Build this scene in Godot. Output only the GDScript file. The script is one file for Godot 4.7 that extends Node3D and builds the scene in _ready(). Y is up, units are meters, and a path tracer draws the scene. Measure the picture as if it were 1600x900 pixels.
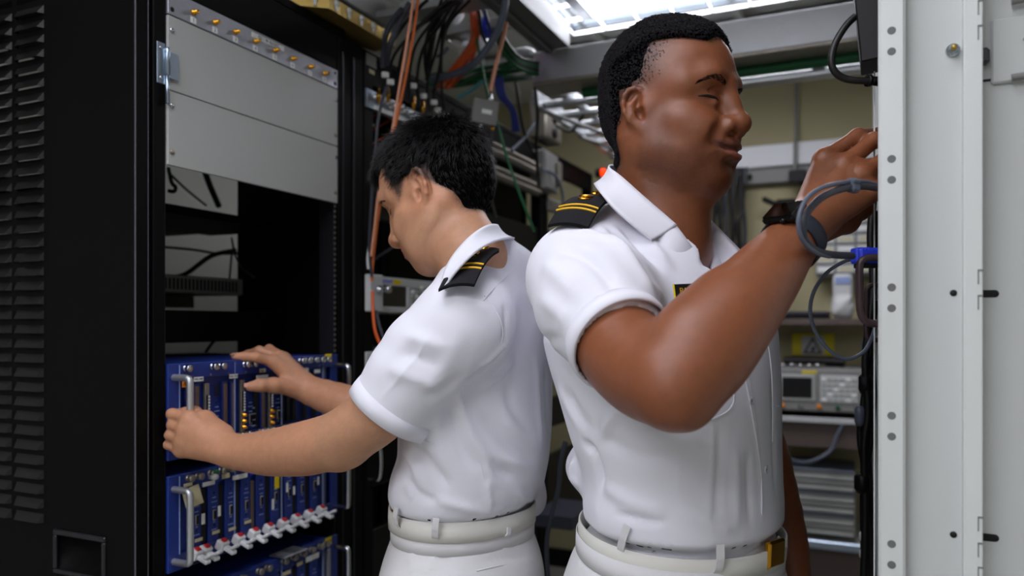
extends Node3D
func _ready() -> void:
	var cam := aim_camera()
	var look := CameraAttributesPhysical.new()
	look.frustum_focal_length = 28.0
	look.frustum_focus_distance = 1.08
	look.exposure_aperture = 3.2
	cam.attributes = look
	var world := WorldEnvironment.new()
	world.name = "world"
	var env := Environment.new()
	env.background_mode = Environment.BG_COLOR
	env.background_color = Color(0, 0, 0)
	env.tonemap_mode = Environment.TONE_MAPPER_LINEAR
	env.tonemap_exposure = 1.32
	env.sdfgi_enabled = true
	env.ssao_enabled = true
	env.ssil_enabled = true
	world.environment = env
	add_child(world)
	tex_fine = grain(0.08, true)
	tex_wear = grain(0.02, false, 0.65, 1.0, 3)
	make_mats()
	men_mats()
	lamp(1.47, 2.09, 0.0, 1.2, "ceiling_light", "bright recessed ceiling light of square cells, showing at the top of the picture", 1.7)
	lamp(-0.95, -0.35, 0.0, 1.2, "ceiling_light", "recessed ceiling light over the aisle, above the camera", 1.1)
	lamp(-2.25, -1.65, 0.0, 1.2, "ceiling_light", "recessed ceiling light just behind the camera", 2.6)
	lamp(-3.50, -2.90, 0.0, 1.2, "ceiling_light", "recessed ceiling light farthest behind the camera", 3.4)
	build_room()
	left_rack()
	all_chassis()
	far_racks()
	right_cabinet()
	far_wall()
	overhead()
	var t0 := Time.get_ticks_msec()
	man_at_cabinet()
	var t1 := Time.get_ticks_msec()
	man_at_rack()
	print("men ", t1 - t0, " ", Time.get_ticks_msec() - t1, " ms")
# ---------------------------------------------------------------- places
const EYE := Vector3(0, 1.35, 0)
const FOCAL := 1200.0
const ALONG := Vector3(0.414, 0, -0.9103)     # down the aisle
const OUT := Vector3(0.9103, 0, 0.414)        # from the left racks across the aisle
const CORNER := Vector3(-0.619, 0, -1.372)    # foot of the near front corner of the left rack
func at(px: float, py: float, d: float) -> Vector3:
	return EYE + Vector3((px - 800.0) / FOCAL * d, (505.0 - py) / FOCAL * d, -d)
func aim_camera(x0 := 0.0, y0 := 0.0, x1 := 1600.0, y1 := 900.0) -> Camera3D:
	var cam := Camera3D.new()
	cam.name = "camera"
	cam.position = EYE
	cam.near = 0.05
	cam.far = 50.0
	cam.projection = Camera3D.PROJECTION_FRUSTUM
	cam.size = (y1 - y0) / FOCAL * cam.near
	cam.frustum_offset = Vector2((x0 + x1) * 0.5 - 800.0, 505.0 - (y0 + y1) * 0.5) / FOCAL * cam.near
	add_child(cam)
	return cam

func smooth_line(pts: PackedVector3Array, each := 6) -> PackedVector3Array:
	var out := PackedVector3Array()
	for i in pts.size() - 1:
		var a := pts[maxi(i - 1, 0)]
		var d := pts[mini(i + 2, pts.size() - 1)]
		for k in each: out.append(pts[i].cubic_interpolate(pts[i + 1], a, d, float(k) / each))
	out.append(pts[-1])
	return out

func tube_into(st: SurfaceTool, pts: PackedVector3Array, rad: Array, sides := 8, each := 6) -> void:
	# a round cord through the points; rad holds one radius, or one per point
	var line := smooth_line(pts, each) if each > 1 else pts
	var m := line.size()
	var up := Vector3.UP
	var rings := []
	for i in m:
		var t := (line[mini(i + 1, m - 1)] - line[maxi(i - 1, 0)]).normalized()
		if i == 0: up = Vector3.RIGHT if absf(t.y) > 0.9 else Vector3.UP
		var x := up.cross(t).normalized()
		up = t.cross(x)
		var r: float = rad[0]
		if rad.size() > 1:
			var u := float(i) / (m - 1) * (rad.size() - 1)
			r = lerpf(rad[int(u)], rad[mini(int(u) + 1, rad.size() - 1)], u - int(u))
		var ring := PackedVector3Array()
		for k in sides: ring.append(line[i] + (x * cos(TAU * k / sides) + up * sin(TAU * k / sides)) * r)
		rings.append(ring)
	for i in m - 1:
		for k in sides:
			var k2 := (k + 1) % sides
			quad(st, rings[i][k], rings[i + 1][k], rings[i + 1][k2], rings[i][k2])
	st.set_smooth_group(-1)
	for k in range(1, sides - 1):
		tri(st, rings[0][0], rings[0][k], rings[0][k + 1])
		tri(st, rings[-1][0], rings[-1][k + 1], rings[-1][k])
	st.set_smooth_group(0)

func tri(st: SurfaceTool, a: Vector3, b: Vector3, c: Vector3) -> void:
	st.add_vertex(a); st.add_vertex(b); st.add_vertex(c)

func quad(st: SurfaceTool, a: Vector3, b: Vector3, c: Vector3, d: Vector3) -> void:
	tri(st, a, b, c)
	tri(st, a, c, d)

func begin() -> SurfaceTool:
	var st := SurfaceTool.new()
	st.begin(Mesh.PRIMITIVE_TRIANGLES)
	st.set_smooth_group(0)
	return st

func done(st: SurfaceTool) -> ArrayMesh:
	st.index()
	st.generate_normals()
	return st.commit()

func tube(pts: PackedVector3Array, rad: Array, sides := 8, each := 6) -> ArrayMesh:
	var st := begin()
	tube_into(st, pts, rad, sides, each)
	return done(st)
# ---------------------------------------------------------------- building blocks
var mats := {}
func room(a: float, y: float, b: float) -> Vector3:
	return CORNER + ALONG * a + OUT * b + Vector3(0, y, 0)
func room_turn() -> Basis:
	return Basis(ALONG, Vector3.UP, OUT).orthonormalized()

func tag(o: Node3D, label: String, category: String, group := "") -> Node3D:
	o.set_meta("label", label)
	o.set_meta("category", category)
	if group: o.set_meta("group", group)
	return o

func thing(called: String, label: String, category: String, a: float, y: float, b: float, group := "") -> Node3D:
	# x of the thing runs down the aisle, z out of the racks on the left
	var o := Node3D.new()
	o.name = called
	o.transform = Transform3D(room_turn(), room(a, y, b))
	add_child(o, true)
	return tag(o, label, category, group)

func structure(called: String, m: Mesh, mat: Material) -> MeshInstance3D:
	var o := part(called, m, mat, self)
	o.transform = Transform3D(room_turn(), CORNER)
	o.set_meta("kind", "structure")
	return o

func part(called: String, m: Mesh, mat: Material, parent: Node3D, where := Vector3.ZERO) -> MeshInstance3D:
	var o := MeshInstance3D.new()
	o.name = called
	o.mesh = m
	o.material_override = mat
	o.position = where
	parent.add_child(o, true)
	return o

func box_into(st: SurfaceTool, c: Vector3, s: Vector3, bev := 0.0, turn := Basis()) -> void:
	var h := s * 0.5
	var e := minf(bev, minf(h.x, minf(h.y, h.z)) * 0.9)
	st.set_smooth_group(-1)
	for ax in 3:
		var u := (ax + 1) % 3
		var w := (ax + 2) % 3
		for sg in [-1.0, 1.0]:
			var p := []
			for k in [[-1, -1], [1, -1], [1, 1], [-1, 1]]:
				var v := Vector3.ZERO
				v[ax] = sg * h[ax]; v[u] = k[0] * (h[u] - e); v[w] = k[1] * (h[w] - e)
				p.append(c + turn * v)
			if sg > 0: quad(st, p[0], p[3], p[2], p[1])
			else: quad(st, p[0], p[1], p[2], p[3])
		if e > 0.0:
			for s1 in [-1.0, 1.0]:
				for s2 in [-1.0, 1.0]:
					var p := []
					for k in [[0, -1], [0, 1], [1, 1], [1, -1]]:
						var v := Vector3.ZERO
						v[ax] = k[1] * (h[ax] - e)
						v[u] = s1 * (h[u] - (e if k[0] == 1 else 0.0))
						v[w] = s2 * (h[w] - (0.0 if k[0] == 1 else e))
						p.append(c + turn * v)
					if s1 * s2 > 0: quad(st, p[0], p[1], p[2], p[3])
					else: quad(st, p[0], p[3], p[2], p[1])
	if e > 0.0:
		for k in 8:
			var g := Vector3(1 if k & 1 else -1, 1 if k & 2 else -1, 1 if k & 4 else -1)
			var p := []
			for ax in 3:
				var v := g * (h - Vector3.ONE * e)
				v[ax] = g[ax] * h[ax]
				p.append(c + turn * v)
			if g.x * g.y * g.z > 0: tri(st, p[0], p[2], p[1])
			else: tri(st, p[0], p[1], p[2])
	st.set_smooth_group(0)

func box(c: Vector3, s: Vector3, bev := 0.0, turn := Basis()) -> ArrayMesh:
	var st := begin()
	box_into(st, c, s, bev, turn)
	return done(st)

func span(a0: float, a1: float, y0: float, y1: float, b0: float, b1: float, bev := 0.0) -> ArrayMesh:
	return box(Vector3((a0 + a1) * 0.5, (y0 + y1) * 0.5, (b0 + b1) * 0.5), Vector3(absf(a1 - a0), absf(y1 - y0), absf(b1 - b0)), bev)

func span_into(st: SurfaceTool, a0: float, a1: float, y0: float, y1: float, b0: float, b1: float, bev := 0.0) -> void:
	box_into(st, Vector3((a0 + a1) * 0.5, (y0 + y1) * 0.5, (b0 + b1) * 0.5), Vector3(absf(a1 - a0), absf(y1 - y0), absf(b1 - b0)), bev)

func lathe_into(st: SurfaceTool, profile: Array, sides := 16, t := Transform3D()) -> void:
	# profile of [radius, height] turned about y, from the bottom up
	for i in profile.size() - 1:
		var p: Array = profile[i]
		var q: Array = profile[i + 1]
		st.set_smooth_group(-1 if p.size() > 2 else 0)
		for k in sides:
			var x := TAU * k / sides
			var y := TAU * (k + 1) / sides
			var a := t * Vector3(cos(x) * p[0], p[1], sin(x) * p[0])
			var b := t * Vector3(cos(y) * p[0], p[1], sin(y) * p[0])
			var c := t * Vector3(cos(y) * q[0], q[1], sin(y) * q[0])
			var d := t * Vector3(cos(x) * q[0], q[1], sin(x) * q[0])
			if p[0] < 1e-6: tri(st, a, c, d)
			elif q[0] < 1e-6: tri(st, a, b, d)
			else: quad(st, a, b, c, d)
	st.set_smooth_group(0)

func lathe(profile: Array, sides := 16, t := Transform3D()) -> ArrayMesh:
	var st := begin()
	lathe_into(st, profile, sides, t)
	return done(st)

func facing(d: Vector3) -> Basis:
	# y turned to d
	d = d.normalized()
	var x := d.cross(Vector3(0, 0, 1) if absf(d.z) < 0.9 else Vector3(1, 0, 0)).normalized()
	return Basis(x, d, x.cross(d))

func plug(r: float, h: float, at_: Vector3, d: Vector3, sides := 10) -> Transform3D:
	return Transform3D(facing(d) * Basis.from_scale(Vector3(r, h, r)), at_)

func points(list: Array) -> PackedVector3Array:
	# [x, y, distance] of the picture -> points of the world
	var out := PackedVector3Array()
	for p in list: out.append(at(p[0], p[1], p[2]))
	return out

func letters(parent: Node3D, called: String, text: String, high: float, where: Transform3D, mat: Material, font := "Droid Sans", deep := 0.0006) -> MeshInstance3D:
	var m := TextMesh.new()
	m.text = text
	var f := SystemFont.new()
	f.font_names = PackedStringArray([font])
	m.font = f
	m.font_size = 32
	m.pixel_size = high / 23.0
	m.depth = deep
	m.curve_step = 2.0
	var o := MeshInstance3D.new()
	o.name = called
	o.mesh = m
	o.material_override = mat
	o.transform = where
	parent.add_child(o, true)
	return o

func mat(key: String, c := Color.WHITE, rough := 0.6, metal := 0.0) -> StandardMaterial3D:
	if mats.has(key): return mats[key]
	var m := StandardMaterial3D.new()
	m.resource_name = key
	m.albedo_color = c
	m.roughness = rough
	m.metallic = metal
	mats[key] = m
	return m

func grain(freq: float, as_bump: bool, lo := 0.0, hi := 1.0, seed_ := 1, octaves := 4) -> NoiseTexture2D:
	var n := FastNoiseLite.new()
	n.seed = seed_
	n.frequency = freq
	n.fractal_octaves = octaves
	var t := NoiseTexture2D.new()
	t.width = 512; t.height = 512
	t.seamless = true
	t.noise = n
	if not as_bump:
		var g := Gradient.new()
		g.set_color(0, Color(lo, lo, lo)); g.set_color(1, Color(hi, hi, hi))
		t.color_ramp = g
	return t
# ---------------------------------------------------------------- the room
const HIGH := 2.6
func make_mats() -> void:
	mat("black_steel", Color(0.032, 0.032, 0.036), 0.55).metallic_specular = 0.22
	mat("black_edge", Color(0.10, 0.10, 0.12), 0.35)
	mat("louver_black", Color(0.06, 0.06, 0.068), 0.4)
	mat("worn_edge", Color(0.30, 0.30, 0.33), 0.35)
	mat("black_plastic", Color(0.035, 0.035, 0.038), 0.45).metallic_specular = 0.35
	mat("panel_grey", Color(0.69, 0.70, 0.685), 0.45)
	mat("silver", Color(0.68, 0.69, 0.72), 0.38, 0.75)
	mat("chrome", Color(0.83, 0.84, 0.86), 0.16, 1.0)
	mat("zinc", Color(0.66, 0.72, 0.78), 0.32, 0.9)
	mat("gold", Color(0.86, 0.62, 0.20), 0.22, 1.0)
	mat("brass", Color(0.70, 0.60, 0.34), 0.36, 0.9)
	mat("blue_panel", Color(0.095, 0.19, 0.50), 0.45)
	mat("blue_dark", Color(0.07, 0.14, 0.40), 0.45)
	mat("slot_black", Color(0.012, 0.012, 0.014), 0.7)
	mat("hole_grey", Color(0.43, 0.44, 0.44), 0.8)
	mat("slot_cover", Color(0.47, 0.40, 0.36), 0.4, 0.6)
	mat("tin", Color(0.62, 0.60, 0.56), 0.35, 0.85)
	mat("white_plastic", Color(0.86, 0.87, 0.88), 0.4)
	mat("red_plastic", Color(0.72, 0.05, 0.07), 0.4)
	mat("label_white", Color(0.93, 0.94, 0.93), 0.7)
	mat("label_cream", Color(0.80, 0.77, 0.62), 0.8)
	mat("label_yellow", Color(0.90, 0.80, 0.04), 0.7)
	mat("label_orange", Color(0.95, 0.56, 0.05), 0.7)
	mat("ink", Color(0.05, 0.05, 0.06), 0.8)
	mat("ink_pale", Color(0.55, 0.62, 0.80), 0.7)
	mat("ink_grey", Color(0.35, 0.37, 0.40), 0.8)
	mat("wall_beige", Color(0.67, 0.64, 0.50), 0.85)
	mat("wall_pale", Color(0.72, 0.73, 0.69), 0.85)
	mat("ceiling_tile", Color(0.80, 0.80, 0.78), 0.9)
	mat("ceiling_bar", Color(0.82, 0.82, 0.82), 0.5)
	mat("aluminium", Color(0.77, 0.78, 0.79), 0.34, 0.85)
	mat("tray_metal", Color(0.50, 0.51, 0.51), 0.42, 0.7)
	mat("cable_rust", Color(0.62, 0.22, 0.08), 0.5)
	mat("cable_dark_green", Color(0.02, 0.24, 0.14), 0.5)
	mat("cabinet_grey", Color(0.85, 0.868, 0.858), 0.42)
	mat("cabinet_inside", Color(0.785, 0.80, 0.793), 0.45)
	mat("cable_black", Color(0.035, 0.035, 0.04), 0.45)
	mat("cable_grey", Color(0.34, 0.37, 0.43), 0.4)
	mat("cable_dark_grey", Color(0.21, 0.22, 0.26), 0.4)
	mat("cable_green", Color(0.03, 0.38, 0.20), 0.45)
	mat("cable_teal", Color(0.20, 0.50, 0.52), 0.45)
	mat("cable_blue", Color(0.16, 0.22, 0.55), 0.45)
	mat("cable_orange", Color(0.85, 0.36, 0.10), 0.45)
	mat("cable_amber", Color(0.90, 0.47, 0.22), 0.45)
	mat("cable_copper", Color(0.88, 0.62, 0.50), 0.4)
	mat("plug_blue", Color(0.16, 0.26, 0.88), 0.42)
	mat("handle_brown", Color(0.25, 0.19, 0.20), 0.38)
	mat("shelf_brown", Color(0.36, 0.31, 0.29), 0.6)
	mat("gear_grey", Color(0.52, 0.52, 0.51), 0.55)
	mat("gear_pale", Color(0.78, 0.79, 0.79), 0.5)
	mat("screen_dark", Color(0.03, 0.035, 0.05), 0.25)
	mat("floor_tile", Color(0.58, 0.57, 0.54), 0.5)
	mat("sign_yellow", Color(0.88, 0.82, 0.05), 0.6)
	var g := mat("lens", Color(0.93, 0.96, 1.0), 0.5)
	g.emission_enabled = true
	g.emission = Color(0.86, 0.93, 1.0)
	g.emission_energy_multiplier = 0.62
	var r := mat("pilot_red", Color(1.0, 0.25, 0.05), 0.4)
	r.emission_enabled = true
	r.emission = Color(1.0, 0.20, 0.03)
	r.emission_energy_multiplier = 1.6
	for k in ["black_steel", "panel_grey", "cabinet_grey", "cabinet_inside", "blue_panel", "blue_dark"]:
		mats[k].heightmap_enabled = true
		mats[k].heightmap_texture = tex_fine
		mats[k].heightmap_scale = 0.012
		mats[k].uv1_triplanar = true
		mats[k].uv1_scale = Vector3.ONE * 14.0
	for k in ["wall_beige", "wall_pale", "ceiling_tile"]:
		mats[k].heightmap_enabled = true
		mats[k].heightmap_texture = tex_fine
		mats[k].heightmap_scale = 0.08
		mats[k].uv1_triplanar = true
		mats[k].uv1_scale = Vector3.ONE * 2.0
	for k in ["aluminium", "silver", "brass", "slot_cover", "tin"]:
		mats[k].roughness_texture = tex_wear
		mats[k].uv1_triplanar = true
		mats[k].uv1_scale = Vector3(5, 5, 5)
		mats[k].roughness = minf(1.0, mats[k].roughness * 1.5)

var tex_fine: NoiseTexture2D
var tex_wear: NoiseTexture2D

func lamp(a0: float, a1: float, b0: float, b1: float, called: String, label: String, power: float) -> void:
	# a recessed ceiling light: tray, frame, lens of square cells, and the light itself
	var o := thing(called, label, "ceiling light", (a0 + a1) * 0.5, HIGH, (b0 + b1) * 0.5)
	var w := a1 - a0
	var d := b1 - b0
	var st := begin()
	for s in [-1.0, 1.0]:
		box_into(st, Vector3(s * (w * 0.5 - 0.012), 0.0, 0), Vector3(0.024, 0.03, d), 0.003)
		box_into(st, Vector3(0, 0.0, s * (d * 0.5 - 0.012)), Vector3(w - 0.048, 0.03, 0.024), 0.003)
	part("frame", done(st), mats.aluminium, o)
	var na := int(round(w / 0.15))
	var nb := int(round(d / 0.15))
	var cell_mesh := box(Vector3.ZERO, Vector3((w - 0.05) / na - 0.004, 0.006, (d - 0.05) / nb - 0.004), 0.0025)
	for i in na:
		for k in nb:
			part("lens_cell", cell_mesh, mats.lens, o, Vector3(-w * 0.5 + 0.025 + (i + 0.5) * (w - 0.05) / na, 0.008, -d * 0.5 + 0.025 + (k + 0.5) * (d - 0.05) / nb))
	var lv := begin()
	for i in na + 1: box_into(lv, Vector3(-w * 0.5 + 0.025 + i * (w - 0.05) / na, -0.030, 0), Vector3(0.005, 0.014, d - 0.04))
	for k in nb + 1: box_into(lv, Vector3(0, -0.030, -d * 0.5 + 0.025 + k * (d - 0.05) / nb), Vector3(w - 0.04, 0.014, 0.005))
	part("louver_grid", done(lv), mats.aluminium, o)
	part("housing", box(Vector3(0, 0.06, 0), Vector3(w, 0.09, d), 0.0), mats.white_plastic, o)
	var l := AreaLight3D.new()
	l.name = called + "_light"
	l.area_size = Vector2(w - 0.06, d - 0.06)
	l.area_normalize_energy = true
	l.light_energy = power
	l.light_color = Color(0.975, 0.965, 1.0)
	l.shadow_enabled = true
	l.position = Vector3(0, -0.018, 0)
	l.rotation = Vector3(-PI / 2, 0, 0)
	o.add_child(l)

func build_room() -> void:
	structure("floor", span(-4.8, 3.1, -0.1, 0.0, -1.3, 2.7), mats.floor_tile)
	structure("wall_left", span(-4.8, 3.1, 0.0, HIGH + 0.2, -1.3, -1.15), mats.wall_pale)
	structure("wall_right", span(-4.8, 3.1, 0.0, HIGH + 0.2, 2.5, 2.65), mats.wall_pale)
	structure("wall_far", span(3.0, 3.15, 0.0, HIGH + 0.2, -1.15, 2.5), mats.wall_beige)
	structure("wall_near", span(-4.8, -4.65, 0.0, HIGH + 0.2, -1.15, 2.5), mats.wall_pale)
	var c := structure("ceiling", span(-4.65, 3.0, HIGH + 0.05, HIGH + 0.15, -1.15, 2.5), mats.ceiling_tile)
	# hung ceiling: bars and tiles, open where the lights are
	var holes := [[1.47, 2.09, 0.0, 1.2], [-0.95, -0.35, 0.0, 1.2], [-2.25, -1.65, 0.0, 1.2], [-3.5, -2.9, 0.0, 1.2]]
	var na := 12
	for i in na:
		for k in 6:
			var a := -4.54 + 0.628 * i
			var b := -1.15 + 0.608 * k
			var free := true
			for h in holes:
				if a + 0.55 > h[0] and a < h[1] - 0.05 and b + 0.55 > h[2] and b < h[3] - 0.05: free = false
			if free: part("ceiling_tile", span(a + 0.012, a + 0.616, HIGH - 0.004, HIGH + 0.012, b + 0.012, b + 0.596, 0.004), mats.ceiling_tile, c)
	var st := begin()
	for i in na + 1: span_into(st, -4.54 + 0.628 * i - 0.012, -4.54 + 0.628 * i + 0.012, HIGH + 0.0, HIGH + 0.03, -1.15, 2.5)
	for k in 7: span_into(st, -4.65, 3.0, HIGH + 0.001, HIGH + 0.029, -1.15 + 0.608 * k - 0.012, -1.15 + 0.608 * k + 0.012)
	part("ceiling_grid", done(st), mats.ceiling_bar, c)
	part("baseboard", span(2.985, 3.0, 0.0, 0.1, -1.15, 2.5, 0.004), mats.black_plastic, self).set_meta("kind", "structure")
	get_child(get_child_count() - 1).name = "baseboard_far"
	get_child(get_child_count() - 1).transform = Transform3D(room_turn(), CORNER)

# ---------------------------------------------------------------- left rack
func rack_frame(o: Node3D, w: float, deep: float, high: float) -> void:
	var m: Material = mats.black_steel
	for x in [0.0, w]:
		var post := begin()
		var s := 1.0 if x == 0.0 else -1.0
		span_into(post, x - s * 0.026, x, 0.02, high, -0.03, 0.0, 0.002)
		part("front_post", done(post), m, o)
		var rail := begin()
		span_into(rail, x + s * 0.001, x + s * 0.004, 0.06, high - 0.1, -0.05, -0.004, 0.001)
		part("mounting_rail", done(rail), mats.black_edge, o)
		part("rear_post", span(x - s * 0.026, x + s * 0.01, 0.02, high, -deep, -deep + 0.04, 0.002), m, o)
	part("top_panel", span(-0.03, w + 0.03, high, high + 0.02, -deep, 0.0, 0.002), m, o)
	part("top_fascia", span(0.0, w, high - 0.085, high, -0.025, -0.001, 0.002), m, o)
	part("plinth", span(-0.03, w + 0.03, 0.0, 0.06, -deep, 0.0, 0.002), m, o)

func left_rack() -> void:
	var o := thing("equipment_rack", "tall black steel rack with a louvred side panel, nearest the camera", "rack", 0, 0, 0)
	rack_frame(o, 0.494, 0.82, 2.035)
	# side panel with its slots and hoods
	var face := -0.062
	var cols := [[-0.239, -0.316], [-0.331, -0.408], [-0.423, -0.500], [-0.515, -0.592]]
	var rows := 36
	var y0 := 0.995
	var step := 0.0268
	var st := begin()
	span_into(st, face, face + 0.003, 0.03, y0 - 0.012, -0.80, -0.205)
	span_into(st, face, face + 0.003, 1.0, y0 + step * rows, -0.239, -0.205)
	span_into(st, face, face + 0.003, 0.03, 0.90, -0.205, -0.004)
	span_into(st, face, face + 0.003, 0.97, 2.035, -0.205, -0.004)
	span_into(st, face, face + 0.003, 0.90, 0.97, -0.078, -0.004)
	span_into(st, face, face + 0.003, y0 + step * rows, 2.035, -0.80, -0.205)
	span_into(st, face, face + 0.003, y0 - 0.012, y0 + step * rows, -0.80, -0.592)
	span_into(st, face, face + 0.003, y0 - 0.012, 1.0, -0.239, -0.205)
	for c in 3: span_into(st, face, face + 0.003, y0 - 0.012, y0 + step * rows, cols[c + 1][0], cols[c][1])
	for c in cols:
		for r in rows: span_into(st, face, face + 0.003, y0 + step * r, y0 + step * r + step - 0.012, c[1], c[0])
	var panel := part("side_panel", done(st), mats.black_steel, o)
	# hood: out at the foot, open below
	st = begin()
	var l := 0.077
	var reach := 0.010
	var hi := 0.0155
	var p := [Vector3(0, hi, 0), Vector3(0, hi, -l), Vector3(-reach, 0, -l + 0.006), Vector3(-reach, 0, -0.006), Vector3(0, 0, 0), Vector3(0, 0, -l)]
	for k in 2:
		var sh := Vector3(0.0013, -0.0005, 0) * k
		var q := []
		for v in p: q.append(v + sh)
		st.set_smooth_group(-1)
		if k == 0:
			quad(st, q[0], q[3], q[2], q[1]); tri(st, q[0], q[4], q[3]); tri(st, q[1], q[2], q[5])
		else:
			quad(st, q[0], q[1], q[2], q[3]); tri(st, q[0], q[3], q[4]); tri(st, q[1], q[5], q[2])
	st.set_smooth_group(0)
	var hood := done(st)
	for c in cols:
		for r in rows: part("louver", hood, mats.louver_black, panel, Vector3(face, y0 + step * r - 0.012, c[0]))
	# pull recess low on the panel
	st = begin()
	span_into(st, face - 0.004, face + 0.002, 0.965, 0.975, -0.21, -0.073, 0.002)
	span_into(st, face - 0.004, face + 0.002, 0.895, 0.903, -0.21, -0.073, 0.002)
	span_into(st, face - 0.004, face + 0.002, 0.903, 0.965, -0.21, -0.201, 0.002)
	span_into(st, face - 0.004, face + 0.002, 0.903, 0.965, -0.082, -0.073, 0.002)
	part("pull_frame", done(st), mats.black_edge, o)
	st = begin()
	quad(st, Vector3(face + 0.003, 0.90, -0.205), Vector3(face + 0.045, 0.945, -0.195), Vector3(face + 0.045, 0.945, -0.088), Vector3(face + 0.003, 0.90, -0.078))
	quad(st, Vector3(face + 0.003, 0.97, -0.205), Vector3(face + 0.003, 0.97, -0.078), Vector3(face + 0.045, 0.945, -0.088), Vector3(face + 0.045, 0.945, -0.195))
	tri(st, Vector3(face + 0.003, 0.97, -0.205), Vector3(face + 0.045, 0.945, -0.195), Vector3(face + 0.003, 0.90, -0.205))
	tri(st, Vector3(face + 0.003, 0.97, -0.078), Vector3(face + 0.003, 0.90, -0.078), Vector3(face + 0.045, 0.945, -0.088))
	part("pull_cup", done(st), mats.black_steel, o)
	part("corner_trim", span(-0.064, -0.037, 0.02, 2.035, -0.012, 0.0015, 0.002), mats.black_steel, o)
	part("worn_edge", span(-0.0640, -0.0622, 0.02, 2.035, -0.002, 0.0022, 0.0006), mats.worn_edge, o)
	part("worn_edge", span(-0.0385, -0.0368, 0.02, 2.035, -0.002, 0.0022, 0.0006), mats.worn_edge, o)
	part("inner_panel", span(0.545, 0.549, 0.06, 2.0, -0.36, -0.03), mats.black_steel, o)
	# hinge on the near post
	var hin := part("hinge", span(-0.020, -0.003, 1.775, 1.848, 0.0, 0.0025, 0.0006), mats.zinc, o)
	part("hinge_leaf", span(0.002, 0.022, 1.787, 1.835, 0.006, 0.0085, 0.0006), mats.zinc, hin)
	part("knuckle", lathe([[0.0, 1.793], [0.0045, 1.793], [0.0045, 1.838], [0.003, 1.842], [0.0, 1.842]], 14, Transform3D(Basis(), Vector3(0.0, 0, 0.005))), mats.zinc, hin)
	part("pin", lathe([[0.0, 1.742], [0.0035, 1.742], [0.0035, 1.793], [0.0, 1.793]], 12, Transform3D(Basis(), Vector3(0.0, 0, 0.005))), mats.zinc, hin)
	var sc := lathe([[0.0, 0.0], [0.0035, 0.0], [0.003, 0.0014], [0.0, 0.0018]], 10, plug(1, 1, Vector3.ZERO, Vector3(0, 0, 1)))
	for y in [1.785, 1.838]: part("screw", sc, mats.chrome, hin, Vector3(-0.012, y, 0.0025))
	# holes of the far mounting rail
	st = begin()
	for i in 74:
		var y := 0.98 + i * 0.0127
		span_into(st, 0.4865, 0.4925, y - 0.0025, y + 0.0025, -0.0042, -0.0032)
	part("rail_holes", done(st), mats.tin, o).set_meta("kind", "stuff")
	part("trim_line", span(0.512, 0.516, 0.06, 2.0, -0.001, 0.003, 0.001), mats.black_edge, o)
	part("trim_line", span(0.554, 0.560, 0.06, 2.0, -0.001, 0.003, 0.001), mats.black_edge, o)
	part("front_flange", span(0.494, 0.598, 0.03, 2.04, -0.03, -0.001, 0.001), mats.black_steel, o)

	# panels screwed into the top of it
	var grp := "blank panels in the near rack"
	for k in 2:
		var y := 1.633 + 0.1352 * k
		var t := thing("blank_panel", "upper blank grey panel, just under the strip of gold connectors" if k == 1 else "lower blank grey panel, above the open bay of the near rack", "panel", 0, y, 0, grp)
		part("plate", span(0.003, 0.4915, 0.0008, 0.1340, -0.003, 0.003, 0.0008), mats.panel_grey, t)
		for x in [0.011, 0.4835]:
			for yy in [0.025, 0.108]:
				part("screw", lathe([[0.0, 0.0], [0.0048, 0.0], [0.0044, 0.0022], [0.0, 0.003]], 12, plug(1, 1, Vector3.ZERO, Vector3(0, 0, 1))), mats.chrome if yy > 0.05 else mats.tin, t, Vector3(x, yy, 0.003))
	var pp := thing("patch_panel", "silver connector strip with eight numbered gold jacks, top of the near rack", "patch panel", 0, 1.9045, 0)
	part("plate", span(0.003, 0.4915, 0, 0.0435, -0.003, 0.003, 0.0008), mats.silver, pp)
	for x in [0.012, 0.4825]:
		part("slot_hole", lathe([[0.0, 0.0], [0.0045, 0.0], [0.0045, 0.0008], [0.0, 0.0008]], 12, plug(1, 1, Vector3.ZERO, Vector3(0, 0, 1))), mats.slot_black, pp, Vector3(x, 0.010, 0.0026))
		part("slot_hole", lathe([[0.0, 0.0], [0.0035, 0.0], [0.0035, 0.0008], [0.0, 0.0008]], 12, plug(1, 1, Vector3.ZERO, Vector3(0, 0, 1))), mats.slot_black, pp, Vector3(x, 0.035, 0.0026))
	var xs := [0.060, 0.112, 0.165, 0.220, 0.277, 0.333, 0.391, 0.442]
	for k in 8:
		var j := part("jack", lathe([[0.0, 0.0], [0.0052, 0.0], [0.0052, 0.003], [0.0036, 0.0035], [0.0036, 0.012], [0.0026, 0.0125], [0.0024, 0.009], [0.0, 0.009]], 12, plug(1, 1, Vector3.ZERO, Vector3(0, 0, 1))), mats.gold, pp, Vector3(xs[k], 0.022, 0.003))
		var lb := part("number_label", span(-0.0065, 0.0065, -0.0055, 0.0055, 0.0, 0.0006), mats.label_white, pp, Vector3(xs[k], 0.0075, 0.003))
		letters(lb, "number", str(k + 1), 0.006, Transform3D(Basis(), Vector3(0, 0, 0.0008)), mats.ink_grey)
	var tl := part("title_label", span(-0.048, 0.048, -0.005, 0.005, 0.0, 0.0006), mats.label_white, pp, Vector3(0.258, 0.0335, 0.003))
	letters(tl, "title", "PXI 1 RF IN/OUT", 0.006, Transform3D(Basis(), Vector3(0, 0, 0.0008)), mats.ink_grey)

	# bays seen in the open middle
	var sh := thing("rack_shelf", "upper black steel shelf in the open bay, under the blank panels", "shelf", 0, 1.583, -0.6, "dark shelves in the open bay")
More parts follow.
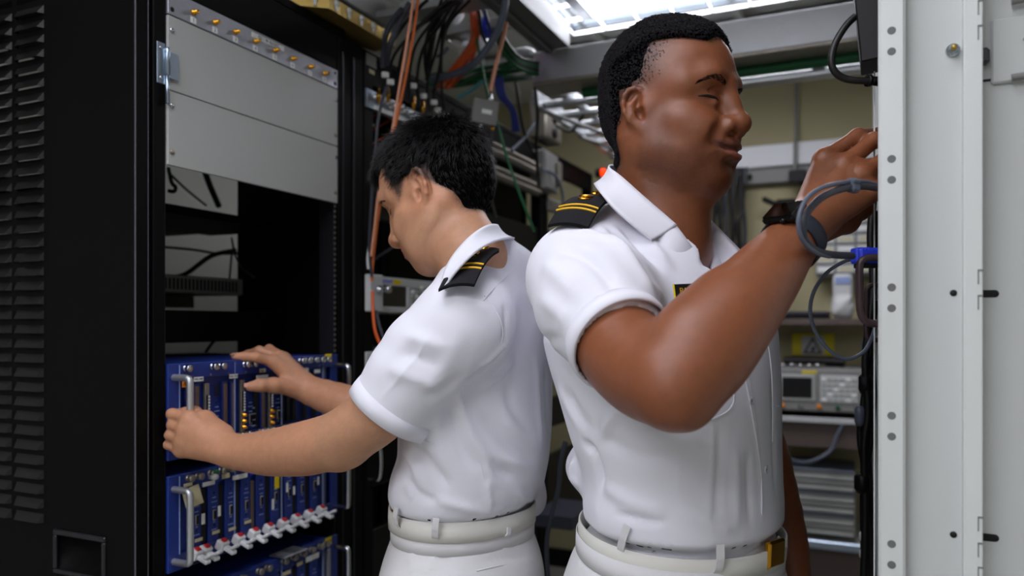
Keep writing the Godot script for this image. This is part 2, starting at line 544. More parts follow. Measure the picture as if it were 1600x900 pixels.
	part("tray", span(-0.02, 0.50, 0, 0.066, 0, 0.15, 0.002), mats.black_steel, sh)
	part("lip", span(-0.02, 0.54, 0.0, 0.02, 0.15, 0.40, 0.002), mats.black_steel, sh)
	sh = thing("rack_shelf", "lower black steel shelf in the open bay, just above the top blue chassis", "shelf", 0, 1.308, -0.6, "dark shelves in the open bay")
	part("tray", span(-0.02, 0.50, 0, 0.070, 0, 0.15, 0.002), mats.black_steel, sh)
	part("lip", span(0.1, 0.54, 0.0, 0.07, 0.15, 0.40, 0.002), mats.black_steel, sh)
	var bar := thing("cross_rail", "worn bare metal rail spanning the open bay of the near rack", "rail", 0, 1.391, -0.52)
	part("strip", span(-0.02, 0.54, 0, 0.030, 0, 0.012, 0.001), mats.tin, bar)
	for x in [0.05, 0.16, 0.27, 0.38]: part("hole", lathe([[0.0, 0.0], [0.004, 0.0], [0.004, 0.001], [0.0, 0.001]], 10, plug(1, 1, Vector3.ZERO, Vector3(0, 0, 1))), mats.slot_black, bar, Vector3(x, 0.016, 0.0115))
	var gr := thing("grey_module", "small vented grey module sitting on the bare metal rail", "module", 0.235, 1.421, -0.52)
	part("case", span(0, 0.29, 0, 0.042, 0, 0.2, 0.003), mats.gear_grey, gr)
	var vs := begin()
	for i in 22: span_into(vs, 0.02 + i * 0.0115, 0.026 + i * 0.0115, 0.008, 0.034, 0.1995, 0.2006)
	part("vents", done(vs), mats.slot_black, gr).set_meta("kind", "stuff")
	for e in [
		["cable", "thick black cable sagging across the open bay", [[255, 437, 1.9], [290, 428, 1.95], [330, 400, 2.0], [368, 391, 2.05]], 0.006, "cable_black"],
		["cable", "thin dark cable running level above the sagging black one", [[255, 386, 2.0], [300, 390, 2.05], [340, 396, 2.1], [372, 396, 2.1]], 0.0035, "cable_black"],
		["cable", "grey cord slanting down behind the panels at the top of the open bay", [[262, 268, 1.9], [290, 295, 2.0], [322, 321, 2.1]], 0.003, "cable_dark_grey"],
		["cable", "black strap-like cable slanting under the lower blank panel", [[318, 262, 2.0], [328, 290, 2.0], [342, 322, 2.05]], 0.008, "cable_black"],
		["cable", "grey cord hanging straight down behind the open bay", [[362, 398, 2.1], [359, 430, 2.1], [356, 462, 2.1]], 0.003, "cable_dark_grey"],
		["cable", "short black cable loop against the near post in the open bay", [[263, 262, 1.75], [268, 285, 1.75], [274, 292, 1.76], [272, 299, 1.76], [263, 298, 1.76]], 0.0045, "cable_black"],
		["cable", "thin cord rising across the gap above the top blue chassis", [[318, 556, 2.0], [330, 538, 2.0], [338, 530, 2.0]], 0.004, "cable_black"],
		["cable", "brown and green cord curving at the right of the open bay", [[362, 372, 2.0], [368, 400, 1.95], [380, 420, 1.9], [398, 434, 1.9]], 0.0025, "cable_dark_grey"],
	]: cord(e[0], e[1], e[2], e[3], e[4])

func cord(called: String, label: String, pts: Array, r: float, m: String, group := "", sides := 8) -> MeshInstance3D:
	var w := points(pts)
	var o := MeshInstance3D.new()
	o.name = called
	var base := w[0]
	for i in w.size(): w[i] -= base
	o.mesh = tube(w, [r], sides, 5)
	o.material_override = mats[m]
	o.position = base
	add_child(o, true)
	tag(o, label, "cable", group)
	return o

# ---------------------------------------------------------------- the blue chassis
func chassis(o: Node3D, kind: int) -> void:
	# 4 rack units high, local foot at y 0; kind 1 the upper one, 2 the middle, 3 the lowest
	var hgt := 0.1755
	part("body", span(0.026, 0.466, 0.002, hgt - 0.002, -0.42, -0.006, 0.002), mats.blue_panel, o)
	for x in [0.003, 0.4665]:
		part("ear", span(x, x + 0.025, 0.001, hgt - 0.001, -0.004, 0.003, 0.001), mats.blue_panel, o)
	for x in [0.0155, 0.479]:
		var hp := PackedVector3Array([Vector3(x, 0.020, 0.003), Vector3(x, 0.020, 0.030), Vector3(x, 0.022, 0.039), Vector3(x, 0.032, 0.043), Vector3(x, 0.085, 0.043), Vector3(x, 0.138, 0.043), Vector3(x, 0.148, 0.039), Vector3(x, 0.150, 0.030), Vector3(x, 0.150, 0.003)])
		if kind != 1: pass
		part("handle", tube(hp, [0.0062], 12, 5), mats.chrome if x > 0.1 else mats.aluminium, o)
	part("upper_strip", span(0.028, 0.466, hgt - 0.030, hgt - 0.001, -0.004, 0.004, 0.001), mats.blue_panel, o)
	part("lower_strip", span(0.028, 0.466, 0.001, 0.030, -0.004, 0.003, 0.001), mats.blue_dark, o)
	var thumb := lathe([[0.0, 0.0], [0.0062, 0.0], [0.0062, 0.0035], [0.0046, 0.004], [0.0046, 0.0055], [0.0068, 0.006], [0.0068, 0.013], [0.0058, 0.0142], [0.0, 0.0142]], 14, plug(1, 1, Vector3.ZERO, Vector3(0, 0, 1)))
	var tx := [0.040, 0.104, 0.124, 0.188, 0.209, 0.355, 0.377, 0.399, 0.421, 0.442] if kind == 1 else ([0.046, 0.068, 0.098, 0.124, 0.148, 0.170, 0.30, 0.325, 0.35, 0.38, 0.41, 0.44] if kind == 2 else [0.08, 0.105, 0.13, 0.155, 0.18, 0.225, 0.25, 0.30, 0.33, 0.36, 0.39, 0.42, 0.44])
	for x in tx: part("thumbscrew", thumb, mats.chrome if kind == 1 else mats.tin, o, Vector3(x, hgt - 0.010, 0.004))
	part("tag_plate", span(0.443, 0.466, hgt - 0.017, hgt + 0.001, 0.004, 0.0056, 0.0003), mats.label_yellow, o)
	letters(o.get_child(-1), "lettering", "CAL 21", 0.005, Transform3D(Basis(), Vector3(0.4545, hgt - 0.008, 0.006)), mats.ink)
	var dot := lathe([[0.0, 0.0], [0.0022, 0.0], [0.002, 0.001], [0.0, 0.0012]], 8, plug(1, 1, Vector3.ZERO, Vector3(0, 0, 1)))
	for k in 9:
		for yy in [0.026, hgt - 0.026]: part("rivet", dot, mats.slot_cover, o, Vector3(0.055 + 0.046 * k, yy, 0.004))
	if kind == 1:
		part("warning_sticker", span(0.033, 0.045, 0.131, 0.145, 0.004, 0.0048), mats.label_orange, o)
		letters(o.get_child(-1), "symbol", "A", 0.006, Transform3D(Basis(), Vector3(0.039, 0.1395, 0.005)), mats.ink)
		letters(o.get_child(-1), "lettering", "CB", 0.004, Transform3D(Basis(), Vector3(0.039, 0.1345, 0.005)), mats.ink)
		for x in [[0.060, 0.083], [0.148, 0.170]]:
			part("paper_label", span(x[0], x[1], 0.1395, 0.1475, 0.004, 0.0046), mats.label_white, o)
			letters(o.get_child(-1), "lettering", "PXIe-1092", 0.0035, Transform3D(Basis(), Vector3((x[0] + x[1]) * 0.5, 0.1435, 0.0048)), mats.ink_grey)
		for x in [[0.222, 0.256, 0.133], [0.231, 0.249, 0.146], [0.362, 0.385, 0.140], [0.405, 0.425, 0.135]]:
			part("paper_label", span(x[0], x[1], x[2], x[2] + 0.008, 0.004, 0.0046), mats.label_white if x[0] != 0.231 else mats.label_cream, o)
		# modules: covers, connector columns, sockets
		for x in [0.050, 0.070, 0.140, 0.162, 0.245]:
			part("slot_frame", span(x - 0.007, x + 0.007, 0.030, 0.134, -0.004, 0.0015, 0.0005), mats.blue_dark, o)
			part("slot_cover", span(x - 0.0045, x + 0.0045, 0.032, 0.130, 0.0015, 0.0026, 0.0008), mats.slot_cover, o)
		for x in [0.225, 0.303, 0.322, 0.341, 0.376, 0.409]:
			part("open_slot", span(x - 0.0048, x + 0.0048, 0.036, 0.138, -0.004, 0.0012), mats.slot_black, o)
		for x in [0.094, 0.186, 0.266]:
			var c := part("connector_strip", span(x - 0.005, x + 0.005, 0.030, 0.134, -0.004, 0.003, 0.0008), mats.tin, o)
			part("socket", span(x - 0.0035, x + 0.001, 0.073, 0.112, 0.003, 0.0045, 0.0006), mats.slot_black, c)
			for q in 7: part("pin_block", span(x + 0.001, x + 0.0042, 0.072 + q * 0.0058, 0.0756 + q * 0.0058, 0.003, 0.0058, 0.0004), mats.white_plastic, c)
			for yy in [0.040, 0.052, 0.064]:
				if yy > 0.06 and x < 0.1: continue
				part("jack", lathe([[0.0, 0.0], [0.0047, 0.0], [0.0047, 0.004], [0.0037, 0.0045], [0.0037, 0.009], [0.0, 0.009]], 12, plug(1, 1, Vector3.ZERO, Vector3(0, 0, 1))), mats.gold, c, Vector3(x - 0.0002, yy, 0.003))
		for x in [0.118, 0.207, 0.288]: port_module(o, x, 0.056, 0.130)
		for x in [0.030, 0.212]: port_text(o, x + 0.004, 0.075)
		for x in [[0.150, 0.205], [0.226, 0.275], [0.30, 0.36]]:
			part("screw_bar", span(x[0], x[1], 0.022, 0.030, 0.003, 0.009, 0.0015), mats.tin, o)
			for q in 3: part("screw", lathe([[0.0, 0.0], [0.0036, 0.0], [0.0036, 0.003], [0.0, 0.0036]], 10, plug(1, 1, Vector3.ZERO, Vector3(0, 0, 1))), mats.chrome, o.get_child(-1), Vector3(x[0] + 0.008 + q * (x[1] - x[0] - 0.016) * 0.5, 0.027, 0.009))
		for x in [0.222, 0.304, 0.386, 0.43]: ejector(o, x, 0.002)
		part("lever", tube(PackedVector3Array([Vector3(0.165, 0.008, 0.004), Vector3(0.170, 0.008, 0.018), Vector3(0.186, 0.012, 0.024)]), [0.0035], 8, 4), mats.white_plastic, o)
		for q in 4:
			part("pin_wire", tube(PackedVector3Array([Vector3(0.246 + q * 0.002, 0.022, 0.004), Vector3(0.250 + q * 0.002, 0.018, 0.016), Vector3(0.256 + q * 0.0015, 0.006, 0.010)]), [0.0011], 6, 4), [mats.cable_green, mats.sign_yellow, mats.red_plastic, mats.cable_green][q], o)
	else:
		var n := 9
		for k in n:
			var x := 0.0695 + 0.0424 * k
			part("module_strip", span(x - 0.0145, x + 0.0105, 0.030, hgt - 0.030, -0.004, 0.002, 0.0008), mats.blue_panel, o)
			port_module(o, x - 0.001, 0.085, 0.0)
			if k < 8:
				if kind == 2 and k == 3:
					part("slot_cover", span(x + 0.0125, x + 0.021, 0.034, 0.128, -0.004, 0.002, 0.0005), mats.slot_cover, o)
				elif kind == 3 and k == 4:
					pass
				else:
					part("open_slot", span(x + 0.0115, x + 0.0225, 0.036, 0.138, -0.004, 0.0005), mats.slot_black, o)
			ejector(o, x + 0.009, 0.010)
		ejector(o, 0.0565, 0.010)
		if kind == 2:
			var note := box(Vector3.ZERO, Vector3(0.040, 0.036, 0.0006), 0.0, Basis(Vector3(0, 0, 1), 0.12) * Basis(Vector3.RIGHT, -0.25))
			part("sticky_note", note, mats.label_cream, o, Vector3(0.050, 0.131, 0.012))
			for e in [[0.036, 0.056, 0.150, 0.156, "label_cream"], [0.080, 0.110, 0.142, 0.150, "label_white"], [0.128, 0.148, 0.148, 0.158, "label_cream"], [0.156, 0.196, 0.140, 0.149, "label_white"], [0.203, 0.222, 0.142, 0.150, "plug_blue"], [0.275, 0.289, 0.10, 0.160, "label_yellow"], [0.078, 0.086, 0.072, 0.092, "label_white"], [0.118, 0.125, 0.078, 0.098, "label_white"], [0.267, 0.273, 0.058, 0.080, "label_white"], [0.311, 0.317, 0.086, 0.106, "label_white"], [0.333, 0.339, 0.076, 0.094, "label_white"], [0.415, 0.421, 0.082, 0.100, "label_white"], [0.380, 0.396, 0.128, 0.133, "label_white"], [0.401, 0.415, 0.128, 0.133, "label_white"]]:
				part("paper_label", span(e[0], e[1], e[2], e[3], 0.0045, 0.0052), mats[e[4]], o)
			for k in 4:
				part("paper_label", span(0.063 + 0.042 * k, 0.081 + 0.042 * k, 0.042 + (k % 2) * 0.004, 0.048 + (k % 2) * 0.004, 0.0035, 0.0042), mats.label_cream, o)
			part("clear_cap", lathe([[0.0, 0.0], [0.006, 0.0], [0.007, 0.012], [0.005, 0.018], [0.0, 0.018]], 12, plug(1, 1, Vector3.ZERO, Vector3(0, 0, 1))), mats.gear_pale, o, Vector3(0.098, hgt - 0.016, 0.005))
			part("green_cap", lathe([[0.0, 0.0], [0.004, 0.0], [0.004, 0.012], [0.0, 0.012]], 10, plug(1, 1, Vector3.ZERO, Vector3(0, 0, 1))), mats.cable_green, o, Vector3(0.098, hgt - 0.006, 0.012))
		else:
			for e in [[0.12, 0.145, 0.139, 0.147, "label_white"], [0.205, 0.245, 0.136, 0.146, "label_white"], [0.30, 0.325, 0.132, 0.140, "label_cream"], [0.345, 0.365, 0.140, 0.148, "label_cream"], [0.375, 0.42, 0.140, 0.152, "label_white"]]:
				part("paper_label", span(e[0], e[1], e[2], e[3], 0.0045, 0.0052), mats[e[4]], o)
			part("open_bay", span(0.250, 0.288, 0.03, hgt - 0.032, -0.004, 0.0008), mats.slot_black, o)
			part("metal_cover", span(0.285, 0.36, hgt + 0.000, hgt + 0.004, -0.02, 0.024, 0.001), mats.silver, o)
			part("side_bar", span(0.449, 0.460, 0.02, 0.150, 0.002, 0.008, 0.001), mats.silver, o)
		# vent slots along the foot
		var st := begin()
		for k in 62: span_into(st, 0.034 + 0.0069 * k, 0.0382 + 0.0069 * k, 0.003, 0.0105, 0.003, 0.0036)
		part("foot_vents", done(st), mats.slot_black, o).set_meta("kind", "stuff")
	for x in [0.028, 0.163, 0.298, 0.436]:
		part("seam", span(x - 0.0004, x + 0.0004, 0.03, hgt - 0.004, 0.002, 0.0046), mats.ink_pale, o)
	part("edge_bar", span(0.437, 0.444, 0.03, hgt - 0.03, 0.002, 0.005, 0.001), mats.cable_grey, o)

func port_text(o: Node3D, x: float, y: float) -> void:
	var st := begin()
	for q in 4:
		var w: float = [0.0035, 0.0065, 0.0045, 0.0055][q]
		for k in 3: span_into(st, x - w + k * w * 0.72, x - w + k * w * 0.72 + w * 0.5, y - 0.012 * q - 0.0008, y - 0.012 * q + 0.0008, 0.002, 0.0032)
	part("lettering", done(st), mats.ink_pale, o).set_meta("kind", "stuff")

func port_module(o: Node3D, x: float, y: float, grille: float) -> void:
	# a socket between printed lines, as each module has
	var s := part("socket", span(x - 0.0042, x + 0.0042, y - 0.012, y + 0.008, 0.002, 0.0045, 0.001), mats.tin, o)
	part("opening", span(x - 0.0028, x + 0.0028, y - 0.010, y + 0.006, 0.0045, 0.0049), mats.slot_black, s)
	part("led", lathe([[0.0, 0.0], [0.0022, 0.0], [0.0, 0.0015]], 8, plug(1, 1, Vector3.ZERO, Vector3(0, 0, 1))), mats.slot_black, s, Vector3(x, y + 0.040, 0.0022))
	part("led", lathe([[0.0, 0.0], [0.0022, 0.0], [0.0, 0.0015]], 8, plug(1, 1, Vector3.ZERO, Vector3(0, 0, 1))), mats.slot_black, s, Vector3(x, y - 0.022, 0.0022))
	var st := begin()
	for q in [[0.031, 0.004], [0.023, 0.0065], [0.013, 0.0045], [-0.0155, 0.0028], [-0.030, 0.0065]]:
		for k in 3: span_into(st, x - q[1] + k * q[1] * 0.72, x - q[1] + k * q[1] * 0.72 + q[1] * 0.5, y + q[0] - 0.0007, y + q[0] + 0.0007, 0.002, 0.0031)
	part("lettering", done(st), mats.ink_pale, o).set_meta("kind", "stuff")
	if grille > 0.0:
		st = begin()
		for k in 4: span_into(st, x - 0.007 + k * 0.004, x - 0.0048 + k * 0.004, grille - 0.022, grille, 0.0015, 0.0024)
		part("grille", done(st), mats.slot_black, o).set_meta("kind", "stuff")

func ejector(o: Node3D, x: float, y: float) -> void:
	# white lever with a red catch
	var st := begin()
	box_into(st, Vector3(0, 0.014, 0.010), Vector3(0.021, 0.020, 0.018), 0.0025, Basis(Vector3.RIGHT, 0.45))
	box_into(st, Vector3(0.002, 0.006, 0.026), Vector3(0.014, 0.009, 0.030), 0.0025, Basis(Vector3.RIGHT, 0.35))
	box_into(st, Vector3(0.002, 0.013, 0.040), Vector3(0.014, 0.006, 0.018), 0.002, Basis(Vector3.RIGHT, -0.5))
	var e := part("ejector", done(st), mats.white_plastic, o, Vector3(x, y, 0.003))
	part("catch", box(Vector3(0, 0.0236, 0.0150), Vector3(0.0095, 0.005, 0.010), 0.001, Basis(Vector3.RIGHT, 0.45)), mats.red_plastic, e)

func all_chassis() -> void:
	var says := ["top blue instrument chassis, the one under both of the bent man's hands", "middle blue instrument chassis with a torn cream note and a row of white levers", "lowest blue instrument chassis, cut off by the bottom of the picture"]
	var ys := [1.102, 0.9, 0.676]
	for k in 3:
		var o := thing("instrument_chassis", says[k], "chassis", 0, ys[k], 0, "blue instrument chassis in the near rack")
		chassis(o, k + 1)
# ---------------------------------------------------------------- farther racks
const NTH := ["first", "second", "third", "fourth", "fifth", "sixth", "seventh", "eighth", "ninth", "tenth"]
const ZOUT := Vector3(0, 0, 1)
func on_front(px: float, py: float, b := 0.0) -> Vector3:
	# where the plane b of the racks shows at a point of the picture: (a, y, b)
	var s := (px - 800.0) / FOCAL
	var t := (b - 1.1315) / (0.9103 * s - 0.414)
	return Vector3(-0.9927 + t * (0.414 * s + 0.9103), 1.35 - (py - 505.0) / FOCAL * t, b)
func on_wall(px: float, py: float, a := 3.0) -> Vector3:
	var s := (px - 800.0) / FOCAL
	var t := (a + 0.9927) / (0.414 * s + 0.9103)
	return Vector3(a, 1.35 - (py - 505.0) / FOCAL * t, 1.1315 + t * (0.9103 * s - 0.414))

func far_racks() -> void:
	var says := ["black steel rack behind the bent man's head, with cables dropping into it", "black steel rack with two rows of connectors, beyond the bent man's head", "black steel rack at the far end of the row, by the glowing red lamp"]
	for k in 3:
		var a := 0.602 + 0.60 * k
		var o := thing("equipment_rack", says[k], "rack", a, 0, 0, "black racks down the row")
		var m: Material = mats.black_steel
		for x in [0.0, 0.594]:
			part("front_post", span(x - (0.0 if x == 0.0 else 0.04), x + (0.04 if x == 0.0 else 0.0), 0.02, 2.035, -0.04, 0.0, 0.002), m, o)
			part("rear_post", span(x - (0.0 if x == 0.0 else 0.03), x + (0.03 if x == 0.0 else 0.0), 0.02, 2.035, -0.36, -0.33, 0.002), m, o)
		part("top_panel", span(0.0, 0.594, 2.02, 2.038, -0.36, 0.0, 0.002), m, o)
		part("fascia", span(0.04, 0.554, 1.955, 2.02, -0.02, -0.002, 0.002), m, o)
		part("plinth", span(0, 0.594, 0, 0.06, -0.36, 0.0, 0.002), m, o)
		part("back_panel", span(0.03, 0.564, 0.06, 2.0, -0.345, -0.34, 0.001), m, o)
		if k == 0:
			part("maker_plate", span(0.008, 0.052, 2.0, 2.03, 0.0, 0.0015, 0.0006), mats.gear_grey, o)
			part("paper_label", span(0.022, 0.045, 1.983, 1.993, 0.0, 0.0008), mats.label_cream, o)
		for y in [0.52, 0.93, 1.12, 1.62]:
			part("bay_cover", span(0.042, 0.552, y, y + [0.3, 0.12, 0.08, 0.1][[0.52, 0.93, 1.12, 1.62].find(y)], -0.03, -0.008, 0.002), mats.black_plastic, o)
	# strip of connectors with labelled black cables
	var p := thing("connector_strip", "blue-grey connector strip of steel and gold jacks above the bent man's head", "patch panel", 0.605, 1.893, 0)
	part("plate", span(0.0, 0.56, 0.0, 0.046, -0.01, 0.006, 0.001), mats.zinc, p)
	part("label_rail", span(0.03, 0.56, 0.001, 0.013, 0.006, 0.008), mats.label_white, p)
	var jack := lathe([[0.0, 0.0], [0.008, 0.0], [0.008, 0.004], [0.006, 0.005], [0.006, 0.02], [0.0, 0.02]], 10, plug(1, 1, Vector3.ZERO, ZOUT))
	for k in 10:
		part("steel_jack", jack, mats.chrome, p, Vector3(0.035 + 0.052 * k, 0.031, 0.006))
		part("steel_jack", jack, mats.chrome, p, Vector3(0.050 + 0.052 * k, 0.024, 0.006))
	var gx := [[585, 152], [600, 150], [640, 163], [655, 170], [672, 180], [686, 187], [700, 195]]
	for g in gx:
		var q := on_front(g[0], g[1], 0.01) - Vector3(0.605, 1.893, 0)
		part("gold_jack", lathe([[0.0, -0.016], [0.0045, -0.016], [0.0045, -0.004], [0.0062, -0.004], [0.0062, 0.006], [0.0045, 0.006], [0.0045, 0.02], [0.0, 0.02]], 10, Transform3D()), mats.gold, p, q + Vector3(0, 0, 0.012))
	var says2 := ["upper row of steel connectors in the far rack", "lower row of steel connectors in the far rack"]
	for k in 2:
		var t := thing("patch_panel", says2[k], "patch panel", 1.21, 1.912 - 0.076 * k, 0.002)
		part("plate", span(0.0, 0.53, 0.0, 0.046, -0.006, 0.002, 0.001), mats.cable_dark_grey, t)
		var st := begin()
		for i in 24:
			for j in 2: lathe_into(st, [[0.0072, 0.0], [0.0072, 0.005], [0.0055, 0.006], [0.0055, 0.022], [0.0, 0.022]], 8, plug(1, 1, Vector3(0.018 + i * 0.0214, 0.012 + j * 0.022, 0.002), ZOUT))
		part("jacks", done(st), mats.tin, t).set_meta("kind", "stuff")
	var lr := thing("power_strip", "row of pale sockets low in the farthest rack", "power strip", 1.83, 1.80, 0.0)
	part("body", span(0, 0.5, 0.0, 0.05, -0.02, 0.004, 0.002), mats.gear_grey, lr)
	var st2 := begin()
	for i in 14: span_into(st2, 0.02 + i * 0.034, 0.04 + i * 0.034, 0.012, 0.038, 0.004, 0.014, 0.002)
	part("sockets", done(st2), mats.tin, lr).set_meta("kind", "stuff")
	var red := thing("pilot_lamp", "small glowing orange-red lamp at the end of the rack row", "lamp", 2.33, 2.03, 0.06)
	part("glow_cap", lathe([[0.0, 0.0], [0.017, 0.0], [0.016, 0.02], [0.0, 0.032]], 14, plug(1, 1, Vector3.ZERO, ZOUT)), mats.pilot_red, red)
	part("bezel", lathe([[0.022, -0.02], [0.022, 0.004], [0.016, 0.004], [0.016, -0.02]], 14, plug(1, 1, Vector3.ZERO, ZOUT)), mats.black_plastic, red)
	# signal generator
	var g := thing("signal_generator", "pale instrument with dark screen and keypad, in the rack left of the bent man's chest", "instrument", 0.606, 1.379, 0.0)
	part("case", span(0, 0.5, 0, 0.091, -0.3, -0.004, 0.003), mats.gear_pale, g)
	part("side_block", span(0, 0.058, 0.0, 0.094, -0.004, 0.016, 0.003), mats.gear_pale, g)
	for e in [[0.058, 0.5, 0.070, 0.091], [0.058, 0.5, 0.0, 0.014], [0.058, 0.068, 0.014, 0.070], [0.190, 0.205, 0.014, 0.070]]: part("front_frame", span(e[0], e[1], e[2], e[3], -0.004, 0.006, 0.001), mats.gear_pale, g)
	part("screen", span(0.068, 0.19, 0.014, 0.070, -0.004, 0.001), mats.screen_dark, g)
	part("sticker", span(0.118, 0.155, 0.074, 0.086, 0.006, 0.0068), mats.label_yellow, g)
	letters(g, "lettering", "KEYSIGHT", 0.008, Transform3D(Basis(), Vector3(0.09, 0.080, 0.0064)), mats.plug_blue)
	var key := box(Vector3.ZERO, Vector3(0.016, 0.010, 0.006), 0.002)
	for i in 8:
		for j in 5: part("key", key, mats.panel_grey if (i + j) % 3 else mats.label_white, g, Vector3(0.218 + i * 0.022, 0.02 + j * 0.0125, 0.005))
	part("adapter", lathe([[0.0, 0.0], [0.011, 0.0], [0.011, 0.006], [0.008, 0.007], [0.008, 0.026], [0.0095, 0.026], [0.0095, 0.036], [0.0, 0.036]], 12, plug(1, 1, Vector3.ZERO, ZOUT)), mats.chrome, g, Vector3(0.034, 0.056, 0.016))
	var c := thing("counter", "pale instrument with a black knob, low behind the bent man's sleeve", "instrument", 0.606, 1.200, 0.0)
	part("case", span(0, 0.5, 0, 0.078, -0.3, -0.002, 0.003), mats.gear_pale, c)
	part("front_panel", span(0.0, 0.08, 0.0, 0.078, -0.002, 0.004, 0.002), mats.gear_pale, c)
	part("screen", span(0.086, 0.2, 0.012, 0.066, -0.002, 0.001, 0.001), mats.screen_dark, c)
	part("knob", lathe([[0.0, 0.0], [0.013, 0.0], [0.011, 0.014], [0.0, 0.015]], 16, plug(1, 1, Vector3.ZERO, ZOUT)), mats.black_plastic, c, Vector3(0.032, 0.044, 0.004))
	part("knob", lathe([[0.0, 0.0], [0.006, 0.0], [0.005, 0.010], [0.0, 0.011]], 12, plug(1, 1, Vector3.ZERO, ZOUT)), mats.black_plastic, c, Vector3(0.060, 0.022, 0.004))
	var dr := thing("storage_unit", "black rack drawer with one bright handle, left of the bent man's belt", "drawer", 0.606, 0.94, 0.0)
	part("front", span(0, 0.5, 0, 0.13, -0.01, 0.004, 0.002), mats.black_steel, dr)
	part("handle", tube(PackedVector3Array([Vector3(0.006, 0.018, 0.004), Vector3(0.006, 0.018, 0.03), Vector3(0.006, 0.03, 0.04), Vector3(0.006, 0.065, 0.043), Vector3(0.006, 0.10, 0.04), Vector3(0.006, 0.112, 0.03), Vector3(0.006, 0.112, 0.004)]), [0.0055], 10, 5), mats.chrome, dr)
	# vented bay with orange fibres
	for k in 6:
		cord("fibre_cable", "dim orange fibre inside the dark bay, %s from the top" % NTH[k], [[566, 190 + 22 * k, 1.98], [590, 178 + 21 * k, 2.05], [620, 162 + 21 * k, 2.13], [660, 158 + 19 * k, 2.2]], 0.0016, "cable_orange", "orange fibres in the dark bay", 6)
	# boxes on the racks
	var ob := thing("outlet_box", "square steel outlet box with two black sockets over the far racks", "outlet box", 1.72, 2.06, 0.02)
	part("body", span(0, 0.17, 0, 0.145, -0.05, 0.02, 0.006), mats.tin, ob)
	part("lid", span(-0.004, 0.174, 0.125, 0.150, 0.02, 0.026, 0.002), mats.aluminium, ob)
	for y in [0.036, 0.092]: part("socket", lathe([[0.0, 0.0], [0.024, 0.0], [0.022, 0.006], [0.0, 0.004]], 14, plug(1, 1, Vector3.ZERO, ZOUT)), mats.slot_black, ob, Vector3(0.085, y, 0.02))
	var jb := thing("junction_box", "grey upright junction box under the steel outlet box", "junction box", 1.70, 1.86, 0.01)
	part("body", span(0, 0.15, 0, 0.15, -0.03, 0.03, 0.004), mats.gear_grey, jb)
	part("cover", span(0.006, 0.10, 0.006, 0.144, 0.03, 0.035, 0.002), mats.gear_grey, jb)
	part("side_plug", span(0.11, 0.145, 0.03, 0.12, 0.03, 0.05, 0.004), mats.tin, jb)
	# brass ground bar on top of the near rack
	var bb := thing("ground_bar", "brass ground bar with white insulators along the top of the near rack", "ground bar", 0.0, 2.056, 0.0)
	var st := begin()
	var fr := [Vector3(0.33, 0, -0.05), Vector3(0.405, 0, 0.045), Vector3(0.675, 0, 0.045), Vector3(0.675, 0, -0.02), Vector3(0.45, 0, -0.10)]
	st.set_smooth_group(-1)
	for i in 5:
		var a: Vector3 = fr[i]
		var b: Vector3 = fr[(i + 1) % 5]
		quad(st, a, a + Vector3(0, 0.030, 0), b + Vector3(0, 0.030, 0), b)
	for i in range(1, 4):
		tri(st, fr[0], fr[i], fr[i + 1])
		tri(st, fr[0] + Vector3(0, 0.03, 0), fr[i + 1] + Vector3(0, 0.03, 0), fr[i] + Vector3(0, 0.03, 0))
	st.set_smooth_group(0)
	part("bar", done(st), mats.brass, bb)
	var pin := begin()
	lathe_into(pin, [[0.0, 0.0], [0.0078, 0.0], [0.0078, 0.004], [0.0, 0.0060]], 14, plug(1, 1, Vector3(0, 0.004, 0), ZOUT))
	box_into(pin, Vector3(0, -0.006, 0.002), Vector3(0.0075, 0.014, 0.005), 0.0015)
	var pm := done(pin)
	for x in [0.43, 0.478, 0.526, 0.575, 0.625, 0.665]: part("insulator", pm, mats.white_plastic, bb, Vector3(x, 0.016, 0.045))
	for f in [0.25, 0.75]:
		var q := part("insulator", pm, mats.white_plastic, bb, fr[0].lerp(fr[1], f) + Vector3(0, 0.016, 0))
		q.rotation.y = -0.9

